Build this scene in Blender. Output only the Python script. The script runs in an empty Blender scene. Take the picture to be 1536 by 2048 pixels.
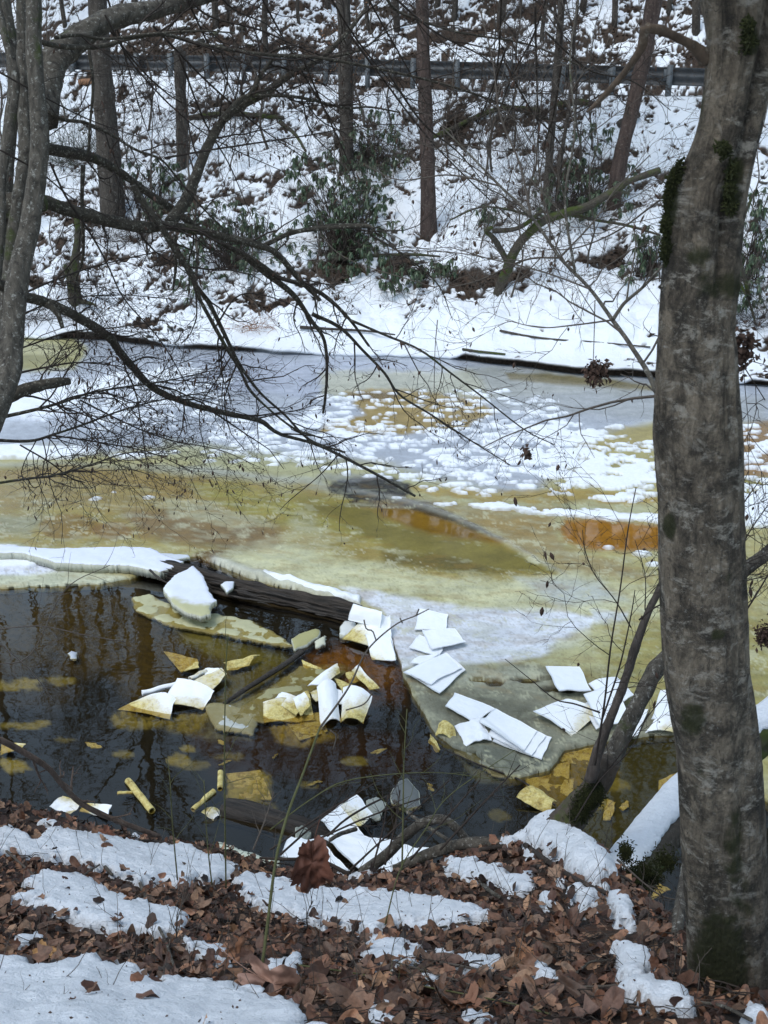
import bpy, math
import numpy as np
from mathutils import Vector

# ------------------------------------------------------------------ camera, sky, sun
scene = bpy.context.scene
CAMH = 5.1
PITCH = math.radians(19.5)
FPX = 2196.0
cam_data = bpy.data.cameras.new("camera")
cam_data.sensor_fit = 'VERTICAL'
cam_data.sensor_height = 24.0
cam_data.lens = 24.0 * FPX / 2048.0
cam_data.clip_start = 0.05
cam_data.clip_end = 600.0
cam = bpy.data.objects.new("camera", cam_data)
cam.location = (0, 0, CAMH)
cam.rotation_euler = (math.pi / 2 - PITCH, 0, 0)
scene.collection.objects.link(cam)
scene.camera = cam
cam_data.dof.use_dof = True
cam_data.dof.focus_distance = 8.5
cam_data.dof.aperture_fstop = 9.0

SUN_EL, SUN_AZ = math.radians(62), math.radians(230)
world = bpy.data.worlds.new("World")
scene.world = world
world.use_nodes = True
wn = world.node_tree.nodes
wl = world.node_tree.links
wn.clear()
w_out = wn.new("ShaderNodeOutputWorld")
w_bg = wn.new("ShaderNodeBackground")
w_sky = wn.new("ShaderNodeTexSky")
w_sky.sky_type = 'NISHITA'
w_sky.sun_disc = False
w_sky.sun_elevation = SUN_EL
w_sky.sun_rotation = SUN_AZ
w_sky.dust_density = 0.8
w_sky.ozone_density = 1.0
w_bg.inputs["Strength"].default_value = 0.15
w_mix = wn.new("ShaderNodeMix")            # thin overcast: the sky's blue is half veiled by grey cloud
w_mix.data_type = 'RGBA'
w_mix.inputs["Factor"].default_value = 0.34
w_hsv = wn.new("ShaderNodeHueSaturation")
w_hsv.inputs["Saturation"].default_value = 0.25
wl.new(w_sky.outputs[0], w_hsv.inputs["Color"])
wl.new(w_sky.outputs[0], w_mix.inputs[6])
wl.new(w_hsv.outputs[0], w_mix.inputs[7])
w_hue = wn.new("ShaderNodeHueSaturation")
w_hue.inputs["Hue"].default_value = 0.478
wl.new(w_mix.outputs[2], w_hue.inputs["Color"])
wl.new(w_hue.outputs[0], w_bg.inputs["Color"])
wl.new(w_bg.outputs[0], w_out.inputs[0])

sun_data = bpy.data.lights.new("sun", 'SUN')
sun_data.energy = 0.95
sun_data.angle = math.radians(28)
sun_data.color = (1.0, 0.98, 0.90)
sun = bpy.data.objects.new("sun", sun_data)
_sd = Vector((math.sin(SUN_AZ) * math.cos(SUN_EL), math.cos(SUN_AZ) * math.cos(SUN_EL), math.sin(SUN_EL)))
sun.rotation_euler = _sd.to_track_quat('Z', 'Y').to_euler()
scene.collection.objects.link(sun)
scene.view_settings.view_transform = 'Standard'
scene.view_settings.look = 'None'
scene.view_settings.gamma = 1.0
scene.view_settings.exposure = 0.76
scene.view_settings.use_curve_mapping = False
scene.cycles.max_bounces = 8
scene.cycles.transparent_max_bounces = 12

# ------------------------------------------------------------------ projection helpers (survey of the place from the photo)
CP, SP = math.cos(PITCH), math.sin(PITCH)
def ray(px, py):
    px = np.asarray(px, float); py = np.asarray(py, float)
    a = (px - 768.0) / FPX; b = (1024.0 - py) / FPX
    return np.stack([a, CP + b * SP, -SP + b * CP], -1)
def PZ(px, py, z=0.0):
    d = ray(px, py); t = (np.asarray(z, float) - CAMH) / d[..., 2]
    return d * t[..., None] + np.array([0, 0, CAMH])
def PY(px, py, Y):
    d = ray(px, py); t = np.asarray(Y, float) / d[..., 1]
    return d * t[..., None] + np.array([0, 0, CAMH])
def PROJ(x, y, z):
    dep = y * CP - (z - CAMH) * SP
    up = y * SP + (z - CAMH) * CP
    dep = np.maximum(dep, 0.05)
    return 768 + FPX * x / dep, 1024 - FPX * up / dep, dep
def ppm(px, py, z=0.0):
    "pixels per metre there"
    P = PZ(px, py, z); return FPX / (P[1] * CP - (P[2] - CAMH) * SP)

# ------------------------------------------------------------------ noise
_rs = np.random.RandomState(7)
_perm = _rs.permutation(512).astype(np.int64)
_g2 = _rs.normal(size=(512, 2)); _g2 /= np.linalg.norm(_g2, axis=1)[:, None]
_g3 = _rs.normal(size=(512, 3)); _g3 /= np.linalg.norm(_g3, axis=1)[:, None]
def _fade(t): return t * t * t * (t * (t * 6 - 15) + 10)
def noise2(x, y):
    xi = np.floor(x).astype(np.int64); yi = np.floor(y).astype(np.int64)
    xf = x - xi; yf = y - yi; u = _fade(xf); v = _fade(yf)
    def g(ix, iy, fx, fy):
        h = _perm[(_perm[ix & 511] + iy) & 511]
        return _g2[h, 0] * fx + _g2[h, 1] * fy
    a = g(xi, yi, xf, yf); b = g(xi + 1, yi, xf - 1, yf)
    c = g(xi, yi + 1, xf, yf - 1); d = g(xi + 1, yi + 1, xf - 1, yf - 1)
    return ((a + (b - a) * u) * (1 - v) + (c + (d - c) * u) * v) * 1.5
def fbm2(x, y, o=4, lac=2.03, gain=0.5):
    s = 0; a = 1.0; n = 0
    for i in range(o):
        s = s + a * noise2(x + 17.3 * i, y - 9.1 * i); n += a
        x = x * lac; y = y * lac; a *= gain
    return s / n
def noise3(x, y, z):
    xi = np.floor(x).astype(np.int64); yi = np.floor(y).astype(np.int64); zi = np.floor(z).astype(np.int64)
    xf = x - xi; yf = y - yi; zf = z - zi; u = _fade(xf); v = _fade(yf); w = _fade(zf)
    def g(i, j, k):
        h = _perm[(_perm[(_perm[(xi + i) & 511] + yi + j) & 511] + zi + k) & 511]
        q = _g3[h]; return q[..., 0] * (xf - i) + q[..., 1] * (yf - j) + q[..., 2] * (zf - k)
    def lx(j, k):
        a = g(0, j, k); return a + (g(1, j, k) - a) * u
    a = lx(0, 0) + (lx(1, 0) - lx(0, 0)) * v
    b = lx(0, 1) + (lx(1, 1) - lx(0, 1)) * v
    return (a + (b - a) * w) * 1.5
def fbm3(x, y, z, o=3):
    s = 0; a = 1.0; n = 0
    for i in range(o):
        s = s + a * noise3(x + 7.7 * i, y, z); n += a
        x = x * 2.03; y = y * 2.03; z = z * 2.03; a *= 0.5
    return s / n
def sstep(a, b, x):
    t = np.clip((x - a) / (b - a), 0, 1); return t * t * (3 - 2 * t)
def sdf_poly(px, py, poly):
    "signed distance to a polygon, positive inside"
    shp = px.shape; x = px.ravel(); y = py.ravel()
    d2 = np.full(x.shape, 1e18); ins = np.zeros(x.shape, bool)
    n = len(poly)
    for i in range(n):
        x0, y0 = poly[i]; x1, y1 = poly[(i + 1) % n]
        ex, ey = x1 - x0, y1 - y0
        t = np.clip(((x - x0) * ex + (y - y0) * ey) / (ex * ex + ey * ey + 1e-12), 0, 1)
        dx = x - x0 - t * ex; dy = y - y0 - t * ey
        d2 = np.minimum(d2, dx * dx + dy * dy)
        if y0 != y1:
            c = ((y0 > y) != (y1 > y)) & (x < (x1 - x0) * (y - y0) / (y1 - y0) + x0)
            ins ^= c
    return (np.sqrt(d2) * np.where(ins, 1, -1)).reshape(shp)
def sdf_line(px, py, pts):
    "distance to an open polyline"
    d2 = np.full(px.shape, 1e18)
    for (x0, y0), (x1, y1) in zip(pts[:-1], pts[1:]):
        ex, ey = x1 - x0, y1 - y0
        t = np.clip(((px - x0) * ex + (py - y0) * ey) / (ex * ex + ey * ey + 1e-12), 0, 1)
        d2 = np.minimum(d2, (px - x0 - t * ex) ** 2 + (py - y0 - t * ey) ** 2)
    return np.sqrt(d2)
def lin(r, g, b):
    c = np.array([r, g, b], float) / 255
    return np.where(c <= 0.04045, c / 12.92, ((c + 0.055) / 1.055) ** 2.4)

# ------------------------------------------------------------------ object helpers
COL = scene.collection
def set_props(o, label=None, cat=None, group=None, kind=None):
    if label: o["label"] = label
    if cat: o["category"] = cat
    if group: o["group"] = group
    if kind: o["kind"] = kind
    return o
def mesh_np(name, V, F, mat=None, smooth=True, attrs=None, parent=None, link=True):
    "V (n,3), F (m,3|4) int or list of such arrays"
    me = bpy.data.meshes.new(name)
    V = np.asarray(V, np.float32)
    Fs = F if isinstance(F, list) else [F]
    Fs = [np.asarray(f, np.int32) for f in Fs if len(f)]
    me.vertices.add(len(V)); me.vertices.foreach_set("co", V.ravel())
    nl = sum(f.size for f in Fs); npoly = sum(len(f) for f in Fs)
    me.loops.add(nl); me.polygons.add(npoly)
    if nl:
        me.loops.foreach_set("vertex_index", np.concatenate([f.ravel() for f in Fs]))
        tot = np.concatenate([np.full(len(f), f.shape[1], np.int32) for f in Fs])
        st = np.concatenate([[0], np.cumsum(tot)[:-1]]).astype(np.int32)
        me.polygons.foreach_set("loop_start", st)
        try: me.polygons.foreach_set("loop_total", tot)
        except Exception: pass
    me.update(calc_edges=True)
    if smooth: me.polygons.foreach_set("use_smooth", np.ones(npoly, bool))
    if attrs:
        for k, a in attrs.items():
            a = np.asarray(a, np.float32)
            if a.ndim == 2:
                if a.shape[1] == 3: a = np.concatenate([a, np.ones((len(a), 1), np.float32)], 1)
                at = me.attributes.new(k, 'FLOAT_COLOR', 'POINT'); at.data.foreach_set("color", a.ravel())
            else:
                at = me.attributes.new(k, 'FLOAT', 'POINT'); at.data.foreach_set("value", a.ravel())
    if mat: me.materials.append(mat)
    if not link: return me
    o = bpy.data.objects.new(name, me); COL.objects.link(o)
    if parent: o.parent = parent
    return o
def obj_from(name, me, parent=None, loc=None, rot=None, scale=None):
    o = bpy.data.objects.new(name, me); COL.objects.link(o)
    if parent: o.parent = parent
    if loc is not None: o.location = loc
    if rot is not None: o.rotation_euler = rot
    if scale is not None: o.scale = (scale,) * 3 if np.isscalar(scale) else scale
    return o
def empty(name, loc=(0, 0, 0)):
    o = bpy.data.objects.new(name, None); COL.objects.link(o); o.location = loc
    o.empty_display_size = 0.1
    return o
def reparent(o, e):
    "keep world place while parenting to an unrotated empty"
    o.parent = e
    o.location = Vector(o.location) - Vector(e.location)
def grid_faces(ny, nx, keep=None):
    i = np.arange(ny * nx).reshape(ny, nx)
    f = np.stack([i[:-1, :-1], i[:-1, 1:], i[1:, 1:], i[1:, :-1]], -1).reshape(-1, 4)
    if keep is not None: f = f[keep.ravel()]
    return f
def compact(V, F, attrs=None):
    used = np.zeros(len(V), bool); used[F.ravel()] = True
    m = np.cumsum(used) - 1
    return V[used], m[F], ({k: a[used] for k, a in attrs.items()} if attrs else None)

def skirt(V, F, dz):
    "extrude the free border downwards so a sheet gets its real thickness"
    n0 = len(V); e = np.concatenate([F[:, [0, 1]], F[:, [1, 2]], F[:, [2, 3]], F[:, [3, 0]]]); k = np.sort(e, 1); kk = k[:, 0].astype(np.int64) * n0 + k[:, 1]
    u, inv, cnt = np.unique(kk, return_inverse=True, return_counts=True); bd = e[cnt[inv] == 1]; vs = np.unique(bd); m = np.zeros(n0, np.int64); m[vs] = n0 + np.arange(len(vs))
    S = np.stack([bd[:, 1], bd[:, 0], m[bd[:, 0]], m[bd[:, 1]]], -1); return np.concatenate([V, V[vs] - np.array([0, 0, dz])]), np.concatenate([F, S]), vs
# ------------------------------------------------------------------ tubes
def catmull(P, n):
    P = np.asarray(P, float)
    if len(P) == 2:
        t = np.linspace(0, 1, n)[:, None]; return P[0] * (1 - t) + P[1] * t
    Q = np.concatenate([[2 * P[0] - P[1]], P, [2 * P[-1] - P[-2]]])
    seg = len(P) - 1
    # spacing by chord length
    L = np.concatenate([[0], np.cumsum(np.linalg.norm(np.diff(P[:, :3], axis=0), axis=1))])
    s = np.interp(np.linspace(0, L[-1], n), L, np.arange(seg + 1))
    i = np.minimum(s.astype(int), seg - 1); t = (s - i)[:, None]
    p0, p1, p2, p3 = Q[i], Q[i + 1], Q[i + 2], Q[i + 3]
    return 0.5 * ((2 * p1) + (-p0 + p2) * t + (2 * p0 - 5 * p1 + 4 * p2 - p3) * t * t + (-p0 + 3 * p1 - 3 * p2 + p3) * t ** 3)
def tubes(P, R, ns):
    "P (M,n,3) R (M,n) -> V,F ; thin tubes, batched"
    M, n, _ = P.shape
    T = np.gradient(P, axis=1); T /= np.linalg.norm(T, axis=2)[..., None] + 1e-9
    mean = T.mean(1); ref = np.where(np.abs(mean[:, 2:3]) < 0.75, np.array([[0, 0, 1.0]]), np.array([[0.2, 1.0, 0]]))
    A = np.cross(T, ref[:, None, :]); A /= np.linalg.norm(A, axis=2)[..., None] + 1e-9
    B = np.cross(T, A)
    th = np.arange(ns) * 2 * math.pi / ns
    V = P[:, :, None, :] + R[:, :, None, None] * (A[:, :, None, :] * np.cos(th)[:, None] + B[:, :, None, :] * np.sin(th)[:, None])
    base = (np.arange(M) * n * ns)[:, None, None]
    j = (np.arange(n - 1) * ns)[None, :, None]; k = np.arange(ns)[None, None, :]; k2 = (k + 1) % ns
    a = base + j + k; b = base + j + k2
    F = np.stack([a, b, b + ns, a + ns], -1).reshape(-1, 4)
    return V.reshape(-1, 3), F
def merge(parts):
    Vs, Fs, off = [], [], 0
    for V, F in parts:
        Vs.append(V); Fs.append(F + off); off += len(V)
    return np.concatenate(Vs), np.concatenate(Fs)
def tube_fine(P, R, n=40, ns=12, rough=0.0, rscale=8.0, aniso=4.0, cap=True, seed=0, bulge=0.0):
    "one well-shaped limb with bark relief, caps closed"
    PR = catmull(np.concatenate([np.asarray(P, float), np.asarray(R, float)[:, None]], 1), n)
    P = PR[:, :3]; R = np.maximum(PR[:, 3], 0.0008)
    T = np.gradient(P, axis=0); T /= np.linalg.norm(T, axis=1)[:, None] + 1e-9
    A = np.zeros_like(P); a = np.cross(T[0], [0.13, 0.2, 0.97]);
    if np.linalg.norm(a) < 0.1: a = np.cross(T[0], [1, 0, 0])
    a /= np.linalg.norm(a)
    for i in range(n):
        a = a - T[i] * a.dot(T[i]); a /= np.linalg.norm(a) + 1e-9; A[i] = a
    B = np.cross(T, A)
    th = np.arange(ns) * 2 * math.pi / ns
    ln = np.concatenate([[0], np.cumsum(np.linalg.norm(np.diff(P, axis=0), axis=1))])
    c, s = np.cos(th)[None, :], np.sin(th)[None, :]
    rr = R[:, None] * np.ones((1, ns))
    if rough > 0:
        rr = rr * (1 + rough * fbm3(c * rscale * 0.5 + seed, s * rscale * 0.5 + 0 * rr, ln[:, None] * rscale / aniso / max(R.mean(), 0.01) * 0.2 + 0 * rr, 3))
        rr = rr * (1 + bulge * noise3(c * 0.8 + seed + 5, s * 0.8 + 0 * rr, ln[:, None] * 2.5 + 0 * rr))
    V = P[:, None, :] + rr[..., None] * (A[:, None, :] * c[..., None] + B[:, None, :] * s[..., None])
    V = V.reshape(-1, 3)
    j = (np.arange(n - 1) * ns)[:, None]; k = np.arange(ns)[None, :]; k2 = (k + 1) % ns
    F = np.stack([j + k, j + k2, j + ns + k2, j + ns + k], -1).reshape(-1, 4)
    if cap:
        m = len(V); V = np.concatenate([V, [P[0] - T[0] * R[0] * 0.15], [P[-1] + T[-1] * R[-1] * 0.3]])
        k = np.arange(ns); k2 = (k + 1) % ns; o = (n - 1) * ns
        F0 = np.stack([k2, k, np.full(ns, m), np.full(ns, m)], -1)[:, :3]
        F1 = np.stack([o + k, o + k2, np.full(ns, m + 1)], -1)
        return V, [F, np.concatenate([F0, F1])]
    return V, [F]
RNG = np.random.RandomState(11)
def grow(P, R, levels, rng, out):
    """P (M,n,3), R (M,n) parents; spawns children level by level; out collects (P,R,ns)"""
    for lv in levels:
        M, n, _ = P.shape
        nc = lv['nc']; k = M * nc
        par = np.repeat(np.arange(M), nc)
        t0 = lv.get('t0', 0.2)
        tt = (t0 + (1 - t0) * ((np.tile(np.arange(nc), M) + rng.rand(k)) / nc)) * (n - 1.001)
        i = tt.astype(int); f = (tt - i)[:, None]
        st = P[par, i] * (1 - f) + P[par, i + 1] * f
        rd = R[par, i] * (1 - f[:, 0]) + R[par, i + 1] * f[:, 0]
        T = P[par, i + 1] - P[par, i]; T /= np.linalg.norm(T, axis=1)[:, None] + 1e-9
        side = rng.normal(size=(k, 3)) * np.array(lv.get('plane', (1, 1, 1)))
        side -= T * (side * T).sum(1)[:, None]; side /= np.linalg.norm(side, axis=1)[:, None] + 1e-9
        an = np.radians(rng.uniform(*lv.get('ang', (30, 60)), size=k))[:, None]
        d = T * np.cos(an) + side * np.sin(an) + np.array(lv.get('bias', (0, 0, 0)))
        d /= np.linalg.norm(d, axis=1)[:, None]
        plen = np.linalg.norm(np.diff(P, axis=1), axis=2).sum(1)[par]
        if 'len' in lv: L = rng.uniform(*lv['len'], size=k) * (1 - 0.45 * tt / n)
        else: L = plen * rng.uniform(*lv.get('lf', (0.3, 0.55)), size=k) * (1 - 0.5 * tt / n)
        m = lv.get('n', 6); C = np.zeros((k, m, 3)); C[:, 0] = st
        for q in range(1, m):
            d = d + rng.normal(size=(k, 3)) * lv.get('wan', 0.22) + np.array(lv.get('trop', (0, 0, 0.0)))
            d /= np.linalg.norm(d, axis=1)[:, None]
            C[:, q] = C[:, q - 1] + d * (L / (m - 1))[:, None]
        r0 = np.minimum(rd * lv.get('rf', 0.6), lv.get('rmax', 9)) ; r0 = np.maximum(r0, lv.get('rmin', 0.0012))
        CR = r0[:, None] * np.linspace(1, lv.get('taper', 0.35), m)[None, :]
        out.append((C, CR, lv.get('ns', 3)))
        P, R = C, CR
    return out
def tube_list(out):
    return merge([tubes(p, r, ns) for p, r, ns in out])

# ------------------------------------------------------------------ materials
class N:
    def __init__(s, name):
        s.m = bpy.data.materials.new(name); s.m.use_nodes = True
        s.t = s.m.node_tree; s.t.nodes.clear()
        s.out = s.t.nodes.new("ShaderNodeOutputMaterial")
    def new(s, typ, **kw):
        n = s.t.nodes.new(typ)
        for k, v in kw.items(): setattr(n, k, v)
        return n
    def link(s, a, b): s.t.links.new(a, b)
    def val(s, sock, v):
        if hasattr(v, 'links') or hasattr(v, 'is_output'): s.link(v, sock)
        else:
            if isinstance(v, (tuple, list, np.ndarray)) and len(v) == 3 and sock.type == 'RGBA': v = (*[float(q) for q in v], 1)
            sock.default_value = v
    def coord(s, scale=(1, 1, 1), kind="Object"):
        c = s.new("ShaderNodeTexCoord"); m = s.new("ShaderNodeMapping"); m.inputs["Scale"].default_value = scale
        s.link(c.outputs[kind], m.inputs[0]); return m.outputs[0]
    def pos(s, scale=(1, 1, 1)):
        c = s.new("ShaderNodeNewGeometry"); m = s.new("ShaderNodeMapping"); m.inputs["Scale"].default_value = scale
        s.link(c.outputs["Position"], m.inputs[0]); return m.outputs[0]
    def noise(s, vec, scale, detail=4, rough=0.6, dist=0.0):
        n = s.new("ShaderNodeTexNoise"); s.link(vec, n.inputs["Vector"])
        n.inputs["Scale"].default_value = scale; n.inputs["Detail"].default_value = detail
        n.inputs["Roughness"].default_value = rough; n.inputs["Distortion"].default_value = dist
        return n.outputs["Fac"]
    def vor(s, vec, scale, feature='F1'):
        n = s.new("ShaderNodeTexVoronoi", feature=feature); s.link(vec, n.inputs["Vector"]); n.inputs["Scale"].default_value = scale
        return n.outputs["Distance"]
    def ramp(s, fac, stops):
        r = s.new("ShaderNodeValToRGB"); s.link(fac, r.inputs[0]); e = r.color_ramp.elements
        while len(e) < len(stops): e.new(0.5)
        for q, (p, c) in zip(e, stops):
            q.position = p; q.color = (c, c, c, 1) if np.isscalar(c) else (*[float(x) for x in c], 1)
        return r.outputs[0]
    def mix(s, f, a, b, mode='MIX'):
        m = s.new("ShaderNodeMix", data_type='RGBA', blend_type=mode)
        s.val(m.inputs[0], f); s.val(m.inputs[6], a); s.val(m.inputs[7], b); return m.outputs[2]
    def math(s, op, a, b=0.0, clamp=False):
        m = s.new("ShaderNodeMath", operation=op, use_clamp=clamp); s.val(m.inputs[0], a); s.val(m.inputs[1], b); return m.outputs[0]
    def attr(s, name, col=False):
        a = s.new("ShaderNodeAttribute", attribute_name=name); return a.outputs["Color" if col else "Fac"]
    def bump(s, h, strength=0.5, dist=0.01, prev=None):
        b = s.new("ShaderNodeBump"); b.inputs["Strength"].default_value = strength; b.inputs["Distance"].default_value = dist
        s.link(h, b.inputs["Height"])
        if prev is not None: s.link(prev, b.inputs["Normal"])
        return b.outputs[0]
    def bsdf(s, color, rough=0.8, normal=None, spec=0.4, **kw):
        p = s.new("ShaderNodeBsdfPrincipled"); s.val(p.inputs["Base Color"], color); s.val(p.inputs["Roughness"], rough)
        p.inputs["Specular IOR Level"].default_value = spec
        if normal is not None: s.link(normal, p.inputs["Normal"])
        for k, v in kw.items(): s.val(p.inputs[k.replace('_', ' ')], v)
        s.link(p.outputs[0], s.out.inputs[0]); return p

def mat_snow(name="snow", grain=1.0, tint=(0.84, 0.87, 0.93)):
    m = N(name); p = m.pos()
    n1 = m.noise(p, 90, 5, 0.75); n2 = m.noise(p, 9, 4)
    c = m.mix(m.ramp(n2, [(0.3, 0.0), (0.75, 1.0)]), tuple(0.93 * np.array(tint)), tint)
    sp = m.ramp(m.noise(p, 170, 3, 0.6), [(0.66, 0.0), (0.73, 1.0)])
    c = m.mix(m.math('MULTIPLY', sp, 0.4), c, (0.25, 0.2, 0.15)); c = m.mix(m.ramp(m.noise(p, 45, 5, 0.7), [(0.42, 0.0), (0.75, 0.22)]), c, (0.5, 0.52, 0.58))
    b = m.bump(n2, 0.6, 0.06); b = m.bump(m.noise(p, 34, 5, 0.7), 0.55 * grain, 0.02, b); b = m.bump(n1, 0.7 * grain, 0.012, b)
    m.bsdf(c, 0.65, b, 0.35, Subsurface_Weight=0.0); return m.m
SNOW = mat_snow()
def mat_attr(name, rough=0.8, bump=(40, 0.5, 0.01), var=0.25, spec=0.4, vscale=12):
    m = N(name); p = m.pos(); c = m.attr("Col", True)
    n = m.noise(p, vscale, 6, 0.7)
    f = m.ramp(n, [(0.25, 1 - var), (0.75, 1 + var * 0.6)])
    c2 = m.mix(1.0, c, f, 'MULTIPLY')
    b = m.bump(m.noise(p, bump[0], 5, 0.7), bump[1], bump[2])
    m.bsdf(c2, rough, b, spec); return m.m
def mat_bark(name, dark, mid, light, scale=6.0, lichen=0.5, moss=0.0, stretch=(1, 1, 0.35), bumpd=0.012):
    m = N(name); p = m.pos(stretch); q = m.pos()
    n = m.noise(p, scale * 3, 8, 0.72, 0.4)
    c = m.mix(m.ramp(n, [(0.3, 0.0), (0.68, 1.0)]), dark, mid)
    l = m.ramp(m.noise(q, scale * 4.5, 6, 0.75), [(0.56, 0.0), (0.64, 1.0)])
    c = m.mix(m.math('MULTIPLY', l, lichen), c, light)
    if moss > 0:
        g = m.ramp(m.noise(q, 2.2, 5, 0.7), [(0.62 - moss * 0.2, 0.0), (0.7 - moss * 0.15, 1.0)])
        c = m.mix(g, c, (0.045, 0.06, 0.012))
    b = m.bump(n, 0.8, bumpd); b = m.bump(m.noise(q, scale * 22, 4, 0.7), 0.4, bumpd * 0.3, b)
    m.bsdf(c, 0.85, b, 0.25); return m.m
BARK_GREY = mat_bark("bark_grey", (0.020, 0.017, 0.015), (0.145, 0.128, 0.105), (0.34, 0.33, 0.30), 9, 0.85, 0.1, (1, 1, 0.5), .03)
BARK_LIMB = mat_bark("bark_lichened_limb", (0.02, 0.017, 0.014), (0.08, 0.068, 0.052), (0.30, 0.285, 0.24), 11, 0.9, 0.1, (1, 1, 1))
BARK_FAR = mat_bark("bark_far", (0.022, 0.018, 0.015), (0.085, 0.072, 0.062), (0.22, 0.205, 0.19), 3.2, 0.6, 0, (1, 1, .2), .03)
BARK_RED = mat_bark("bark_reddish", (0.022, 0.015, 0.013), (0.10, 0.070, 0.060), (0.20, 0.165, 0.15), 3.6, 0.55, 0, (1, 1, .25), .03)
BARK_MOSS = mat_bark("bark_mossy", (0.025, 0.02, 0.016), (0.08, 0.07, 0.055), (0.2, 0.19, 0.16), 6, 0.4, 0.8)
TWIG = mat_bark("twig", (0.025, 0.018, 0.015), (0.05, 0.039, 0.033), (0.1, 0.09, 0.08), 10, 0.2)
TWIG_GREY = mat_bark("twig_grey", (0.06, 0.048, 0.04), (0.105, 0.088, 0.074), (0.17, 0.155, 0.14), 10, 0.3)
TWIG_GREEN = mat_bark("green_stem", (0.05, 0.055, 0.02), (0.11, 0.11, 0.05), (0.15, 0.14, 0.1), 10, 0.2)
# ================================================================== THE SETTING: river bed, water, ice
def tint_paint(px, py):
    """albedo, wetness over the ice; areas surveyed from the photo, edges broken by noise in world space"""
    W = PZ(px, py, 0.03); wx, wy = W[..., 0], W[..., 1]
    nx = fbm2(wx * 1.3, wy * 1.3, 5); n2 = fbm2(wx * 6 + 40, wy * 6, 4); n3 = fbm2(wx * 22 + 9, wy * 22 + 5, 3)
    flow = fbm2(wx * 0.7 + 3, wy * 2.2 + 8 - wx * 0.7, 5)
    C = np.zeros(px.shape + (3,)); Wt = np.zeros(px.shape)
    C[:] = lin(162, 152, 92)
    def add(poly, col, feather=8, amp=14, op=1.0, wet=None):
        nonlocal C, Wt
        sd = sdf_poly(px, py, poly) + amp * (0.7 * nx + 0.3 * n2) * 1.6
        a = sstep(-feather, feather, sd) * op
        C = C * (1 - a[..., None]) + lin(*col) * a[..., None]
        if wet is not None: Wt = Wt * (1 - a) + wet * a
    def addell(cx, cy, rx, ry, col, feather=0.15, amp=0.15, op=1.0, wet=None):
        nonlocal C, Wt
        d = 1 - np.sqrt(((px - cx) / rx) ** 2 + ((py - cy) / ry) ** 2) + amp * (nx + 0.5 * n2)
        a = sstep(-feather, feather, d) * op
        C = C * (1 - a[..., None]) + lin(*col) * a[..., None]
        if wet is not None: Wt = Wt * (1 - a) + wet * a
    # far grey-blue ice
    add([(-600, 640), (2200, 640), (2200, 860), (1310, 850), (1160, 905), (1060, 1000), (900, 985), (760, 930), (560, 925), (380, 905), (-600, 900)], (163, 170, 184), 20, 16, wet=0.45)
    add([(-600, 650), (120, 650), (175, 700), (150, 742), (-600, 765)], (176, 170, 120), 8, 8)
    add([(-600, 705), (120, 712), (160, 722), (100, 745), (-600, 748)], (132, 124, 50), 5, 6, 0.8)
    add([(380, 715), (640, 722), (900, 735), (860, 790), (640, 800), (420, 780)], (158, 166, 186), 10, 10, wet=0.6)
    add([(640, 745), (980, 740), (1200, 755), (1310, 775), (1310, 790), (1180, 790), (900, 800), (640, 800)], (176, 172, 128), 10, 12, 0.65)
    add([(940, 735), (1310, 765), (1536, 800), (1536, 850), (1310, 845), (1000, 820)], (152, 156, 158), 14, 10, 0.8, wet=0.5)
    add([(1010, 748), (1180, 756), (1310, 775), (1310, 785), (1160, 775), (1020, 762)], (116, 100, 40), 4, 4, 0.8)
    add([(690, 785), (800, 780), (950, 800), (990, 820), (930, 860), (760, 872), (640, 868), (640, 850), (740, 835)], (150, 122, 34), 7, 14, 0.95)
    add([(695, 790), (790, 786), (800, 800), (720, 806)], (112, 86, 16), 4, 4)
    add([(1140, 885), (1220, 865), (1310, 850), (1310, 905), (1240, 900), (1180, 920)], (160, 145, 84), 8, 10)
    add([(1455, 850), (1560, 845), (2200, 850), (2200, 960), (1450, 960)], (128, 92, 24), 8, 10, 1, wet=0.7)
    # olive around the snow dollops on the near side
    add([(330, 885), (760, 935), (1000, 990), (1310, 1000), (1310, 1050), (1050, 1040), (760, 985), (500, 955), (330, 925)], (162, 160, 118), 16, 16, 0.9)
    add([(780, 975), (1000, 985), (1320, 985), (1320, 1010), (1000, 1012)], (156, 128, 30), 6, 16, 0.8)
    add([(1450, 960), (1600, 960), (1600, 1040), (1450, 1030)], (140, 132, 60), 8, 8)
    # white frost far left and its grey edge
    add([(-600, 760), (60, 758), (330, 735), (420, 735), (380, 800), (200, 850), (-600, 860)], (202, 208, 222), 18, 20, 0.85)
    add([(-600, 925), (120, 928), (420, 938), (640, 965), (720, 1000), (300, 960), (100, 940), (-600, 950)], (158, 160, 148), 8, 8, 0.9)
    # amber shallow
    add([(-600, 945), (250, 935), (420, 958), (620, 975), (760, 1010), (1000, 1075), (1140, 1152), (960, 1180), (700, 1140), (500, 1110), (380, 1095), (-600, 1085)], (146, 130, 56), 12, 10, wet=0.6)
    add([(-600, 945), (200, 938), (420, 962), (380, 1000), (150, 965), (-600, 975)], (136, 108, 34), 8, 9, 0.8)
    add([(-600, 975), (180, 968), (420, 1000), (500, 1040), (330, 1030), (120, 1020), (-600, 1030)], (140, 118, 62), 10, 10, 0.6)
    add([(-600, 1030), (100, 1035), (60, 1075), (-600, 1080)], (134, 138, 116), 10, 8, 0.6)
    add([(380, 970), (700, 1000), (960, 1070), (1120, 1150), (900, 1150), (720, 1080), (480, 1050)], (138, 130, 46), 14, 16, 0.8, wet=0.7)
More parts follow.
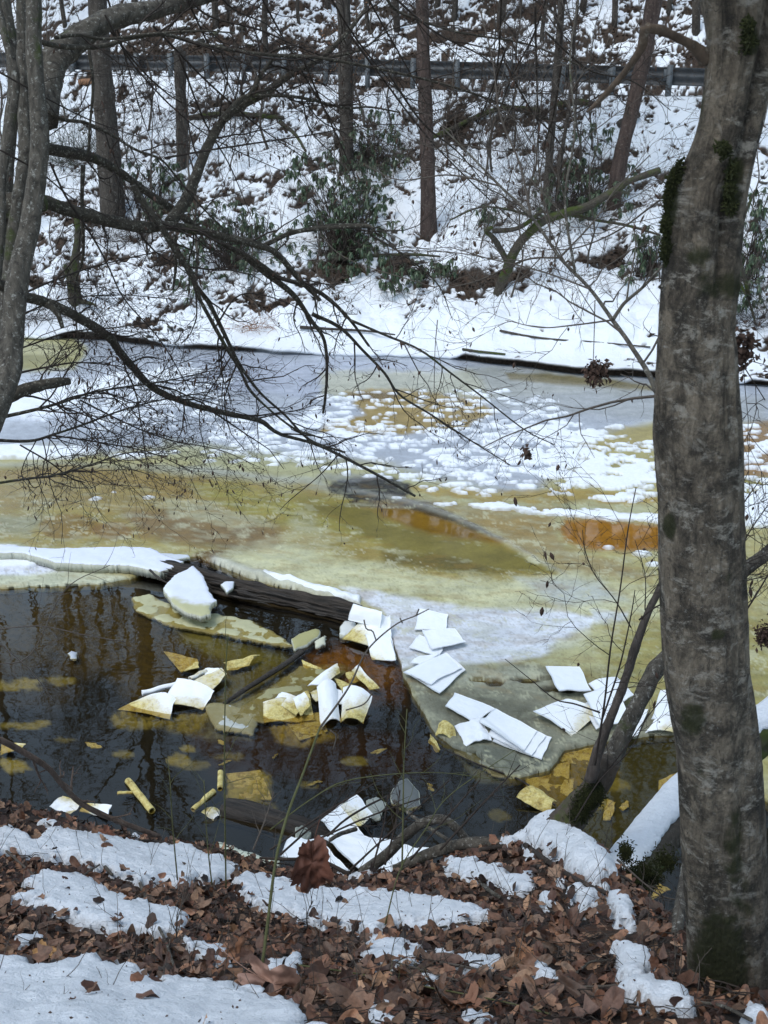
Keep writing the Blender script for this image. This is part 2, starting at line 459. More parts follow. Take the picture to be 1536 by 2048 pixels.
    add([(250, 1030), (430, 1020), (570, 1060), (560, 1110), (400, 1100), (280, 1075)], (121, 95, 58), 14, 14, 0.85, wet=0.4)
    add([(330, 1005), (420, 1010), (560, 1060), (470, 1062), (340, 1035)], (170, 168, 132), 5, 16, 0.55)
    addell(140, 1058, 62, 25, (128, 100, 18), 0.08, 0.08, 1, 0.7)
    addell(225, 1066, 42, 18, (124, 88, 34), 0.2, 0.25, 0.8)
    addell(425, 1118, 42, 13, (96, 68, 14), 0.12, 0.15, 0.9, 0.7)
    # puddle wedges that mirror the trees
    add([(745, 1008), (830, 1015), (930, 1052), (1010, 1085), (1000, 1095), (860, 1075), (760, 1040)], (122, 90, 12), 10, 9, 1, wet=0.95)
    add([(600, 1010), (745, 1012), (760, 1040), (860, 1075), (1000, 1095), (1110, 1150), (960, 1150), (800, 1110), (680, 1050)], (112, 100, 38), 10, 8, 0.8, wet=0.9)
    add([(760, 1105), (900, 1120), (1010, 1150), (900, 1150), (770, 1130)], (84, 72, 20), 8, 8, 0.75, wet=0.8)
    add([(1128, 1040), (1240, 1046), (1340, 1052), (1340, 1105), (1250, 1112), (1180, 1105), (1128, 1085), (1115, 1060)], (146, 98, 14), 9, 9, 1, wet=0.95)
    # brown-olive drift right of the wedge
    add([(790, 1000), (1120, 1020), (1110, 1060), (1130, 1100), (1240, 1130), (1300, 1160), (1130, 1150), (1010, 1085), (900, 1035)], (146, 128, 84), 10, 12, 0.8)
    add([(940, 1040), (1090, 1040), (1110, 1080), (1020, 1080)], (142, 112, 40), 12, 16, 0.6)
    # pale granular band
    add([(440, 1125), (560, 1100), (700, 1120), (900, 1160), (1150, 1160), (1320, 1190), (1320, 1240), (1180, 1238), (980, 1232), (860, 1205), (700, 1190), (560, 1160)], (192, 190, 146), 16, 22, 0.95)
    add([(1030, 1160), (1200, 1170), (1260, 1205), (1120, 1215)], (164, 172, 182), 14, 10, 0.7)
    add([(600, 1040), (700, 1080), (600, 1110), (480, 1100)], (176, 172, 136), 10, 26, 0.45)
    # thin skin of snow on the near floe
    add([(680, 1178), (760, 1188), (870, 1206), (960, 1226), (1120, 1228), (1190, 1238), (1180, 1270), (1150, 1292), (1060, 1325), (930, 1335), (790, 1345), (780, 1290), (770, 1230)], (206, 210, 222), 7, 9)
    add([(1180, 1226), (1260, 1225), (1260, 1250), (1190, 1255)], (196, 202, 214), 6, 12, 0.8)
    add([(-600, 1090), (40, 1092), (120, 1120), (210, 1150), (260, 1158), (200, 1178), (-600, 1186)], (186, 188, 160), 6, 6)
    add([(-600, 1090), (30, 1095), (100, 1122), (170, 1140), (60, 1155), (-600, 1160)], (212, 217, 236), 6, 6)
    # pale crust to the right
    add([(1110, 1290), (1200, 1250), (1240, 1300), (1200, 1350), (1090, 1330)], (182, 178, 126), 10, 18, 0.75)
    # grey slush below the snow skin
    add([(800, 1345), (930, 1340), (1060, 1330), (1110, 1350), (1190, 1400), (1340, 1440), (1380, 1520), (1100, 1560), (960, 1560), (860, 1470)], (132, 130, 108), 9, 14)
    add([(820, 1340), (950, 1338), (1060, 1345), (1090, 1370), (960, 1375), (840, 1370)], (168, 168, 146), 10, 14, 0.9)
    add([(850, 1400), (1000, 1390), (1090, 1420), (1060, 1470), (900, 1450)], (96, 95, 78), 14, 24, 0.7)
    add([(870, 1490), (1110, 1500), (1110, 1550), (930, 1550)], (92, 96, 84), 8, 14, 0.8)
    addell(958, 1364, 22, 6, (104, 92, 50), 0.15, 0.2, 1)
    addell(990, 1369, 20, 8, (74, 68, 48), 0.15, 0.2, 1)
    addell(1060, 1363, 46, 6, (78, 72, 52), 0.15, 0.35, 1)
    addell(1130, 1382, 50, 6, (74, 70, 56), 0.15, 0.35, 1)
    # olive right
    add([(1190, 1300), (1330, 1240), (1700, 1240), (2200, 1400), (2200, 1620), (1560, 1560), (1340, 1420), (1230, 1380)], (150, 140, 64), 16, 20, 0.8)
    # thin dark skin ice on the far right near the bank
    addell(738, 980, 82, 26, (20, 18, 18), 0.12, 0.45, 0.98, 0.55)
    add([(770, 992), (850, 1008), (930, 1040), (1005, 1082), (980, 1078), (880, 1040), (780, 1010)], (54, 42, 20), 4, 5, 0.9, wet=0.9)
    addell(790, 1012, 80, 10, (96, 90, 84), 0.3, 0.6, 0.6, 0.5)
    addell(700, 958, 60, 10, (120, 122, 126), 0.3, 0.6, 0.6)
    # ---- streaks along the flow and grain
    n4 = fbm2(wx * 2.4 + 77, wy * 5.5 + wx * 1.2, 5, gain=0.62)
    C = C * (1 + 0.26 * flow + 0.14 * n2 + 0.14 * n3)[..., None]
    yb = sstep(0.02, 0.30, n4)[..., None] * (Wt < 0.85)[..., None] * 0.30 * sstep(930, 1000, py)[..., None] * (1 - sstep(1380, 1420, py))[..., None]
    C = C * (1 - yb) + lin(146, 112, 34) * yb
    pb = sstep(0.04, 0.26, -n4)[..., None] * (Wt < 0.85)[..., None] * 0.34 * sstep(930, 1010, py)[..., None]
    C = C * (1 - pb) + lin(176, 176, 146) * pb
    lum = C.mean(-1, keepdims=True); dsat = 0.20 * (1 - Wt[..., None] * 0.6); C = (C * (1 - dsat) + lum * np.array([1.0, 1.0, 0.9]) * dsat) * 1.06
    speck = (n3 > 0.2) & (n2 < 0.1) & (py > 1130)
    C[speck] = C[speck] * 0.72 + np.array([0.05, 0.04, 0.01]) * 0.28
    cr = fbm2(wx * 3.1 + 60, wy * 3.1 + 2, 5, gain=0.7) + 0.35 * fbm2(wx * 34, wy * 34, 3)
    dkm = 1 - sstep(0.004, 0.012, C.mean(-1)); pale = (1 - dkm) * sstep(0.20, 0.30, cr) * (py > 1000) * (Wt < 0.8) * 0.55; C = C * (1 - pale[..., None]) + lin(194, 192, 162) * pale[..., None]
    return np.clip(C, 0.003, 0.9), Wt

ICE_Z = 0.03
# near outline of the floe (everything above it on the photo is frozen over)
ICE_EDGE = [(-900, 1192), (0, 1176), (100, 1174), (200, 1168), (262, 1158), (292, 1142), (345, 1118), (385, 1112), (430, 1128), (500, 1158), (580, 1180), (660, 1205), (712, 1230),
            (760, 1250), (785, 1285), (800, 1318), (808, 1352), (826, 1390), (850, 1430), (872, 1470), (905, 1496), (950, 1508), (985, 1535), (1020, 1560), (1100, 1540), (1130, 1500), (1200, 1488), (1260, 1478), (1300, 1472),
            (1370, 1470), (1480, 1560), (1600, 1660), (2300, 1900), (2300, 560), (-900, 560)]
HOLE = [(668, 985), (690, 962), (740, 950), (800, 958), (815, 975), (790, 1000), (740, 1002), (690, 997)]
rows = np.concatenate([np.linspace(590, 700, 40), np.arange(702.5, 1330, 2.6), np.arange(1330, 1800, 3.2)])
cols = np.concatenate([np.linspace(-900, -60, 60), np.arange(-56, 1600, 3.0), np.linspace(1604, 2300, 40)])
GX, GY = np.meshgrid(cols, rows)
Wp = PZ(GX, GY, 0.0)
wx, wy = Wp[..., 0], Wp[..., 1]
edge_n = 5 * fbm2(wx * 4, wy * 4, 4)
ICE_SD = sdf_poly(GX, GY, ICE_EDGE) + edge_n
hole_sd = sdf_poly(GX, GY, HOLE) + 9 * fbm2(wx * 2.5 + 4, wy * 2.5, 4)
COLR, WET = tint_paint(GX, GY)
relief = 0.012 * fbm2(wx * 0.9, wy * 0.9, 3) * (1 - WET) + 0.006 * fbm2(wx * 7, wy * 7, 4) * (1 - WET)
slush = sstep(1330, 1380, GY) * sstep(780, 860, GX) * (1 - sstep(1150, 1350, GX))
relief = relief + slush * (0.03 * fbm2(wx * 3, wy * 3, 4) + 0.012 * fbm2(wx * 14, wy * 14, 3))
for (cx, cy, rx, ry, dz) in [(958, 1364, 22, 6, 0.03), (990, 1369, 20, 8, 0.05), (1060, 1363, 46, 6, 0.04), (1130, 1382, 50, 6, 0.05)]:
    d = np.sqrt(((GX - cx) / rx) ** 2 + ((GY - cy) / ry) ** 2); relief = relief - dz * (1 - sstep(0.6, 1.1, d))
# pressure ridge: crack between wedge and drift
for ln, w, hgt in [([(700, 985), (800, 1002), (900, 1035), (1000, 1082), (1075, 1125), (1130, 1155)], 5, 0.02),
                   ([(430, 1128), (500, 1150), (600, 1178), (690, 1205)], 10, 0.07)]:
    d = sdf_line(GX, GY, ln); relief = relief + hgt * np.exp(-(d / w) ** 2) * (0.6 + 0.8 * fbm2(wx * 3, wy * 3, 3))
    a = np.exp(-(d / w) ** 2)[..., None] * (0.7 if w > 7 else 0.3); COLR = COLR * (1 - a) + lin(196, 198, 190) * a
Z = ICE_Z + relief
ggy, ggx = np.gradient(ICE_SD); ggx = ggx / np.gradient(GX, axis=1); ggy = ggy / np.gradient(GY, axis=0); gl_ = np.sqrt(ggx ** 2 + ggy ** 2) + 1e-6
sn_ = (np.abs(ICE_SD) < 2.2); SXX = np.where(sn_, GX - ICE_SD * ggx / gl_ ** 2, GX); SYY = np.where(sn_, GY - ICE_SD * ggy / gl_ ** 2, GY)
bad = (np.abs(SXX - GX) > 4) | (np.abs(SYY - GY) > 4); SXX = np.where(bad, GX, SXX); SYY = np.where(bad, GY, SYY); Wq = PZ(SXX, SYY, 0.0)
Z = np.where(sn_ & ~bad, ICE_Z * 0.7, Z)
V = np.stack([Wq[..., 0], Wq[..., 1], Z], -1)
# push the rim vertices onto the outline side so the edge is a small wall
keep = (np.minimum(np.minimum(ICE_SD[:-1, :-1], ICE_SD[1:, 1:]), np.minimum(ICE_SD[1:, :-1], ICE_SD[:-1, 1:])) > -2.2)
F = grid_faces(*GX.shape, keep=keep)
V2, F2, A2 = compact(V.reshape(-1, 3), F, {"Col": COLR.reshape(-1, 3), "wet": WET.ravel()})
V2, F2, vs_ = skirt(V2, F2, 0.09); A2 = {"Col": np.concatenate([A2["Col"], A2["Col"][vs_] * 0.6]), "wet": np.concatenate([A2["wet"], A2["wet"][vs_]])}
m = N("ice"); p = m.pos(); c = m.attr("Col", True); wt = m.attr("wet")
f1 = m.noise(p, 30, 6, 0.75); f0 = m.noise(p, 3.2, 7, 0.7, 0.6)
c = m.mix(1.0, c, m.ramp(f1, [(0.25, 0.8), (0.75, 1.12)]), 'MULTIPLY')
c = m.mix(1.0, c, m.ramp(f0, [(0.28, 0.78), (0.72, 1.15)]), 'MULTIPLY')
gr = m.ramp(m.noise(p, 120, 3, 0.7), [(0.6, 0.0), (0.7, 1.0)])
c = m.mix(m.math('MULTIPLY', gr, m.math('MULTIPLY', m.math('SUBTRACT', 1.0, wt), 0.35)), c, (0.5, 0.5, 0.38))
rg = m.ramp(wt, [(0.0, 0.6), (0.5, 0.24), (0.9, 0.05), (1.0, 0.03)])
b = m.bump(f1, 0.35, 0.012); b = m.bump(m.noise(p, 140, 4, 0.7), 0.3, 0.004, b)
bw = m.new("ShaderNodeMix", data_type='VECTOR'); geo = m.new("ShaderNodeNewGeometry")
m.link(m.ramp(wt, [(0.6, 0.0), (0.95, 1.0)]), bw.inputs[0]); m.link(b, bw.inputs[4]); m.link(geo.outputs["Normal"], bw.inputs[5])
m.bsdf(c, rg, bw.outputs[1], 0.38)
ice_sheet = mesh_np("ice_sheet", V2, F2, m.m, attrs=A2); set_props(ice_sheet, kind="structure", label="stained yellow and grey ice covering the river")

# ---- ice and silt lying just under the open water
def sub_paint(px, py):
    W = PZ(px, py, 0.0); wx, wy = W[..., 0], W[..., 1]
    nx = fbm2(wx * 1.6 + 30, wy * 1.6, 5); n3 = fbm2(wx * 14, wy * 14 + 3, 4)
    C = np.zeros(px.shape + (3,)); C[:] = lin(18, 14, 8); H = np.full(px.shape, -0.16)
    def add(poly, col, f=6, amp=14, op=1.0, z=-0.04, mot=0.0):
        nonlocal C, H
        a = sstep(-f, f, sdf_poly(px, py, poly) + amp * nx * 1.8) * op
        if mot: a = a * (1 - mot * sstep(-0.1, 0.25, n3))
        C = C * (1 - a[..., None]) + lin(*col) * a[..., None]; H = H * (1 - a) + z * a
    add([(-600, 1170), (270, 1170), (330, 1230), (480, 1290), (620, 1330), (450, 1440), (300, 1400), (180, 1340), (-600, 1300)], (92, 76, 12), 30, 40, 0.7, -0.15, 0.5)
    add([(0, 1290), (200, 1340), (120, 1420), (0, 1400)], (60, 48, 16), 30, 40, 0.6, -0.2)
    add([(380, 1450), (560, 1440), (900, 1470), (860, 1560), (420, 1540)], (52, 28, 8), 26, 20, 0.8, -0.2)
    add([(600, 1280), (800, 1290), (810, 1400), (700, 1420), (600, 1330)], (100, 62, 14), 20, 24, 0.8, -0.15, 0.5)
    add([(262, 1192), (300, 1186), (350, 1214), (420, 1222), (500, 1238), (560, 1268), (585, 1290), (540, 1284), (430, 1262), (330, 1244), (272, 1218)], (196, 196, 158), 4, 7, 1, -0.004, 0.15)
    add([(330, 1240), (450, 1262), (570, 1290), (600, 1325), (520, 1330), (400, 1290)], (130, 128, 70), 14, 16, 0.8, -0.06, 0.3)
    add([(430, 1425), (520, 1380), (600, 1318), (700, 1330), (660, 1380), (560, 1390), (540, 1440), (440, 1450)], (150, 148, 108), 6, 12, 0.9, -0.02, 0.25)
    add([(455, 1330), (560, 1320), (580, 1340), (440, 1420), (430, 1380)], (112, 108, 66), 8, 12, 0.8, -0.05, 0.3)
    add([(410, 1400), (520, 1420), (500, 1470), (420, 1460)], (150, 155, 150), 8, 20, 0.6, -0.02, 0.6)
    add([(900, 1490), (1010, 1500), (1030, 1560), (960, 1550)], (120, 122, 110), 6, 10, 0.8, -0.02, 0.3)
    add([(1080, 1490), (1380, 1460), (1500, 1560), (1420, 1640), (1260, 1700), (1120, 1650)], (78, 76, 36), 10, 12, 0.9, -0.05, 0.25)
    add([(1230, 1760), (1300, 1830), (1300, 1900), (1200, 1900)], (88, 84, 40), 8, 14, 0.6, -0.08, 0.4)
    add([(520, 1430), (640, 1440), (670, 1462), (610, 1492), (560, 1478)], (176, 156, 74), 8, 22, 0.9, -0.02, 0.55)
    add([(225, 1415), (420, 1415), (400, 1446), (300, 1452), (230, 1432)], (160, 150, 84), 8, 20, 0.8, -0.02, 0.6)
    add([(1040, 1520), (1200, 1470), (1240, 1540), (1180, 1600), (1050, 1600)], (150, 130, 50), 10, 22, 0.8, -0.03, 0.5)
    add([(610, 1300), (720, 1290), (780, 1330), (720, 1400), (640, 1350)], (150, 104, 30), 10, 30, 0.7, -0.03, 0.6)
    add([(440, 1545), (540, 1540), (560, 1610), (480, 1610)], (176, 164, 80), 8, 26, 0.9, -0.02, 0.5)
    for (cx, cy, rx, ry, op) in [(40, 1360, 60, 12, .7), (110, 1350, 40, 10, .5), (50, 1440, 55, 8, .6), (25, 1520, 30, 14, .8), (250, 1498, 26, 7, .5), (345, 1508, 30, 12, .6), (375, 1487, 14, 7, .6), (130, 1470, 30, 6, .3),
                                 (460, 1500, 30, 10, .35), (390, 1520, 26, 9, .35), (710, 1510, 26, 9, .5), (600, 1650, 24, 9, .4), (620, 1560, 20, 8, .4), (1000, 1620, 26, 10, .3), (1230, 1560, 40, 14, .5), (1200, 1600, 30, 12, .5)]:
        d = 1 - np.sqrt(((px - cx) / rx) ** 2 + ((py - cy) / ry) ** 2) + 1.1 * fbm2(wx * 5 + cx, wy * 5, 4)
        a = sstep(-0.1, 0.35, d) * op; C = C * (1 - a[..., None]) + lin(178, 168, 92) * a[..., None]; H = H * (1 - a) - 0.03 * a
    C = C * (1 + 0.35 * n3 + 0.25 * nx)[..., None]
    return np.clip(C, 0.002, 0.8), np.clip(H, -0.075, -0.035) + 0.004 * nx
srows = np.arange(1140, 1960, 4.5); scols = np.concatenate([np.linspace(-900, -40, 40), np.arange(-36, 1640, 4.5), np.linspace(1650, 2300, 20)])
SX, SY = np.meshgrid(scols, srows); Ws = PZ(SX, SY, -0.02); SC, SH = sub_paint(SX, SY)
V = np.stack([Ws[..., 0], Ws[..., 1], np.minimum(SH, -0.006)], -1).reshape(-1, 3)
river_bed = mesh_np("river_bed", V, grid_faces(*SX.shape), mat_attr("drowned_ice_and_silt", 0.8, (60, 0.5, 0.01), 0.4, vscale=25), attrs={"Col": SC.reshape(-1, 3)})
set_props(river_bed, kind="structure")

m = N("river_water"); p = m.pos()
b = m.bump(m.noise(p, 2.2, 3, 0.5), 0.05, 0.05)
fr = m.new("ShaderNodeFresnel"); fr.inputs["IOR"].default_value = 1.46; m.link(b, fr.inputs["Normal"])
tr = m.new("ShaderNodeBsdfTransparent"); tr.inputs[0].default_value = (0.86, 0.80, 0.60, 1)
gl = m.new("ShaderNodeBsdfGlossy"); gl.inputs["Roughness"].default_value = 0.015; m.link(b, gl.inputs["Normal"])
gl.inputs[0].default_value = (0.95, 0.96, 1.0, 1)
mx = m.new("ShaderNodeMixShader"); m.link(fr.outputs[0], mx.inputs[0]); m.link(tr.outputs[0], mx.inputs[1]); m.link(gl.outputs[0], mx.inputs[2]); m.link(mx.outputs[0], m.out.inputs[0])
WX, WY = np.meshgrid(np.linspace(-45, 45, 10), np.linspace(3.0, 40, 8))
water = mesh_np("river_water", np.stack([WX, WY, 0 * WX], -1).reshape(-1, 3), grid_faces(8, 10), m.m); set_props(water, kind="structure")
WX, WY = np.meshgrid(np.linspace(-45, 45, 10), np.linspace(3.0, 40, 8))
deep = mesh_np("deep_bed", np.stack([WX, WY, 0 * WX - 0.7], -1).reshape(-1, 3), grid_faces(8, 10), mat_attr("deep_silt", 0.9), attrs={"Col": np.tile(lin(24, 18, 10), (80, 1))}); set_props(deep, kind="structure")

# ---- snow lying on the ice: refrozen dollops and sheets with their own thickness
def Wellipse(px, py, r, asp, ang):
    P = PZ(px, py, ICE_Z); return P[0], P[1], r, asp, ang
rng = np.random.RandomState(5)
snow_f = np.full(GX.shape, -1.0); snow_h = np.full(GX.shape, 0.035)
def dollops(poly, n, rmin, rmax, hgt=0.035, rngs=1):
    global snow_f
    rg = np.random.RandomState(rngs)
    xs = [q[0] for q in poly]; ys = [q[1] for q in poly]
    k = 0; guard = 0; acc = []
    while k < n and guard < n * 30:
        guard += 1
        x = rg.uniform(min(xs), max(xs)); y = rg.uniform(min(ys), max(ys))
        if sdf_poly(np.array([x]), np.array([y]), poly)[0] < 0: continue
        P = PZ(x, y, 0); r = rg.uniform(rmin, rmax)
        if any((P[0] - a[0]) ** 2 + (P[1] - a[1]) ** 2 < (0.62 * (r + a[2])) ** 2 for a in acc): continue
        acc.append((P[0], P[1], r)); k += 1
        asp = rg.uniform(0.35, 0.85); an = rg.uniform(-0.4, 0.7); r = r * rg.uniform(.7, 1.25)
        # local window
        sc = FPX / (P[1] * CP + CAMH * SP)
        j0, j1 = np.searchsorted(cols, [x - r * 1.7 * sc, x + r * 1.7 * sc]); i0, i1 = np.searchsorted(rows, [y - r * 0.9 * sc, y + r * 0.9 * sc])
        if j1 <= j0 or i1 <= i0: continue
        dx = wx[i0:i1, j0:j1] - P[0]; dy = wy[i0:i1, j0:j1] - P[1]
        u = dx * math.cos(an) + dy * math.sin(an); v = -dx * math.sin(an) + dy * math.cos(an)
        d = 1 - np.sqrt((u / r) ** 2 + (v / (r * asp)) ** 2) + 0.95 * fbm2(wx[i0:i1, j0:j1] * 4.5 + k, wy[i0:i1, j0:j1] * 6.5, 4, gain=.6)
        snow_f[i0:i1, j0:j1] = np.maximum(snow_f[i0:i1, j0:j1], d * r * 6)
dollops([(420, 850), (640, 830), (900, 900), (1000, 1000), (860, 985), (640, 935), (420, 910)], 150, 0.10, 0.24, rngs=2)
dollops([(640, 790), (1000, 780), (1080, 830), (960, 900), (760, 885), (600, 855)], 130, 0.10, 0.26, rngs=3)
dollops([(860, 860), (1130, 850), (1310, 880), (1310, 1005), (1000, 985), (900, 940)], 190, 0.13, 0.34, rngs=4)
dollops([(1060, 795), (1130, 800), (1140, 850), (1060, 860)], 16, 0.1, 0.25, rngs=5)
dollops([(1450, 850), (1640, 850), (1640, 1000), (1450, 1010)], 70, 0.12, 0.36, rngs=6)
dollops([(180, 800), (460, 760), (430, 850), (200, 870)], 50, 0.12, 0.34, rngs=7)
dollops([(330, 900), (480, 905), (560, 935), (380, 925)], 8, 0.08, 0.16, rngs=8)
dollops([(60, 1000), (250, 985), (400, 990), (240, 1010)], 3, 0.05, 0.09, rngs=9)
for (x, y, r) in [(1217, 1100, 0.085), (1283, 1113, 0.13), (1306, 1134, 0.1), (1150, 880, 0.5), (1105, 905, 0.45)]:
    P = PZ(x, y, 0); d = 1 - np.sqrt(((wx - P[0]) / r) ** 2 + ((wy - P[1]) / r / 0.8) ** 2); snow_f = np.maximum(snow_f, d * r * 6)
def snow_poly(poly, amp=8, h=0.04, soft=14.0):
    global snow_f, snow_h
    sd = (sdf_poly(GX, GY, poly) + amp * 1.7 * fbm2(wx * 2.2 + 11, wy * 2.2, 5)) / soft
    snow_h = np.where(sd > snow_f, h, snow_h); snow_f = np.maximum(snow_f, sd)
snow_poly([(1000, 905), (1120, 870), (1180, 905), (1310, 915), (1310, 990), (1150, 985), (1050, 950), (920, 945)], 26, 0.03)
snow_poly([(960, 880), (1090, 845), (1240, 862), (1200, 885), (1080, 905)], 18, 0.03)
snow_poly([(780, 1000), (1000, 1010), (1150, 1022), (1320, 1032), (1320, 1056), (1180, 1042), (1000, 1024), (820, 1010)], 6, 0.025, 8)
snow_poly([(1450, 975), (1700, 965), (1700, 1085), (1560, 1070), (1450, 1045)], 16, 0.04)
snow_poly([(-900, 755), (40, 770), (150, 762), (260, 745), (380, 735), (420, 748), (330, 775), (200, 800), (100, 840), (-900, 850)], 12, 0.05)
snow_poly([(-900, 893), (60, 895), (160, 897), (200, 912), (140, 922), (-900, 932)], 4, 0.06, 8)
snow_poly([(200, 912), (330, 905), (340, 915), (240, 924)], 5, 0.04, 8)
snow_poly([(-900, 1088), (30, 1094), (110, 1118), (60, 1145), (-900, 1150)], 5, 0.03, 10)
snow_poly([(480, 1145), (560, 1158), (640, 1180), (720, 1200), (720, 1216), (640, 1200), (560, 1178), (490, 1160)], 7, 0.045, 9)
holes = fbm2(wx * 1.5 + 71, wy * 2.6 + 5, 5, gain=0.6); snow_f = snow_f - 2.4 * sstep(0.02, 0.24, holes) * (GY < 1030) * (GY > 780) * (GX > 700)
sm = snow_f > 0
f = np.clip(snow_f, 0, 1.0); hz = ICE_Z + relief + snow_h * np.sqrt(np.clip(1 - (1 - f) ** 2, 0, 1)) * (1 + 0.5 * fbm2(wx * 3, wy * 3, 3)) + 0.004
hz = np.where(sm, hz, ICE_Z - 0.02); lowz = ICE_Z * 0.6; ek = sstep(3, 12, ICE_SD); hz = lowz * (1 - ek) + hz * ek
ok = ICE_SD > 2
fa = (sm[:-1, :-1] | sm[1:, 1:] | sm[1:, :-1] | sm[:-1, 1:]) & ok[:-1, :-1] & ok[1:, 1:]
kf = sstep(-0.05, 0.55, snow_f + 0.25 * fbm2(wx * 9, wy * 9, 3))[..., None]; SCol = np.array([0.82, 0.85, 0.9]) * kf + (0.35 * lin(178, 184, 196) + 0.65 * COLR) * (1 - kf)
V2, F2, A2 = compact(np.stack([wx, wy, hz], -1).reshape(-1, 3), grid_faces(*GX.shape, keep=fa), {"Col": SCol.reshape(-1, 3)})
ice_snow = mesh_np("snow_on_ice", V2, F2, mat_attr("snow_on_ice", 0.65, (60, 0.5, 0.012), 0.10, 0.35, 20), attrs=A2); set_props(ice_snow, kind="stuff", label="white refrozen snow dollops scattered over the river ice", )

# ================================================================== FAR BANK
def shoreY(x):
    pts = PZ([-900, -300, 0, 150, 290, 400, 600, 780, 900, 1000, 1150, 1300, 1536, 2100], [690, 684, 680, 682, 694, 700, 712, 716, 722, 734, 752, 762, 775, 800], 0)
    return np.interp(x, pts[:, 0], pts[:, 1]) + .35 * fbm2(np.asarray(x) * .55, 0 * np.asarray(x) + 3.3, 4)
def roadY(x): return 36.0 - 0.33 * np.clip(x, -40, 30)
_rp = np.array([(PY(px, py, 1.0)) for px, py in [(0, 0)]])
def roadZ(x):
    out = []
    for px, py in [(-600, 138), (145, 146), (489, 164), (1013, 190), (1335, 196), (2100, 205)]:
        # post feet sit on the line roadY
        Y = 36.0
        for _ in range(12):
            P = PY(px, py, Y); Y = roadY(P[0])
        P = PY(px, py, Y); out.append((P[0], P[2]))
    out = np.array(sorted(out)); return np.interp(x, out[:, 0], out[:, 1])
def farH(x, Y, det=True):
    ys = shoreY(x); yr = roadY(x); zr = roadZ(x)
    t = (Y - ys) / (yr - ys)
    tc = np.clip(t, 0, 1)
    z = 0.18 + (zr - 0.18) * (0.55 * tc ** 1.5 + 0.45 * tc)
    ox = (yr + 7.0)
    up = np.clip(Y - ox, 0, None)
    z = np.where(t > 1, zr, z)
    z = z + np.where(up > 0, 0.25 * sstep(0, 0.6, up) + 0.62 * np.minimum(up, 40) + 0.3 * np.clip(up - 40, 0, 60), 0)
    if det:
        env = sstep(0, 0.12, t) * (1 - sstep(0.93, 1.0, t)) + sstep(0, 1, up)
        z = z + env * (0.28 * fbm2(x * 0.35, Y * 0.35, 3) + 0.20 * fbm2(x * 1.5 + 5, Y * 1.5, 4) + 0.06 * fbm2(x * 4.5 + 5, Y * 4.5, 3))
    return z
def far_hit(px, py):
    Ys = np.linspace(21, 95, 3000); P = PY(np.full(3000, px), np.full(3000, py), Ys)
    h = farH(P[:, 0], Ys); i = np.argmax((P[:, 2] <= h) & (Ys > shoreY(P[:, 0])))
    return np.array([P[i, 0], Ys[i], h[i]])
xs = np.concatenate([np.linspace(-60, -17.6, 50), np.arange(-17.5, 13.5, 0.054), np.linspace(13.6, 60, 50)])
tr1 = np.linspace(0, 1, 250)                     # shore to road edge
XS, TT = np.meshgrid(xs, np.concatenate([tr1, 1 + np.cumsum(np.full(20, 0.35)) / 100]))  # placeholder, replaced below
seg = [("b", t) for t in tr1] + [("r", d) for d in np.linspace(0.3, 6.9, 14)] + [("h", d) for d in np.concatenate([np.arange(7.0, 15, 0.09), np.linspace(15.5, 110, 40)])]
YY = np.array([(shoreY(xs) * (1 - v) + roadY(xs) * v) if k == "b" else roadY(xs) + v for k, v in seg]); XX = np.tile(xs, (len(seg), 1))
ZZ = farH(XX, YY)
fpx, fpy, _ = PROJ(XX, YY, ZZ)
tb = (YY - shoreY(XX)) / (roadY(XX) - shoreY(XX)); upn = YY - roadY(XX) - 7
# bare ground mask
n1 = fbm2(XX * 1.15, YY * 1.6 + 3, 5, gain=0.65); n2 = fbm2(XX * 5.5 + 20, YY * 5.5, 4, gain=0.6)
bare = 0.95 * n1 + 0.50 * n2 - 0.21 + 0.34 * fbm2(XX * .3 + 8, YY * .45, 3)
bare = bare + 0.20 * sstep(0.0, 0.2, upn) - 0.09 * (1 - sstep(0.03, 0.30, tb)) * (tb < 0.5)
def bl(cx, cy, rx, ry, v):
    global bare
    bare = bare + v * np.exp(-(((fpx - cx) / rx) ** 2 + ((fpy - cy) / ry) ** 2))
BL = [(150, 470, 260, 90, .22), (200, 560, 160, 40, .12), (450, 215, 110, 22, .34), (530, 245, 60, 16, .25), (600, 300, 50, 50, .15), (480, 385, 120, 30, .16), (700, 545, 110, 25, .5), (680, 300, 40, 60, .2),
      (930, 255, 140, 22, .42), (1050, 232, 60, 16, .35), (830, 300, 60, 20, .25), (1130, 235, 70, 18, .3), (1120, 330, 180, 80, .12), (880, 530, 110, 45, .24), (1000, 570, 120, 30, .2), (1250, 530, 90, 40, .3),
      (700, 170, 220, 16, .2), (1000, 180, 200, 14, .18), (350, 640, 150, 30, .1), (520, 600, 70, 30, .22), (760, 640, 110, 30, -.1), (1150, 640, 200, 60, -.3), (600, 670, 260, 26, -.25), (900, 680, 200, 30, -.2),
      (950, 420, 160, 60, -.15), (480, 310, 120, 50, -.12), (1000, 90, 200, 30, -.05), (420, 70, 140, 40, .22), (450, 105, 160, 14, .25), (600, 120, 300, 14, .2), (860, 30, 60, 20, .2), (1290, 380, 60, 60, .1), (250, 640, 120, 20, .12), (560, 690, 40, 8, .0)]
for q in BL: bl(*q)
bm = sstep(-0.02, 0.05, bare)
lipx = np.interp(PROJ(xs, shoreY(xs), 0 * xs)[0], [-900, 100, 150, 290, 340, 400, 590, 640, 900, 930, 1310, 1360, 1480, 1500, 1560, 2100], [.1, .1, .32, .25, .12, .2, .14, .05, .06, .24, .26, .1, .1, .2, .2, .15])
snow_t = 0.075
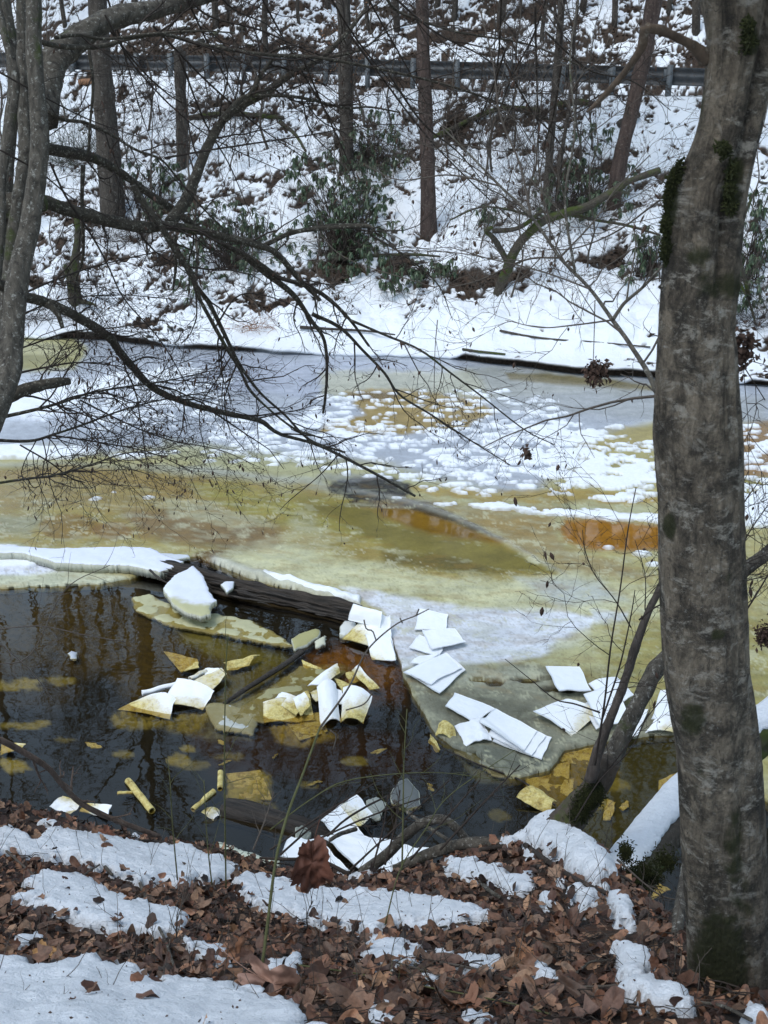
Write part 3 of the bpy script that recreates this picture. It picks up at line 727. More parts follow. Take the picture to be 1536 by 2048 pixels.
ZZ = ZZ + (1 - bm) * snow_t * (tb < 1.0) + (1 - bm) * 0.07 * (tb > 1.0)
br = lin(82, 60, 46); dk = lin(42, 34, 28)
k2 = sstep(-0.2, 0.3, fbm2(XX * 9, YY * 9 + 50, 3))[..., None]
soil = dk * (1 - k2) + br * k2
SNC = np.array([0.83, 0.86, 0.92])
CC = SNC * (1 - bm[..., None]) + soil * bm[..., None]
# gravelly thawed strip beside the guardrail
gst = np.exp(-((fpy - 178) / 10) ** 2) * sstep(500, 800, fpx) * (tb < 1.02) * (0.6 + 0.8 * n1)
gst = np.clip(gst, 0, 1)[..., None]; CC = CC * (1 - gst) + lin(128, 112, 104) * gst
rd = (((YY - roadY(XX)) > 0.15) & (upn < -0.1))[..., None]; CC = np.where(rd, lin(70, 66, 64), CC)
V = np.stack([XX, YY, ZZ], -1)
# river-side lip: dark undercut wall below an overhanging snow edge
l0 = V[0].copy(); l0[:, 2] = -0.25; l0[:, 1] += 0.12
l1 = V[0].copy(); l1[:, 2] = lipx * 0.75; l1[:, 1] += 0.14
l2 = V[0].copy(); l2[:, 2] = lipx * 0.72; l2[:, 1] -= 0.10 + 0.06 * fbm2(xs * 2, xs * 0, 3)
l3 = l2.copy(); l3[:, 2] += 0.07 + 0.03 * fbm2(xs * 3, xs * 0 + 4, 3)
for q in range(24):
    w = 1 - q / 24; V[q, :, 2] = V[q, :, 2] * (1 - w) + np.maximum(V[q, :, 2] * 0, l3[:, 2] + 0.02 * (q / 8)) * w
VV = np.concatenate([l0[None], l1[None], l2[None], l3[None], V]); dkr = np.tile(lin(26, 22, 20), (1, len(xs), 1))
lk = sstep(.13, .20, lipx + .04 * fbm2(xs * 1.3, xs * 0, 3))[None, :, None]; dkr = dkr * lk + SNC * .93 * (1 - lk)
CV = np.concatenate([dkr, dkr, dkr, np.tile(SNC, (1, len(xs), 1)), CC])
def flat(a, top):
    return np.concatenate([np.full((4, len(xs)), top), a])
snowness = np.concatenate([np.tile(1 - lk[0, :, 0], (3, 1)), np.ones((1, len(xs))), 1 - bm * 1.0])
m = N("far_bank_ground"); p = m.pos(); c = m.attr("Col", True); sn = m.attr("snowness")
lit = m.mix(m.ramp(m.noise(p, 14, 7, 0.8), [(0.38, 0.0), (0.62, 1.0)]), (0.012, 0.009, 0.008), (0.085, 0.058, 0.042))
fl = m.ramp(m.noise(p, 11, 6, 0.75), [(0.70, 0.0), (0.74, 1.0)])
fsn = m.math('SUBTRACT', sn, m.math('MULTIPLY', fl, 0.75), True)
c2 = m.mix(m.ramp(fsn, [(0.35, 0.0), (0.6, 1.0)]), m.mix(0.6, c, lit), c)
c2 = m.mix(m.math('MULTIPLY', m.math('SUBTRACT', 1.0, fsn), 0.6), c2, lit)
b = m.bump(m.noise(p, 5, 6, 0.7), 0.7, 0.08); b = m.bump(m.noise(p, 40, 4, 0.7), 0.5, 0.02, b)
m.bsdf(c2, 0.8, b, 0.25)
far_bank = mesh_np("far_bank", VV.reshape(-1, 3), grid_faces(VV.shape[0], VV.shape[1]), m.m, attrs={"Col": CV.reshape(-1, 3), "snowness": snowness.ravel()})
set_props(far_bank, kind="structure")
# road on its shelf
rx = np.linspace(-58, 58, 120); RY = np.stack([roadY(rx) + 0.9, roadY(rx) + 3.6, roadY(rx) + 6.3]); RX = np.tile(rx, (3, 1)); RZ = np.tile(roadZ(rx) + 0.085, (3, 1)); RZ[1] += 0.04
road = mesh_np("road", np.stack([RX, RY, RZ], -1).reshape(-1, 3), grid_faces(3, 120), mat_attr("asphalt", 0.85, (150, 0.4, 0.006), 0.3), attrs={"Col": np.tile(lin(70, 68, 68), (360, 1))}); set_props(road, kind="structure")

# ================================================================== NEAR BANK
_cr = [(-900, 1560, 5.9), (-300, 1585, 5.7), (0, 1605, 5.5), (100, 1625, 5.4), (200, 1652, 5.3), (330, 1680, 5.3), (450, 1702, 5.3), (560, 1738, 5.2), (700, 1752, 5.0), (850, 1736, 5.0), (960, 1705, 5.0), (1040, 1668, 5.1), (1120, 1645, 5.1),
       (1190, 1700, 4.9), (1240, 1775, 4.6), (1280, 1840, 4.3), (1330, 1885, 4.0), (1380, 1915, 3.8), (1536, 2000, 3.5), (2200, 2150, 3.0)]
_cp = np.array([np.r_[PY(a, b, Y)] for a, b, Y in _cr])
def nearH(x, Y, det=True):
    yc = np.interp(x, _cp[:, 0], _cp[:, 1]); zc = np.interp(x, _cp[:, 0], _cp[:, 2])
    t = (yc - Y) / (yc - 2.0)
    zin = zc + (3.03 - zc) * np.clip(t, 0, None) ** 1.08
    zin = np.where(t > 1, 3.03 + 0.35 * np.clip(t - 1, 0, 1.5), zin)
    zout = zc - 1.15 * (Y - yc) - 0.25 * (Y - yc) ** 2
    z = np.where(Y <= yc, zin, np.maximum(zout, -0.6))
    if det: z = z + 0.05 * fbm2(x * 1.7 + 9, Y * 1.7, 4) + 0.012 * fbm2(x * 9, Y * 9, 3)
    return z
def near_hit(px, py):
    Ys = np.linspace(1.5, 6.4, 1200); P = PY(np.full(1200, px), np.full(1200, py), Ys); h = nearH(P[:, 0], Ys)
    i = np.argmax(P[:, 2] <= h)
    if not (P[:, 2] <= h).any(): i = 900
    return np.array([P[i, 0], Ys[i], h[i]])
gx = np.concatenate([np.linspace(-12, -2.7, 60), np.arange(-2.66, 2.7, 0.022), np.linspace(2.74, 10, 50)]); gy = np.concatenate([np.linspace(-4, 1.7, 20), np.arange(1.74, 6.2, 0.022), np.linspace(6.25, 7.6, 12)])
NX, NY = np.meshgrid(gx, gy); NZ = nearH(NX, NY)
k = sstep(-0.3, 0.3, fbm2(NX * 8, NY * 8, 4))[..., None]
ground = mesh_np("near_bank", np.stack([NX, NY, NZ], -1).reshape(-1, 3), grid_faces(*NX.shape), mat_attr("leaf_mould", 0.9, (55, 0.9, 0.02), 0.5, vscale=45), attrs={"Col": (lin(34, 24, 18) * (1 - k) + lin(74, 48, 34) * k).reshape(-1, 3)})
set_props(ground, kind="structure")
SNOWP = [  # (outline, thickness)
 ([(-400, 1925), (0, 1931), (55, 1936), (100, 1951), (190, 1931), (210, 1943), (280, 1953), (310, 1976), (380, 1976), (450, 1986), (525, 2001), (590, 2021), (612, 2060), (620, 2300), (-400, 2300)], .06),
 ([(-500, 1640), (0, 1661), (30, 1663), (75, 1690), (100, 1668), (75, 1652), (100, 1641), (130, 1666), (210, 1681), (300, 1696), (380, 1701), (450, 1726), (480, 1741), (470, 1766), (400, 1771), (350, 1776), (280, 1776), (250, 1761), (215, 1751), (170, 1736), (115, 1726), (50, 1721), (0, 1716), (-500, 1720)], .05),
 ([(95, 1746), (165, 1761), (210, 1786), (260, 1806), (350, 1826), (385, 1846), (370, 1871), (320, 1881), (235, 1876), (165, 1861), (115, 1836), (30, 1811), (25, 1801), (70, 1786), (45, 1771)], .045),
 ([(465, 1768), (490, 1752), (525, 1752), (590, 1776), (650, 1788), (768, 1792), (820, 1796), (878, 1808), (978, 1831), (988, 1846), (943, 1856), (868, 1866), (798, 1861), (750, 1880), (690, 1861), (640, 1856), (590, 1846), (540, 1836), (500, 1816)], .05),
 ([(880, 1728), (933, 1723), (993, 1736), (1018, 1756), (1003, 1776), (943, 1766), (893, 1756)], .05),
 ([(1050, 1661), (1083, 1638), (1113, 1636), (1133, 1666), (1168, 1686), (1218, 1726), (1233, 1761), (1215, 1765), (1188, 1776), (1148, 1756), (1118, 1736), (1078, 1711), (1048, 1696)], .09),
 ([(1143, 1816), (1163, 1796), (1198, 1796), (1195, 1821), (1168, 1836)], .08),
 ([(1198, 1781), (1243, 1796), (1268, 1826), (1270, 1863), (1233, 1856), (1223, 1836), (1210, 1805)], .06),
 ([(1218, 1901), (1268, 1901), (1313, 1931), (1298, 1966), (1318, 1986), (1375, 2001), (1390, 2031), (1293, 2031), (1218, 2001), (1243, 1966), (1228, 1936)], .06),
 ([(1053, 1923), (1093, 1941), (1123, 1971), (1098, 1986), (1068, 1956)], .04),
 ([(740, 1876), (768, 1884), (818, 1886), (858, 1916), (828, 1936), (768, 1946), (720, 1920)], .035),
 ([(530, 1921), (600, 1921), (605, 1946), (575, 1961), (530, 1961)], .04),
 ([(868, 1901), (918, 1906), (1003, 1916), (1008, 1936), (968, 1951), (883, 1936)], .025),
 ([(840, 1941), (865, 1950), (903, 1976), (880, 1985), (850, 1970)], .03), ([(923, 2028), (993, 2036), (990, 2060), (920, 2060)], .03), ([(740, 2012), (775, 2020), (800, 2060), (730, 2060)], .03),
 ([(1068, 1800), (1110, 1792), (1120, 1812), (1085, 1822)], .03), ([(1040, 1690), (1070, 1700), (1075, 1725), (1050, 1720)], .03), ([(980, 1760), (1060, 1745), (1075, 1765), (1060, 1790), (1020, 1800)], .025),
 ([(1110, 1760), (1160, 1775), (1180, 1790), (1150, 1792), (1120, 1780)], .03), ([(800, 1708), (860, 1700), (880, 1715), (820, 1728)], .03), ([(600, 1715), (700, 1718), (760, 1730), (700, 1745), (600, 1735)], .03),
 ([(1000, 1685), (1050, 1668), (1055, 1682), (1010, 1696)], .04), ([(30, 1880), (80, 1872), (95, 1890), (40, 1905)], .03), ([(185, 1945), (210, 1925), (215, 1950)], .03), ([(240, 1640), (300, 1672), (270, 1680)], .02),
 ([(370, 1885), (440, 1895), (470, 1925), (430, 1935), (380, 1915)], .03), ([(1490, 2010), (1530, 2020), (1540, 2060), (1490, 2060)], .03),
 ([(620, 1725), (730, 1700), (790, 1740), (700, 1760)], .02),
]
sx = np.concatenate([np.linspace(-9, -2.7, 60), np.arange(-2.66, 2.4, 0.0135)]); sy = np.concatenate([np.linspace(-3, 1.7, 30), np.arange(1.74, 5.9, 0.0135)])
QX, QY = np.meshgrid(sx, sy); QZ = nearH(QX, QY); qpx, qpy, qd = PROJ(QX, QY, QZ)
wob = 9 * fbm2(QX * 5, QY * 5, 4) + 17 * fbm2(QX * 18, QY * 18, 4, gain=.65)
SF = np.full(QX.shape, -99.0); SHh = np.zeros(QX.shape)
for poly, th in SNOWP:
    bx = [p_[0] for p_ in poly]; by = [p_[1] for p_ in poly]
    msk = (qpx > min(bx) - 30) & (qpx < max(bx) + 30) & (qpy > min(by) - 30) & (qpy < max(by) + 30)
    if not msk.any(): continue
    sd = sdf_poly(qpx[msk], qpy[msk], poly) * (qd[msk] / 4.0) + wob[msk]
    cur = SF[msk]; hh = SHh[msk]; hh = np.where(sd > cur, th, hh); SF[msk] = np.maximum(cur, sd); SHh[msk] = hh
SF = SF - 11 * sstep(.12, .42, fbm2(QX * 8 + 3, QY * 8, 4, gain=.6)) * (SF < 16)
outside = (qpx < -80) | (qpx > 1700) | (qpy > 2090)
of = 60 * fbm2(QX * 1.1, QY * 1.1, 4) + 14; SF = np.where(outside, np.maximum(of, SF), SF); SHh = np.where(outside & (SHh == 0), 0.05, SHh)
def near_snow_field(x, y):
    "is there snow at this spot (nearest grid sample)"
    i = np.clip(np.searchsorted(sy, y), 0, len(sy) - 1); j = np.clip(np.searchsorted(sx, x), 0, len(sx) - 1); return SF[i, j]
f = np.clip(SF / np.where(SHh > 0.07, 30, 18), 0, 1); prof = np.sqrt(np.clip(1 - (1 - f) ** 2, 0, 1))
zs = QZ + SHh * prof + 0.008 + 0.024 * fbm2(QX * 4, QY * 4, 4) * prof + 0.012 * fbm2(QX * 13, QY * 13, 3) * prof + 0.004 * fbm2(QX * 34, QY * 34, 3) * prof
sm = SF > 0; zs = np.where(sm, zs, QZ - 0.02)
fa = sm[:-1, :-1] | sm[1:, 1:] | sm[1:, :-1] | sm[:-1, 1:]
V2, F2, _ = compact(np.stack([QX, QY, zs], -1).reshape(-1, 3), grid_faces(*QX.shape, keep=fa))
near_snow = mesh_np("snow_on_near_bank", V2, F2, mat_snow("near_snow", 1.2, (0.80, 0.84, 0.91))); set_props(near_snow, kind="stuff", label="patches of old granular snow between the brown leaves")
def snow_top(x, y):
    i = int(np.clip(np.searchsorted(sy, y), 0, len(sy) - 1)); j = int(np.clip(np.searchsorted(sx, x), 0, len(sx) - 1)); return max(zs[i, j], QZ[i, j])
# ================================================================== GUARDRAIL
def roadpt(px, py):
    Y = 36.0
    for _ in range(14):
        P = PY(px, py, Y); Y = roadY(P[0])
    return PY(px, py, Y)
STEEL = None
m = N("weathered_steel"); p = m.pos(); c = m.mix(m.ramp(m.noise(p, 6, 6, 0.7), [(0.3, 0.0), (0.7, 1.0)]), (0.035, 0.038, 0.042), (0.085, 0.09, 0.098)); c = m.mix(m.ramp(m.noise(p, 2.5, 5, 0.8), [(0.6, 0), (0.72, 1)]), c, (0.09, 0.06, 0.04))
m.bsdf(c, 0.55, None, 0.5, Metallic=0.4); STEEL = m.m
m = N("galvanised_post"); p = m.pos(); c = m.mix(m.noise(p, 9, 4), (0.07, 0.08, 0.09), (0.15, 0.165, 0.18)); m.bsdf(c, 0.6, None, 0.5, Metallic=0.2); STEELP = m.m
posts = [-150, -60, 30, 145, 272, 342, 414, 489, 567, 650, 735, 825, 915, 1013, 1120, 1222, 1335, 1450, 1570, 1700]
pbot = np.interp(posts, [-150, 272, 489, 650, 1013, 1335, 1700], [150, 151, 165, 172, 190, 192, 200]); ptop = np.interp(posts, [-150, 150, 489, 1013, 1320, 1700], [100, 108, 111, 125, 133, 145])
PP = [roadpt(a, b) for a, b in zip(posts, pbot)]
PT = [PY(a, t, P[1]) for a, t, P in zip(posts, ptop, PP)]
rail = empty("guardrail", (PP[7][0], PP[7][1], PP[7][2])); set_props(rail, "long grey steel guardrail on square posts along the road edge above the snowy slope", "guardrail")
# W-beam profile along the line of post tops
line = catmull(np.array([[t[0], t[1] + 0.16, t[2] - 0.24] for t in PT]), 160)
prof = np.array([(0.0, 0.17), (0.035, 0.13), (0.085, 0.10), (0.085, 0.06), (0.02, 0.02), (0.02, -0.02), (0.085, -0.06), (0.085, -0.10), (0.035, -0.13), (0.0, -0.17), (-0.006, -0.168), (0.028, -0.126), (0.074, -0.098), (0.074, -0.064), (0.01, -0.022), (0.01, 0.022), (0.074, 0.064), (0.074, 0.098), (0.028, 0.126), (-0.006, 0.168)])
prof[:, 1] *= 1.4; prof[:, 0] *= 1.2
V = line[:, None, :] + np.stack([0 * prof[:, 0], prof[:, 0], prof[:, 1]], -1)[None]
np_ = len(prof); i = np.arange(160 * np_).reshape(160, np_); ir = np.roll(i, -1, 1)
F = np.stack([i[:-1], ir[:-1], ir[1:], i[1:]], -1).reshape(-1, 4)
o = mesh_np("rail_beam", V.reshape(-1, 3) - np.array(rail.location), F, STEEL, smooth=False, parent=rail)
def box(w, d, h):
    v = np.array([(x, y, z) for z in (0, h) for y in (-d / 2, d / 2) for x in (-w / 2, w / 2)]); f = np.array([(0, 1, 5, 4), (1, 3, 7, 5), (3, 2, 6, 7), (2, 0, 4, 6), (4, 5, 7, 6), (0, 2, 3, 1)]); return v, f
for k_, (P, T) in enumerate(zip(PP, PT)):
    h = T[2] - P[2] + 0.05
    V1, F1 = box(0.15, 0.12, h + 0.3); V1[:, 2] -= 0.3
    V1[V1[:, 2] > 0, 0] += [0.0, 0.02, -0.03, 0.04, 0.06][k_ % 5]
    o = mesh_np("post", V1 + (P - np.array(rail.location)), F1, STEELP, smooth=False, parent=rail)
    V1, F1 = box(0.12, 0.12, 0.3); V1 += np.array([T[0], T[1] + 0.115, T[2] - 0.36])
    mesh_np("spacer_block", V1 - np.array(rail.location), F1, STEELP, smooth=False, parent=rail)

# ================================================================== TREES
def tree_thing(name, P, R, mat, label, cat="tree", group=None, n=60, ns=18, rough=0.25, seed=0, tw=None, branches=None, twmat=None, bulge=0.1):
    """Empty at the base > trunk, branch..., twigs.  P/R world polylines"""
    P = np.asarray(P, float); e = empty(name, tuple(P[0])); set_props(e, label, cat, group)
    V, Fs = tube_fine(P, R, n, ns, rough, seed=seed, bulge=bulge)
    mesh_np("trunk", V - P[0], Fs, mat, parent=e)
    for bp, brr in (branches or []):
        V, Fs = tube_fine(bp, brr, max(14, 5 * len(bp)), 10, 0.2, seed=seed + 3); mesh_np("branch", V - P[0], Fs, mat, parent=e)
    if tw:
        V, F = tube_list(tw); o = mesh_np("twigs", V - P[0], F, twmat or TWIG, parent=e); o["kind"] = "stuff"
    return e
def pl(pts, Y0, Y1=None, jit=0):
    "photo polyline -> world polyline, depth running from Y0 to Y1"
    n = len(pts); Ys = np.linspace(Y0, Y1 if Y1 is not None else Y0, n)
    return np.array([PY(a, b, y) for (a, b), y in zip(pts, Ys)])
def wid(px_w, P):
    dep = P[:, 1] * CP - (P[:, 2] - CAMH) * SP
    return np.asarray(px_w) * dep / FPX / 2

# ---------------- big right foreground tree: one skin, two stems fused below
TY = 2.6
Ly = [(-260, 1320), (-120, 1362), (0, 1398), (40, 1410), (90, 1414), (200, 1406), (265, 1394), (330, 1368), (360, 1345), (390, 1332), (440, 1330), (500, 1330), (560, 1324), (700, 1316), (800, 1311), (870, 1307), (1000, 1318), (1180, 1322), (1350, 1330), (1420, 1340), (1500, 1355), (1700, 1364), (1850, 1374), (2048, 1379), (2300, 1366), (2500, 1330)]
Ry = [(-260, 1700), (-120, 1640), (0, 1585), (100, 1558), (180, 1540), (230, 1530), (300, 1512), (400, 1490), (530, 1478), (600, 1473), (700, 1465), (800, 1456), (900, 1455), (1000, 1462), (1100, 1470), (1200, 1478), (1300, 1488), (1400, 1505), (1500, 1518), (1600, 1524), (1700, 1530), (1800, 1535), (2048, 1545), (2300, 1560), (2500, 1590)]
Cy = [(-260, 1530), (-120, 1525), (0, 1516), (105, 1509), (224, 1488), (303, 1456), (382, 1438), (527, 1426), (650, 1424), (900, 1440), (2500, 1460)]
ys_ = np.arange(-260, 2500, 4.0)
Lx = np.interp(ys_, *zip(*Ly)); Rx = np.interp(ys_, *zip(*Ry)); Cx = np.interp(ys_, *zip(*Cy))
def smooth1(a, k):
    w = np.hanning(k); w /= w.sum(); return np.convolve(np.pad(a, k // 2, 'edge'), w, 'valid')[:len(a)]
Lx, Rx, Cx = smooth1(Lx, 21), smooth1(Rx, 21), smooth1(Cx, 21)
NS = 170; th = np.linspace(0, 2 * math.pi, NS, endpoint=False)
sepv = 1 - sstep(480, 700, ys_)             # 1 where the stems are separate
cxm = (Lx + Rx) / 2; rings = []
cen = PY(cxm, ys_, TY); dep = cen[:, 1] * CP - (cen[:, 2] - CAMH) * SP; mpp = dep / FPX
def circ(l, r, fwd):
    return (l + r) / 2 - cxm, (r - l) / 2, fwd
w = Rx - Lx
circles = [circ(Lx, Cx + 3 * sepv + (1 - sepv) * w * 0.30, 0.0 * ys_), circ(Cx - 3 * sepv - (1 - sepv) * w * 0.28, Rx, 12 * sepv),
           circ(Lx + 1, Lx + np.where((ys_ > 1120) & (ys_ < 1520), 50, 12) + w * 0.12, -w * 0.12 - 16 * sstep(1120, 1220, ys_) * (1 - sstep(1420, 1520, ys_))), circ(Rx - w * 0.42, Rx - 3, -w * 0.10), circ(Lx + w * .25, Lx + w * 0.62, -w * 0.24)]
R_ = np.zeros((len(ys_), NS)); dx, dy = np.cos(th)[None], np.sin(th)[None]
for ox, rr, oy in circles:
    ox = (ox * mpp)[:, None]; rr = (rr * mpp)[:, None]; oy = (oy * mpp)[:, None] * np.ones_like(ox)
    # far side hit of the ray from the centre against the circle
    bq = dx * ox + dy * oy; disc = bq ** 2 - (ox ** 2 + oy ** 2 - rr ** 2); hit = np.where(disc > 0, bq + np.sqrt(np.maximum(disc, 0)), 0)
    R_ = np.maximum(R_, hit)
R_ = np.maximum(R_, (0.2 * w * mpp)[:, None])
# soften round the section a little, keep the groove
R_ = (np.roll(R_, 1, 1) + 2 * R_ + np.roll(R_, -1, 1)) / 4
zc_ = cen[:, 2][:, None]; ux, uy = np.cos(th)[None] + 0 * zc_, np.sin(th)[None] + 0 * zc_
R_ = R_ * (1 + 0.035 * fbm3(ux * 2.2, uy * 2.2, zc_ * 2.0 + 0 * ux, 3)) + 0.007 * fbm3(ux * 4.5, uy * 4.5, zc_ * 0.9 + 0 * ux, 2) + 0.0022 * fbm3(ux * 9, uy * 9, zc_ * 26 + 0 * ux, 4) + 0.0018 * fbm3(ux * 16, uy * 16, zc_ * 9 + 4 + 0 * ux, 3)
VX = cen[:, 0][:, None] + R_ * dx; VY = cen[:, 1][:, None] + R_ * dy; VZ = zc_ + 0 * R_
mpx_, mpy_, _ = PROJ(VX, VY, VZ)
moss = np.zeros_like(R_)
for (mx_, my_, rx_, ry_, v) in [(1345, 400, 16, 60, .9), (1330, 470, 12, 60, .8), (1470, 340, 22, 34, .9), (1462, 400, 22, 40, .9), (1400, 510, 40, 36, .6), (1340, 1050, 15, 34, 1.), (1455, 1160, 12, 30, .5), (1435, 1268, 16, 14, .8), (1385, 1440, 36, 40, .7), (1470, 1700, 30, 120, .6), (1440, 1920, 70, 110, .9), (1500, 80, 20, 40, .8), (1420, 60, 16, 60, .3),
                              (1440, 570, 60, 50, .6), (1400, 1560, 40, 60, .35), (1480, 1800, 40, 80, .5), (1405, 210, 14, 60, .5), (1400, 340, 20, 30, .3)]:
    moss = np.maximum(moss, v * np.exp(-((mpx_ - mx_) / rx_) ** 2 - ((mpy_ - my_) / ry_) ** 2))
mn = fbm3(VX * 30, VY * 30, VZ * 30, 3); moss = sstep(0.32, 0.6, moss + 0.35 * mn); mf = moss * (dy < 0.6)
fuzz = 0.004 * moss * (0.5 + fbm3(VX * 90, VY * 90, VZ * 90, 2)); VX = VX + fuzz * dx; VY = VY + fuzz * dy
groove = np.clip(1 - (R_ / (0.5 * w * mpp)[:, None]), 0, 1)
m = N("hornbeam_bark"); p = m.pos(); q = m.pos((1, 1, 1.7)); v_ = m.pos((1, 1, 0.3))
base = m.mix(m.ramp(m.noise(v_, 26, 8, 0.72, 0.5), [(0.32, 0.0), (0.68, 1.0)]), (0.032, 0.026, 0.020), (0.25, 0.205, 0.155))
base = m.mix(m.math('MULTIPLY', m.ramp(m.noise(p, 8, 9, 0.8, .4), [(0.44, 1.0), (0.54, 0.0)]), 0.75), base, (0.018, 0.016, 0.014)); base = m.mix(1.0, base, m.ramp(m.noise(p, 75, 7, 0.8), [(0.3, .6), (0.7, 1.7)]), 'MULTIPLY')
l1 = m.ramp(m.noise(q, 13, 9, 0.8, 0.45), [(0.52, 0.0), (0.60, 1.0)]); l1m = m.ramp(m.noise(p, 4.5, 6, 0.75), [(0.36, 0.15), (0.54, 1.0)]); base = m.mix(m.math('MULTIPLY', m.math('MULTIPLY', l1, l1m), 0.8), base, (0.40, 0.37, 0.32))
l2 = m.ramp(m.noise(q, 60, 5, 0.8), [(0.60, 0.0), (0.66, 1.0)]); l2b = m.ramp(m.noise(p, 5, 3, 0.6), [(0.45, 0.0), (0.6, 1.0)])
base = m.mix(m.math('MULTIPLY', m.math('MULTIPLY', l2, l2b), 0.85), base, (0.42, 0.41, 0.38))
cr_ = m.ramp(m.vor(v_, 42, 'DISTANCE_TO_EDGE'), [(0.0, 0.0), (0.06, 1.0)])
base = m.mix(m.math('MULTIPLY', m.ramp(m.noise(v_, 60, 9, .8, 1.5), [(0.36, 1.0), (0.44, 0.0)]), .8), base, (.014, .012, .011)); mo = m.mix(m.noise(p, 120, 4, 0.8), (0.008, 0.010, 0.004), (0.042, 0.046, 0.012)); base = m.mix(m.math('MULTIPLY', m.attr("moss"), 0.9), base, mo)
b = m.bump(m.noise(v_, 34, 8, 0.75, 0.4), 1.0, 0.03); b = m.bump(m.noise(p, 90, 8, 0.8), 0.9, 0.010, b)
m.bsdf(base, 0.82, b, 0.25); HORN = m.m
e = empty("hornbeam_tree", (float(cen[-1, 0]), TY, float(cen[-60, 2]))); set_props(e, "thick grey mossy tree trunk close by at the right edge, forking into two fused stems", "tree")
eo = np.array(e.location)
i = np.arange(len(ys_) * NS).reshape(len(ys_), NS); ir = np.roll(i, -1, 1); F = np.stack([i[1:], ir[1:], ir[:-1], i[:-1]], -1).reshape(-1, 4)
mesh_np("trunk", np.stack([VX, VY, VZ], -1).reshape(-1, 3) - eo, F, HORN, parent=e, attrs={"moss": mf.ravel()})
for l_, r_, tx in ((Lx[0], Cx[0], -60), (Cx[0], Rx[0], 140)):
    a = PY((l_ + r_) / 2, -240, TY); rr0 = (r_ - l_) / 2 * mpp[0]
    pts = [a - (0, 0, .1), a + (tx / 900, 0.05, 0.5), a + (tx / 300, 0.2, 1.8), a + (tx / 180, 0.5, 4.5), a + (tx / 140, .8, 7.5)]
    V, Fs = tube_fine(pts, [rr0, rr0 * .95, rr0 * .8, rr0 * .5, .012], 40, 20, .1, seed=3); mesh_np("stem", V - eo, Fs, BARK_GREY, parent=e)
    tw = []; PR = catmull(np.array(pts), 14); grow(PR[None], np.linspace(rr0, .012, 14)[None], [dict(nc=16, t0=.3, len=(1.2, 2.8), ang=(35, 70), rf=.3, n=7, ns=4, trop=(0, 0, .02)), dict(nc=7, lf=(.3, .6), rf=.5, n=5), dict(nc=5, lf=(.3, .6), rf=.6, n=4)], RNG, tw)
    V, F = tube_list(tw); o = mesh_np("twigs", V - eo, F, TWIG, parent=e); o["kind"] = "stuff"
# burl, dead forked limb, low side branches
P = pl([(1412, 118), (1385, 92), (1355, 76), (1325, 62), (1293, 56)], TY, TY - .1); V, Fs = tube_fine(P, wid([34, 20, 17, 19, 20], P), 50, 14, .35, seed=1, bulge=.15); mesh_np("dead_limb", V - eo, Fs, mat_bark("dead_wood", (0.03, 0.022, 0.016), (0.12, 0.085, 0.06), (0.26, 0.24, 0.2), 9, 0.5), parent=e)
P = pl([(1288, 54), (1284, 92), (1262, 128), (1232, 165), (1200, 200), (1174, 224)], TY - .1, TY); V, Fs = tube_fine(P, wid([16, 17, 14, 12, 10, 4], P), 60, 12, .4, seed=2, bulge=.15); mesh_np("dead_limb", V - eo, Fs, bpy.data.materials["dead_wood"], parent=e)
def twigset(specs, e, name="branch", mat=BARK_LIMB, kids=None, kname="twigs", seed=0, twm=TWIG, kidargs=None):
    """specs: (points, w0, w1, Y0, Y1[, nkids]); traced limbs become parts, spawned twigs one stuff part"""
    rg = np.random.RandomState(seed); out = []; eo = np.array(e.location)
    for sp in specs:
        pts, w0, w1, Y0, Y1 = sp[:5]; nk = sp[5] if len(sp) > 5 else 6
        nk = int(nk * 1.35); P = pl(pts, Y0, Y1); ww = wid((.92 if w0 > 8 else 1) * np.linspace(w0, w1, len(pts)) + 2.0 * (rg.rand(len(pts)) - .5) * (w0 > 8), P)
        n = max(12, int(len(pts) * 5)); big = w0 > 14
        V, Fs = tube_fine(P, np.maximum(ww, .0015), n * (2 if big else 1), 20 if big else (8 if w0 > 6 else 6), .30 if big else .18, seed=seed + len(out), bulge=.14 if w0 > 6 else .05)
        mesh_np(name, V - eo, Fs, mat if w0 > 5 else twm, parent=e)
        if nk:
            PR = catmull(np.concatenate([P, ww[:, None]], 1), 16)
            lv = [dict(nc=nk, t0=.15, len=(sp[6] if len(sp) > 6 else (.35, .95)), ang=(25, 65), rf=.55, rmax=.007, n=9, ns=4, wan=.17, plane=(1, .7, .75), trop=(0.02, 0, -.015)),
                  dict(nc=6, t0=.15, lf=(.3, .6), ang=(25, 60), rf=.65, rmax=.0035, n=6, wan=.2, rmin=.0014), dict(nc=3, t0=.2, lf=(.3, .6), ang=(25, 60), rf=.7, n=4, wan=.2, rmin=.0012)]
            grow(PR[None, :, :3], PR[None, :, 3], lv, rg, out)
    if out:
        V, F = tube_list(out); o = mesh_np(kname, V - eo, F, twm, parent=e); o["kind"] = "stuff"
    return out
def pods(outs, e, frac, seed, mat, size=(.012, .028), name="hanging_seeds"):
    "small dry catkins and curled leaf scraps hanging from twig ends"
    rg = np.random.RandomState(seed); tips = np.concatenate([p[:, -1] for p, r, ns in outs if p.shape[1] <= 6]); tips = tips[rg.rand(len(tips)) < frac]
    n = len(tips); L = rg.uniform(*size, n); P = np.zeros((n, 4, 3)); d = np.array([0, 0, -1.0]) + rg.normal(size=(n, 3)) * .35
    for k in range(4): P[:, k] = tips + d * (L * k / 3)[:, None]
    R = L[:, None] * np.array([[.06, .22, .2, .03]]) * rg.uniform(.7, 1.3, (n, 1)); V, F = tubes(P, R, 4); o = mesh_np(name, V - np.array(e.location), F, mat, parent=e); o["kind"] = "stuff"
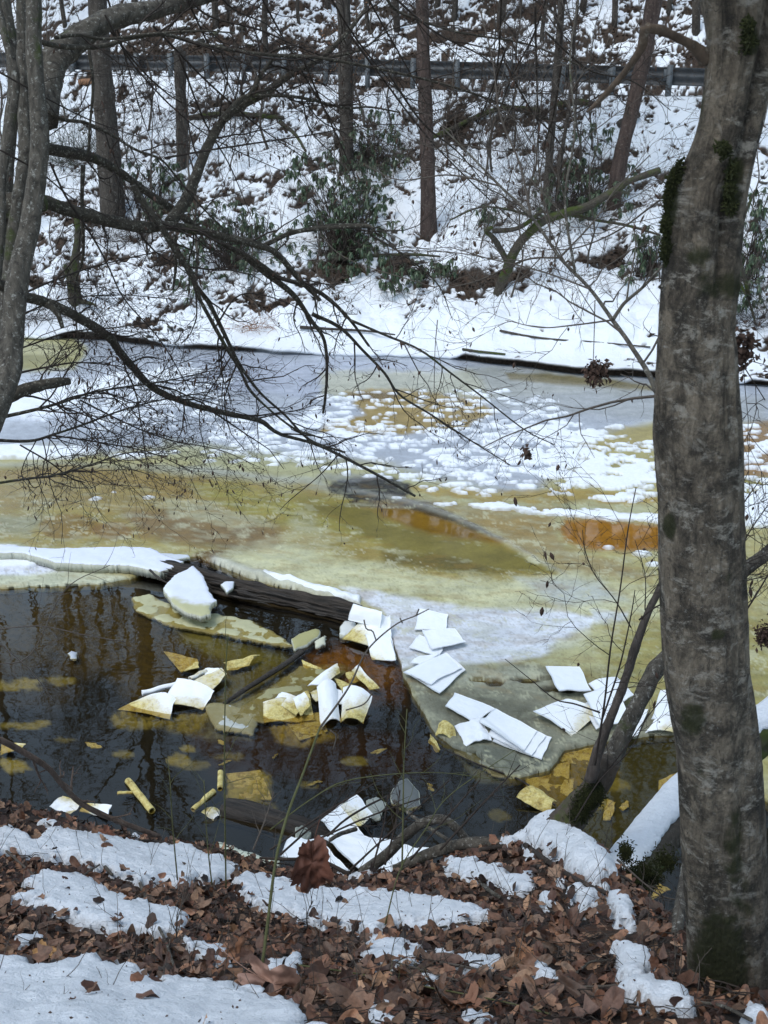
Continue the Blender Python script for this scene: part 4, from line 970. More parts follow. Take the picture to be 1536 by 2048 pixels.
POD = mat_bark("dry_pod", (0.03, 0.018, 0.014), (0.10, 0.06, 0.045), (0.16, 0.12, 0.1), 12, 0.2)

# ---------------- leaning sapling behind the right trunk
e = empty("leaning_sapling", tuple(near_hit(1345, 1900))); set_props(e, "thin grey tree behind the big right trunk sending long twiggy branches up to the left", "tree")
o1 = twigset([([(1345, 1120), (1340, 900), (1310, 775), (1262, 692), (1225, 640), (1180, 578), (1120, 515), (1062, 432), (1000, 372), (930, 300), (870, 240)], 14, 3, 3.6, 6.0, 11, (.5, 1.3)),
     ([(1225, 640), (1250, 605), (1285, 575), (1322, 535), (1350, 500)], 8, 5, 3.9, 3.9, 3),
     ([(1120, 515), (1050, 520), (960, 560), (900, 575)], 5, 2, 4.6, 5.2, 5), ([(1180, 578), (1090, 545), (990, 520), (905, 505), (780, 500)], 4, 1.5, 4.3, 5.6, 6),
     ([(1225, 640), (1150, 650), (1080, 655), (1010, 640)], 4, 1.5, 4.1, 4.6, 4), ([(1062, 432), (1040, 330), (1000, 230), (985, 120), (960, 20)], 5, 2, 5.2, 6.0, 7),
     ([(1000, 372), (900, 350), (800, 360), (730, 330)], 4, 1.5, 5.6, 6.3, 6), ([(1120, 515), (1190, 440), (1230, 380), (1300, 310)], 4, 2, 4.6, 5.0, 6),
     ([(1150, 545), (1130, 400), (1150, 260), (1140, 120), (1160, -20)], 6, 3, 4.6, 5.4, 8), ([(1320, 400), (1220, 470), (1120, 500), (1010, 480)], 4, 1.5, 4, 5, 5),
     ([(870, 575), (700, 520), (640, 470)], 2.5, 1, 5.5, 6, 3), ([(875, 640), (870, 700), (868, 790)], 2, 1, 4.5, 4.6, 2),
     ([(1190, 600), (1188, 680), (1186, 735)], 2.5, 1.5, 4.0, 4.0, 0)], e, seed=21, twm=TWIG_GREY, mat=BARK_GREY)
P = np.array([near_hit(1345, 1900) - (0, 0, .1), PY(1390, 1600, 3.75), PY(1385, 1300, 3.65), PY(1345, 1120, 3.6)]); V, Fs = tube_fine(P, [.022, .02, .016, .013], 24, 8, .2); mesh_np("trunk", V - np.array(e.location), Fs, BARK_GREY, parent=e)
pods(o1, e, .10, 2, POD)

# ---------------- old leaning tree cluster on the left
LB = near_hit(-260, 1700); e = empty("left_lichened_tree", tuple(LB)); set_props(e, "lichen-covered grey multi-stemmed tree at the left edge with long drooping limbs over the river", "tree")
V, Fs = tube_fine(np.concatenate([[LB - (0, 0, .3)], pl([(-190, 1300), (-90, 960), (-30, 840), (5, 770), (22, 700), (34, 560), (60, 450), (78, 300), (70, 120), (66, -60), (60, -300)], 5.2, 6.4)]), [.16, .15, .13, .085, .07, .062, .055, .05, .046, .042, .04, .03], 120, 22, .3, seed=4, bulge=.14)
mesh_np("trunk", V - LB, Fs, BARK_GREY, parent=e)
stems = [([(-40, 900), (0, 700), (18, 560), (32, 430), (50, 310), (48, 200), (44, 60), (40, -100), (20, -400)], 34, 20, 6.2, 6.6), ([(-60, 700), (-10, 540), (8, 420), (16, 300), (30, 180), (24, 100), (10, 20), (-20, -120)], 34, 24, 6.8, 6.9),
         ([(85, 240), (92, 180), (108, 125), (140, 90), (185, 56), (235, 34), (300, 22), (350, 8), (430, -14), (560, -60)], 66, 22, 6.6, 7.8), ([(-10, 580), (2, 470), (4, 360), (20, 260), (32, 160), (14, 90), (-10, -10)], 20, 14, 6.0, 6.2)]
for s_, (pts, w0, w1, Y0, Y1) in enumerate(stems):
    P = pl(pts, Y0, Y1); V, Fs = tube_fine(P, wid(np.linspace(w0, w1, len(pts)), P), 90, 24, .32, seed=5 + s_, bulge=.16); mesh_np("stem", V - LB, Fs, BARK_GREY, parent=e)
limbs = [([(60, 288), (110, 300), (155, 308), (192, 318), (240, 345), (290, 382), (350, 422), (398, 458), (450, 490), (505, 518), (560, 556)], 26, 8, 6.6, 8.0, 8),
  ([(48, 402), (90, 405), (150, 424), (220, 442), (290, 455), (340, 452), (400, 462), (460, 476), (520, 492), (556, 510), (600, 560), (640, 600)], 32, 8, 6.4, 8.0, 8),
  ([(340, 446), (358, 420), (372, 398), (392, 350), (412, 300), (444, 244), (480, 214), (530, 186), (580, 150), (640, 118), (690, 70), (730, 20)], 28, 8, 7.2, 8.2, 10),
  ([(444, 240), (480, 200), (500, 188), (522, 150), (545, 118)], 14, 8, 7.6, 7.8, 5), ([(505, 192), (570, 192), (625, 200), (690, 216), (740, 214), (800, 225)], 8, 3, 7.7, 8.4, 7),
  ([(265, 372), (290, 410), (320, 450), (350, 500), (380, 545), (400, 600)], 16, 10, 6.9, 7.1, 4),
  ([(-10, 566), (40, 590), (90, 605), (150, 632), (215, 672), (240, 705), (262, 730), (310, 778), (380, 808), (450, 826), (520, 842), (560, 868), (640, 892), (740, 942), (830, 992)], 24, 4, 6.0, 8.4, 13),
  ([(400, 600), (430, 655), (455, 700), (480, 740), (500, 780), (540, 820), (590, 858), (630, 872)], 9, 4, 7.1, 7.8, 6),
  ([(355, 498), (385, 560), (420, 610), (450, 670), (480, 730), (520, 785), (570, 830), (620, 880), (690, 905)], 10, 4, 7.4, 8.2, 6),
  ([(480, 505), (530, 545), (585, 588), (622, 640), (648, 680), (654, 740), (650, 800), (646, 826)], 14, 5, 7.9, 8.4, 6),
  ([(560, 556), (620, 575), (660, 600), (700, 640), (738, 692)], 10, 6, 8.0, 8.3, 4), ([(625, 628), (680, 655), (725, 700), (768, 745), (800, 790), (860, 828), (940, 880), (1020, 930)], 8, 2, 8.2, 9.0, 10),
  ([(700, 640), (770, 670), (840, 700), (900, 745), (960, 790), (1050, 860), (1110, 890)], 6, 2, 8.2, 8.9, 9), ([(590, 465), (650, 452), (700, 450), (735, 450), (742, 470), (790, 498), (840, 535), (880, 575), (905, 640)], 9, 2, 7.8, 8.4, 7),
  ([(740, 470), (738, 452), (600, 462), (530, 490)], 9, 11, 7.8, 7.8, 0),
  ([(82, 84), (130, 94), (200, 93), (262, 76), (330, 69), (400, 88), (520, 108), (640, 116), (768, 140), (900, 172), (1000, 206), (1100, 240)], 12, 3, 6.6, 8.4, 12), ([(110, 75), (160, 70), (210, 78), (300, 68), (400, 62), (470, 66)], 8, 3, 6.7, 7.4, 5),
  ([(96, 224), (130, 240), (170, 245), (220, 268), (272, 300), (320, 318), (350, 350), (400, 410), (460, 470)], 8, 3, 6.5, 7.4, 8), ([(330, 316), (420, 300), (520, 285), (620, 270), (740, 250), (850, 250)], 5, 1.5, 7.2, 8.0, 8),
  ([(0, 145), (90, 195), (180, 240), (280, 275)], 4, 2, 6.0, 6.6, 5), ([(0, 300), (80, 345), (150, 400), (230, 440)], 4, 2, 6.0, 6.6, 4),
  ([(178, 100), (186, 170), (180, 250), (176, 305)], 7, 4, 6.7, 6.7, 3), ([(166, 330), (164, 400), (166, 470), (165, 520), (150, 570), (152, 640), (160, 712)], 10, 3, 6.8, 6.9, 4), ([(100, 325), (130, 390), (170, 450), (200, 500), (220, 540), (250, 600), (320, 680), (380, 780)], 5, 2, 6.5, 7.2, 6),
  ([(240, 275), (225, 295), (217, 308)], 4, 2, 6.8, 6.8, 0),
  ([(768, -10), (800, 25), (900, 60), (960, 72), (1060, 90), (1180, 140)], 6, 3, 7.6, 8.2, 8), ([(370, -20), (400, 20), (440, 40), (520, 60), (600, 95), (640, 110)], 5, 3, 7.5, 7.8, 8), ([(210, 30), (260, 120), (330, 200), (400, 260), (470, 300), (560, 340)], 4, 1.5, 7, 8, 8),
  ([(640, 118), (720, 100), (780, 60), (860, 40)], 6, 2, 8.2, 8.6, 7), ([(700, 70), (760, 150), (860, 280), (980, 400), (1060, 470)], 5, 1.5, 8.2, 8.6, 9), ([(430, 655), (480, 590), (560, 600), (640, 640)], 4, 1.5, 7.6, 8.0, 6),
  # low sprays
  ([(-40, 812), (10, 795), (60, 775), (110, 765), (136, 762)], 34, 18, 5.8, 6.2, 2), ([(0, 835), (60, 822), (120, 806), (180, 786), (250, 774), (330, 762), (430, 740)], 8, 2, 6.0, 7.2, 24, (.4, 1.0)),
  ([(-20, 880), (60, 882), (110, 868), (170, 848), (240, 822), (330, 798), (430, 782)], 7, 2, 5.9, 7.2, 24, (.4, 1.0)), ([(-20, 720), (60, 690), (140, 664), (230, 655), (330, 640)], 4, 2, 6, 6.8, 15), ([(20, 750), (90, 735), (160, 725), (250, 735), (330, 760)], 5, 1.5, 6, 6.8, 18, (.4, 1.0)),
  ([(-30, 970), (50, 958), (110, 950), (180, 930), (260, 905), (330, 912)], 6, 2, 5.6, 6.2, 20, (.3, .8)), ([(40, 890), (100, 925), (140, 955), (170, 965)], 4, 2, 5.8, 6, 6), ([(100, 870), (200, 885), (300, 905), (380, 940)], 4, 1.5, 6.2, 6.8, 16), ([(40, 590), (110, 560), (200, 530), (330, 500)], 5, 2, 6.2, 7, 14, (.4, 1.)), ([(20, 640), (120, 600), (240, 590), (360, 600)], 4, 1.5, 6.2, 7, 14, (.4, 1.)),
  ([(160, 800), (260, 850), (340, 880), (440, 900), (520, 935)], 4, 1.2, 6.6, 7.4, 8), ([(240, 880), (270, 960)], 2, 1, 6.6, 6.6, 1), ([(350, 470), (352, 530), (346, 580)], 8, 4, 7.5, 7.5, 1), ([(470, 700), (440, 750), (400, 820), (410, 900), (440, 980)], 3, 1.2, 7.4, 7.4, 3), ([(680, 905), (640, 950), (580, 1000), (560, 1020)], 3, 1, 8, 8, 3)]
rgx = np.random.RandomState(808)
for k in range(20):
    x0, y0 = rgx.uniform(60, 1150), rgx.uniform(-60, 200); dx, dy = rgx.uniform(-160, 330), rgx.uniform(90, 330)
    limbs.append(([(x0, y0 - 40), (x0 + dx * .35, y0 + dy * .3 + rgx.uniform(-15, 15)), (x0 + dx * .7, y0 + dy * .65 + rgx.uniform(-20, 20)), (x0 + dx, y0 + dy)], 5, 1.5, 7.4, 8.6, 7, (.4, 1.1)))
o2 = twigset(limbs, e, "limb", seed=31)
P = pl([(95, 605), (115, 628), (125, 655)], 6.2, 6.2); V, Fs = tube_fine(P, wid([14, 11, 8], P), 14, 8, .3); mesh_np("branch_stub", V - LB, Fs, BARK_LIMB, parent=e)
P = pl([(90, 404), (40, 410), (-30, 420)], 6.4, 6.4); V, Fs = tube_fine(P, wid([34, 50, 60], P), 14, 20, .3); mesh_np("limb_collar", V - LB, Fs, BARK_LIMB, parent=e)
pods(o2, e, .13, 4, POD, (.012, .03))

# ---------------- far bank trees
def far_tree(name, base, pts, widths, label, mat=BARK_FAR, group=None, top=None, nb=34, seed=0, Hh=20, cat="tree", blen=(2.2, 6.0), t0=.3, ns=18, n=70):
    B = far_hit(*base); Y = B[1]
    P = np.array([B - (0, 0, .3)] + [PY(a, b, Y) for a, b in pts]); W = list(wid(widths, P))
    if top is not None:
        d = (P[-1] - P[-2]); d /= np.linalg.norm(d); hrem = Hh - (P[-1][2] - B[2])
        if hrem > 1:
            for f_ in (.3, .65, 1.0):
                P = np.concatenate([P, [P[len(widths) - 1] + d * hrem * f_ + RNG.normal(size=3) * .25]]); W.append(W[len(widths) - 1] * (1 - f_ * .93))
    tw = []
    if nb:
        PR = catmull(np.concatenate([P, np.array(W)[:, None]], 1), 24); rg = np.random.RandomState(seed)
        grow(PR[None, :, :3], PR[None, :, 3], [dict(nc=nb, t0=t0, len=blen, ang=(40, 75), rf=.4, rmax=.09, n=8, ns=4, wan=.16, trop=(0, 0, .03)), dict(nc=7, t0=.2, lf=(.3, .55), rf=.6, n=6, ns=3, rmin=.012), dict(nc=5, t0=.2, lf=(.3, .6), rf=.6, n=4, rmin=.007)], rg, tw)
    return tree_thing(name, P, W, mat, label, cat, group, n=n, ns=ns, seed=seed, tw=tw)
far_tree("tree", (228, 440), [(215, 280), (205, 160), (198, 60), (190, -40)], [48, 46, 42, 38, 36], "big straight grey trunk on the far slope near the left tree, crossing the guardrail", top=1, seed=1, Hh=22, t0=.4)
far_tree("tree", (692, 345), [(692, 250), (690, 150), (689, 50), (688, -40)], [30, 27, 27, 26, 26], "straight grey-brown trunk rising behind the tallest rhododendron", top=1, seed=2, Hh=23, t0=.45)
far_tree("tree", (858, 472), [(857, 400), (852, 250), (847, 120), (843, -20)], [34, 30, 28, 26, 24], "slim reddish-brown trunk standing free in the middle of the far snowy slope", BARK_RED, top=1, seed=3, Hh=22, t0=.5)
far_tree("tree", (1226, 420), [(1238, 330), (1262, 230), (1284, 130), (1308, 0), (1322, -80)], [30, 30, 28, 30, 32, 30], "reddish trunk leaning right on the far slope just left of the big foreground trunk", BARK_RED, top=1, seed=4, Hh=20, t0=.45)
far_tree("tree", (1093, 410), [(1098, 330), (1108, 200), (1120, 60), (1126, -40)], [18, 16, 15, 14, 13], "slender pale trunk among the saplings right of the reddish trunk", BARK_FAR, top=1, seed=5, Hh=15, t0=.25)
far_tree("tree", (1112, 415), [(1120, 330), (1140, 200), (1150, 60)], [9, 8, 7, 6], "very thin grey stem beside the slender pale trunk", BARK_FAR, top=1, seed=6, Hh=11, t0=.2)
B = far_hit(365, 335)
Pq = np.array([B - (0, 0, .3), PY(364, 250, B[1]), PY(361, 180, B[1]), PY(360, 108, B[1]), PY(362, 98, B[1])])
tree_thing("snag", Pq, wid([26, 24, 23, 24, 17], Pq), BARK_FAR, "dead brown snag broken off level with the guardrail, small snow cap on top", "dead tree", n=40, seed=8)
# crooked mossy trees by the far shore
def crook(name, base, limbs_, label, mat=BARK_MOSS, seed=0, tm=TWIG):
    B = far_hit(*base); e = empty(name, tuple(B)); set_props(e, label, "tree"); Y = B[1]
    o = twigset([(pts, a, b, Y, Y - .4, nk, (.8, 2.0)) for pts, a, b, nk in limbs_], e, "limb", mat, seed=seed, twm=tm)
    return e
crook("crooked_tree", (995, 592), [([(995, 596), (1003, 565), (1018, 530), (1035, 492), (1062, 462), (1092, 440), (1130, 426), (1170, 415), (1215, 390), (1260, 362), (1320, 340)], 24, 14, 10), ([(1018, 530), (990, 480), (972, 462), (985, 455)], 14, 9, 4), ([(985, 462), (1030, 458), (1062, 440), (1085, 420)], 12, 8, 6), ([(1130, 426), (1190, 440), (1250, 450), (1320, 470)], 9, 4, 7), ([(1085, 440), (1020, 420), (960, 415), (900, 440)], 6, 3, 8)], "crooked mossy dark tree leaning right low over the far shore", seed=41)
crook("stump_tree", (150, 612), [([(150, 615), (150, 590), (146, 560), (150, 520), (156, 470), (152, 420)], 34, 10, 5), ([(150, 600), (170, 604), (192, 610)], 16, 5, 0), ([(146, 575), (135, 548), (130, 530)], 12, 8, 1)], "dark rotten stump with a snapped stem at the far shore, left side", seed=42)
crook("bent_tree", (1450, 640), [([(1500, 600), (1490, 560), (1478, 500), (1490, 430), (1510, 380)], 10, 5, 12), ([(1478, 560), (1500, 610), (1512, 650)], 6, 4, 5)], "tangled dark bush right of the big trunk on the far shore", seed=43)
# slim saplings on the far slope
SAP = [(478, 130, 'a'), (560, 300), (455, 350), (500, 330), (415, 300), (750, 300), (778, 280), (730, 260), (1010, 400), (985, 350), (940, 380), (1050, 420), (1035, 300), (1165, 330), (1190, 300), (900, 330), (600, 200), (250, 330), (140, 250), (300, 260), (330, 400), (1480, 300), (1510, 420), (20, 300), (60, 480), (110, 520), (960, 500), (1100, 520), (660, 420), (290, 520), (390, 560), (640, 640), (520, 640), (1020, 600), (1180, 540)]
rg = np.random.RandomState(77)
protos = []
for k in range(6):
    Hs = 4.2; z = np.linspace(0, Hs, 9); P = np.stack([np.cumsum(rg.normal(size=9) * .09), np.cumsum(rg.normal(size=9) * .09), z], -1); R = np.linspace(.03, .006, 9)
    tw = []; grow(P[None], R[None], [dict(nc=13, t0=.12, len=(.7, 2.0), ang=(20, 55), rf=.6, n=7, ns=3, wan=.13, trop=(0, 0, .05), rmin=.006), dict(nc=5, lf=(.3, .6), rf=.6, n=5, rmin=.0045), dict(nc=3, lf=(.3, .6), rf=.7, n=4, rmin=.004)], rg, tw)
    V1, Fs = tube_fine(P, R, 18, 6, 0); V2, F2 = tube_list(tw); protos.append((mesh_np("trunk", V1, Fs, TWIG_GREY, link=False), mesh_np("twigs", V2, F2, TWIG_GREY if k % 2 else TWIG, link=False)))
def put_sapling(B, s, lab, grp, rz):
    e = empty("sapling", tuple(B)); e.rotation_euler = (0, 0, rz); e.scale = (s,) * 3; set_props(e, lab, "sapling", grp)
    t, w_ = protos[rg.randint(6)]; obj_from("trunk", t, e); o = obj_from("twigs", w_, e); o["kind"] = "stuff"; return e
for q in SAP:
    B = far_hit(q[0], q[1]); put_sapling(B - (0, 0, .05), rg.uniform(.55, 1.35), "thin bare sapling growing on the snowy far slope below the guardrail", "bare saplings on the far slope", rg.rand() * 6)
# brush on the far bank edge
# trees on the hillside beyond the road
tall = []
for k in range(5):
    Hs = 19; z = np.linspace(0, Hs, 12); P = np.stack([np.cumsum(rg.normal(size=12) * .13), np.cumsum(rg.normal(size=12) * .13), z], -1); R = np.linspace(.17, .03, 12)
    tw = []; grow(P[None], R[None], [dict(nc=24, t0=.3, len=(2, 5), ang=(35, 70), rf=.35, rmax=.05, n=7, ns=3, wan=.13, trop=(0, 0, .06)), dict(nc=7, lf=(.3, .6), rf=.5, n=5, rmin=.018), dict(nc=5, lf=(.3, .6), rf=.6, n=4, rmin=.012)], rg, tw)
    V1, Fs = tube_fine(P, R, 30, 10, .15); V2, F2 = tube_list(tw); tall.append((mesh_np("trunk", V1, Fs, BARK_FAR, link=False), mesh_np("crown", V2, F2, TWIG, link=False)))
def put_tree(B, s, lab, grp, rz, wid_=1.0):
    e = empty("tree", tuple(B)); e.rotation_euler = (rg.normal() * .03, rg.normal() * .03, rz); e.scale = (s * wid_, s * wid_, s); set_props(e, lab, "tree", grp)
    t, w_ = tall[rg.randint(5)]; obj_from("trunk", t, e); o = obj_from("crown", w_, e); o["kind"] = "stuff"; return e
for (px_, py_, s) in [(533, 104, .7), (430, 55, .8), (455, 40, .5), (740, 60, .5), (800, 60, .8), (905, 48, .7), (992, 42, 1.0), (1080, 88, .5), (1233, 50, .7), (1395, 70, .9), (1160, 20, .8), (30, 95, .8), (130, 60, .6), (280, 40, .8), (600, 50, .45), (660, 20, .7), (1040, 30, .4), (1330, 30, .6), (872, 20, .7), (350, 20, .6)]:
    B = far_hit(px_, py_); put_tree(B - (0, 0, .2), s, "bare trunk on the snowy hillside above the road, behind the guardrail", "bare trees above the road", rg.rand() * 6)
for k in range(95):
    x = rg.uniform(-34, 34); Y = roadY(x) + rg.uniform(15, 50); B = np.array([x, Y, float(farH(np.array(x), np.array(Y)))])
    if abs(x) > 14 and rg.rand() < .3: Y = roadY(x) - rg.uniform(1, 7); B = np.array([x, Y, float(farH(np.array(x), np.array(Y)))])
    put_tree(B - (0, 0, .2), rg.uniform(.75, 1.15), "bare trunk higher up the wooded hillside", "bare trees higher up the hillside", rg.rand() * 6)
for k in range(26):
    B = far_hit(rg.uniform(0, 1400), rg.uniform(15, 100)); put_sapling(B - (0, 0, .05), rg.uniform(.5, 1.0), "thin bare sapling on the hillside above the road", "bare saplings above the road", rg.rand() * 6)
# beech sapling keeping its copper leaves, beside the straight grey-brown trunk
B = far_hit(700, 300); e = empty("beech_sapling", tuple(B)); set_props(e, "young beech with dry copper leaves in front of the straight grey-brown trunk, top centre", "tree")
Pz = np.array([B, PY(705, 200, B[1]), PY(700, 90, B[1]), PY(690, -30, B[1])]); tw = []; PR = catmull(Pz, 16)
grow(PR[None], np.linspace(.03, .01, 16)[None], [dict(nc=18, t0=.3, len=(.5, 1.6), ang=(50, 80), rf=.5, n=6, ns=3), dict(nc=5, lf=(.3, .6), rf=.6, n=4, rmin=.005)], rg, tw)
V, Fs = tube_fine(Pz, [.035, .03, .02, .01], 20, 6, 0); mesh_np("trunk", V - B, Fs, TWIG_GREY, parent=e); V, F = tube_list(tw); o = mesh_np("twigs", V - B, F, TWIG_GREY, parent=e); o["kind"] = "stuff"
def leafcards(cent, L, W, rg, droop=0.3, tilt=1.0):
    "small folded leaves: 2 quads each"
    n = len(cent); a = rg.normal(size=(n, 3)) * np.array([1, 1, tilt]) + np.array([0, 0, -droop]); a /= np.linalg.norm(a, axis=1)[:, None]
    b_ = np.cross(a, rg.normal(size=(n, 3))); b_ /= np.linalg.norm(b_, axis=1)[:, None]; c_ = np.cross(a, b_)
    l = L * rg.uniform(.7, 1.3, (n, 1)); w_ = W * rg.uniform(.7, 1.3, (n, 1))
    p0 = cent; p1 = cent + a * l * .5 + b_ * w_ + c_ * w_ * .5; p2 = cent + a * l * 1.0; p3 = cent + a * l * .5 - b_ * w_ + c_ * w_ * .5; pm = cent + a * l * .5
    V = np.stack([p0, p1, p2, p3, pm], 1).reshape(-1, 3); o_ = (np.arange(n) * 5)[:, None]
    return V, np.concatenate([o_ + np.array([[0, 1, 4, 4]]), o_ + np.array([[1, 2, 4, 4]]), o_ + np.array([[2, 3, 4, 4]]), o_ + np.array([[3, 0, 4, 4]])])[:, :3]
tips = np.concatenate([p[:, j] for p, r, ns in tw[1:] for j in (1, 2, 3)]); tips = tips[rg.rand(len(tips)) < .8]
m = N("copper_leaf"); c = m.mix(m.noise(m.pos(), 9, 3), (0.16, 0.07, 0.035), (0.34, 0.19, 0.11)); m.bsdf(c, .7, None, .3); COPPER = m.m
V, F = leafcards(tips, .07, .022, rg); o = mesh_np("dry_leaves", V - B, F, COPPER, parent=e); o["kind"] = "stuff"

ORD = ["leftmost", "second from the left", "third from the left", "fourth from the left", "fifth from the left", "sixth from the left", "seventh from the left", "eighth from the left", "ninth from the left", "tenth from the left"]
def nth(i, n):
    from_r = ["rightmost", "second from the right", "third from the right", "fourth from the right", "fifth from the right", "sixth from the right", "seventh from the right", "eighth from the right", "ninth from the right", "tenth from the right"]
    if i < len(ORD): return ORD[i]
    if n - 1 - i < 10: return from_r[n - 1 - i]
    T_ = {10: "11th", 11: "12th", 12: "13th", 13: "14th", 14: "15th", 15: "16th", 16: "17th", 17: "18th", 18: "19th", 19: "20th", 20: "21st", 21: "22nd", 22: "23rd", 23: "24th", 24: "25th", 25: "26th", 26: "27th", 27: "28th", 28: "29th"}
    return T_[i] + " from the left"
def rank_labels(group, what):
    L_ = [o for o in bpy.data.objects if o.get("group") == group]; L_.sort(key=lambda o: PROJ(*o.location)[0])
    for i, o in enumerate(L_): o["label"] = what % nth(i, len(L_))
# ---------------- rhododendrons
m = N("rhododendron_leaf"); n_ = m.noise(m.pos(), 5, 4, .6); n5 = m.noise(m.pos(), 40, 2, .6)
c = m.mix(m.ramp(n5, [(0.3, 0), (0.7, 1)]), (0.020, 0.038, 0.016), (0.062, 0.10, 0.046)); c = m.mix(m.ramp(n_, [(0.55, 0), (0.7, 1)]), c, (0.085, 0.10, 0.045)); m.bsdf(c, .42, None, .5); RHODO = m.m
def rosettes(cen_, rg, L=.13, k=9):
    "whorls of long leaves hanging curled in the cold"
    Vs = []; Fs = []; off = 0; n = len(cen_)
    cen_ = np.repeat(cen_, k, 0); N_ = len(cen_); az = rg.uniform(0, 2 * math.pi, N_); dr = rg.uniform(-.2, 1.2, N_); l = L * rg.uniform(.65, 1.25, N_); w_ = l * rg.uniform(.11, .17, N_)
    h = np.stack([np.cos(az), np.sin(az), 0 * az], -1); s_ = np.stack([-np.sin(az), np.cos(az), 0 * az], -1); up = np.array([0, 0, 1.0])
    pts = []
    for t, ww in ((0, .25), (.35, 1.0), (.7, .9), (1.0, .1)):
        r = (t * l)[:, None]; c0 = cen_ + h * r * np.cos(dr)[:, None] * (1 - .35 * t) - up * r * (np.sin(dr)[:, None] + .45 * t)
        pts += [c0 + s_ * (w_ * ww)[:, None] - up * (w_ * ww * .5)[:, None], c0 + up * (w_ * .15)[:, None], c0 - s_ * (w_ * ww)[:, None] - up * (w_ * ww * .5)[:, None]]
    V = np.stack(pts, 1).reshape(-1, 3); o_ = (np.arange(N_) * 12)[:, None, None]
    f = np.array([[3 * j + a, 3 * j + a + 1, 3 * j + a + 4, 3 * j + a + 3] for j in range(3) for a in (0, 1)])[None]
    return V, (o_ + f).reshape(-1, 4)
def rhodo(base, blobs, label, seed, n=150, Lf=.16, group=None):
    rg = np.random.RandomState(seed); B = far_hit(*base); e = empty("rhododendron_bush", tuple(B)); set_props(e, label, "bush", group)
    cs = []
    tot = sum(b_[2] * b_[3] for b_ in blobs)
    for cx, cy, rx_, ry_ in blobs:
        k = int(.78 * n * rx_ * ry_ / tot) + 1; rx_ *= 1.25; ry_ *= 1.15
        Hh = far_hit(cx, cy + ry_ * .5); Yb = min(Hh[1], B[1] + 2.5)
        k = int(k * 2.1); u = rg.uniform(-1.15, 1.15, size=(k * 3, 2)); u = u[(u ** 2).sum(1) < 1.3][:k]
        gap = noise2(u[:, 0] * 2.6 + seed * 3.7 + cx, u[:, 1] * 2.6) > -.16; u = u[gap]
        cs.append(PY(cx + u[:, 0] * rx_, cy + u[:, 1] * ry_, Yb - rg.uniform(.1, 1.1, len(u))))
    cs = np.concatenate(cs); g = farH(cs[:, 0], cs[:, 1]); cs[:, 2] = np.maximum(cs[:, 2], g + .12)
    V, F = rosettes(cs, rg, Lf); mesh_np("leaves", V - B, F, RHODO, parent=e)["kind"] = "stuff"
    # stems from the root crown to a share of the whorls
    sel = cs[rg.rand(len(cs)) < .55]; M = len(sel); n_ = 6; P = np.zeros((M, n_, 3)); t = np.linspace(0, 1, n_)
    r0 = B + rg.normal(size=(M, 3)) * np.array([.25, .15, 0])
    for j in range(n_): P[:, j] = r0 * (1 - t[j]) + sel * t[j] + np.array([0, 0, 1]) * .25 * math.sin(math.pi * t[j]) + rg.normal(size=(M, 3)) * .05 * (0 < j < n_ - 1)
    V, F = tubes(P, np.tile(np.linspace(.014, .004, n_), (M, 1)), 4); mesh_np("stems", V - B, F, TWIG, parent=e)["kind"] = "stuff"
    return e
rhodo((690, 520), [(650, 350, 60, 40), (680, 410, 70, 50), (650, 470, 60, 40), (730, 450, 55, 60), (610, 330, 30, 20), (690, 520, 60, 30), (740, 370, 40, 40)], "tallest rhododendron bush with drooping leaves at the foot of the straight grey-brown trunk", 1, 330)
rhodo((470, 540), [(460, 450, 60, 40), (500, 470, 50, 35), (430, 510, 60, 30), (400, 470, 35, 30), (380, 570, 24, 20), (510, 520, 40, 25)], "rhododendron bush under the long left limb, left of the tallest one", 2, 200)
rhodo((300, 420), [(300, 350, 50, 30), (330, 410, 40, 30), (350, 350, 25, 25)], "sparse rhododendron half hidden behind the left limbs", 3, 70)
rhodo((740, 330), [(740, 270, 44, 50), (770, 310, 34, 40), (712, 300, 24, 34), (735, 330, 40, 24)], "upright rhododendron right of the straight grey-brown trunk below the guardrail", 4, 120)
rhodo((1160, 430), [(1160, 380, 50, 50), (1210, 330, 50, 40), (1130, 420, 40, 30), (1190, 270, 34, 24), (1230, 400, 40, 30), (1100, 370, 24, 30)], "rhododendron tangled round the mossy crooked tree limb", 5, 150)
rhodo((1500, 560), [(1510, 470, 34, 50), (1490, 540, 30, 30), (1530, 400, 26, 40), (1510, 590, 36, 24)], "rhododendron at the right edge behind the big trunk", 6, 120)
rhodo((1290, 560), [(1300, 480, 24, 26), (1275, 540, 28, 14), (1290, 510, 20, 16)], "small rhododendron sprig just left of the big foreground trunk", 7, 44)
rhodo((850, 560), [(830, 540, 46, 18), (880, 530, 30, 14), (800, 560, 30, 14)], "low rhododendron sprawling over a dark log near the far shore, centre", 8, 60)
rhodo((975, 460), [(972, 425, 16, 14), (860, 80, 1, 1)][:1], "tiny rhododendron tuft by the crooked tree's stub", 9, 12)
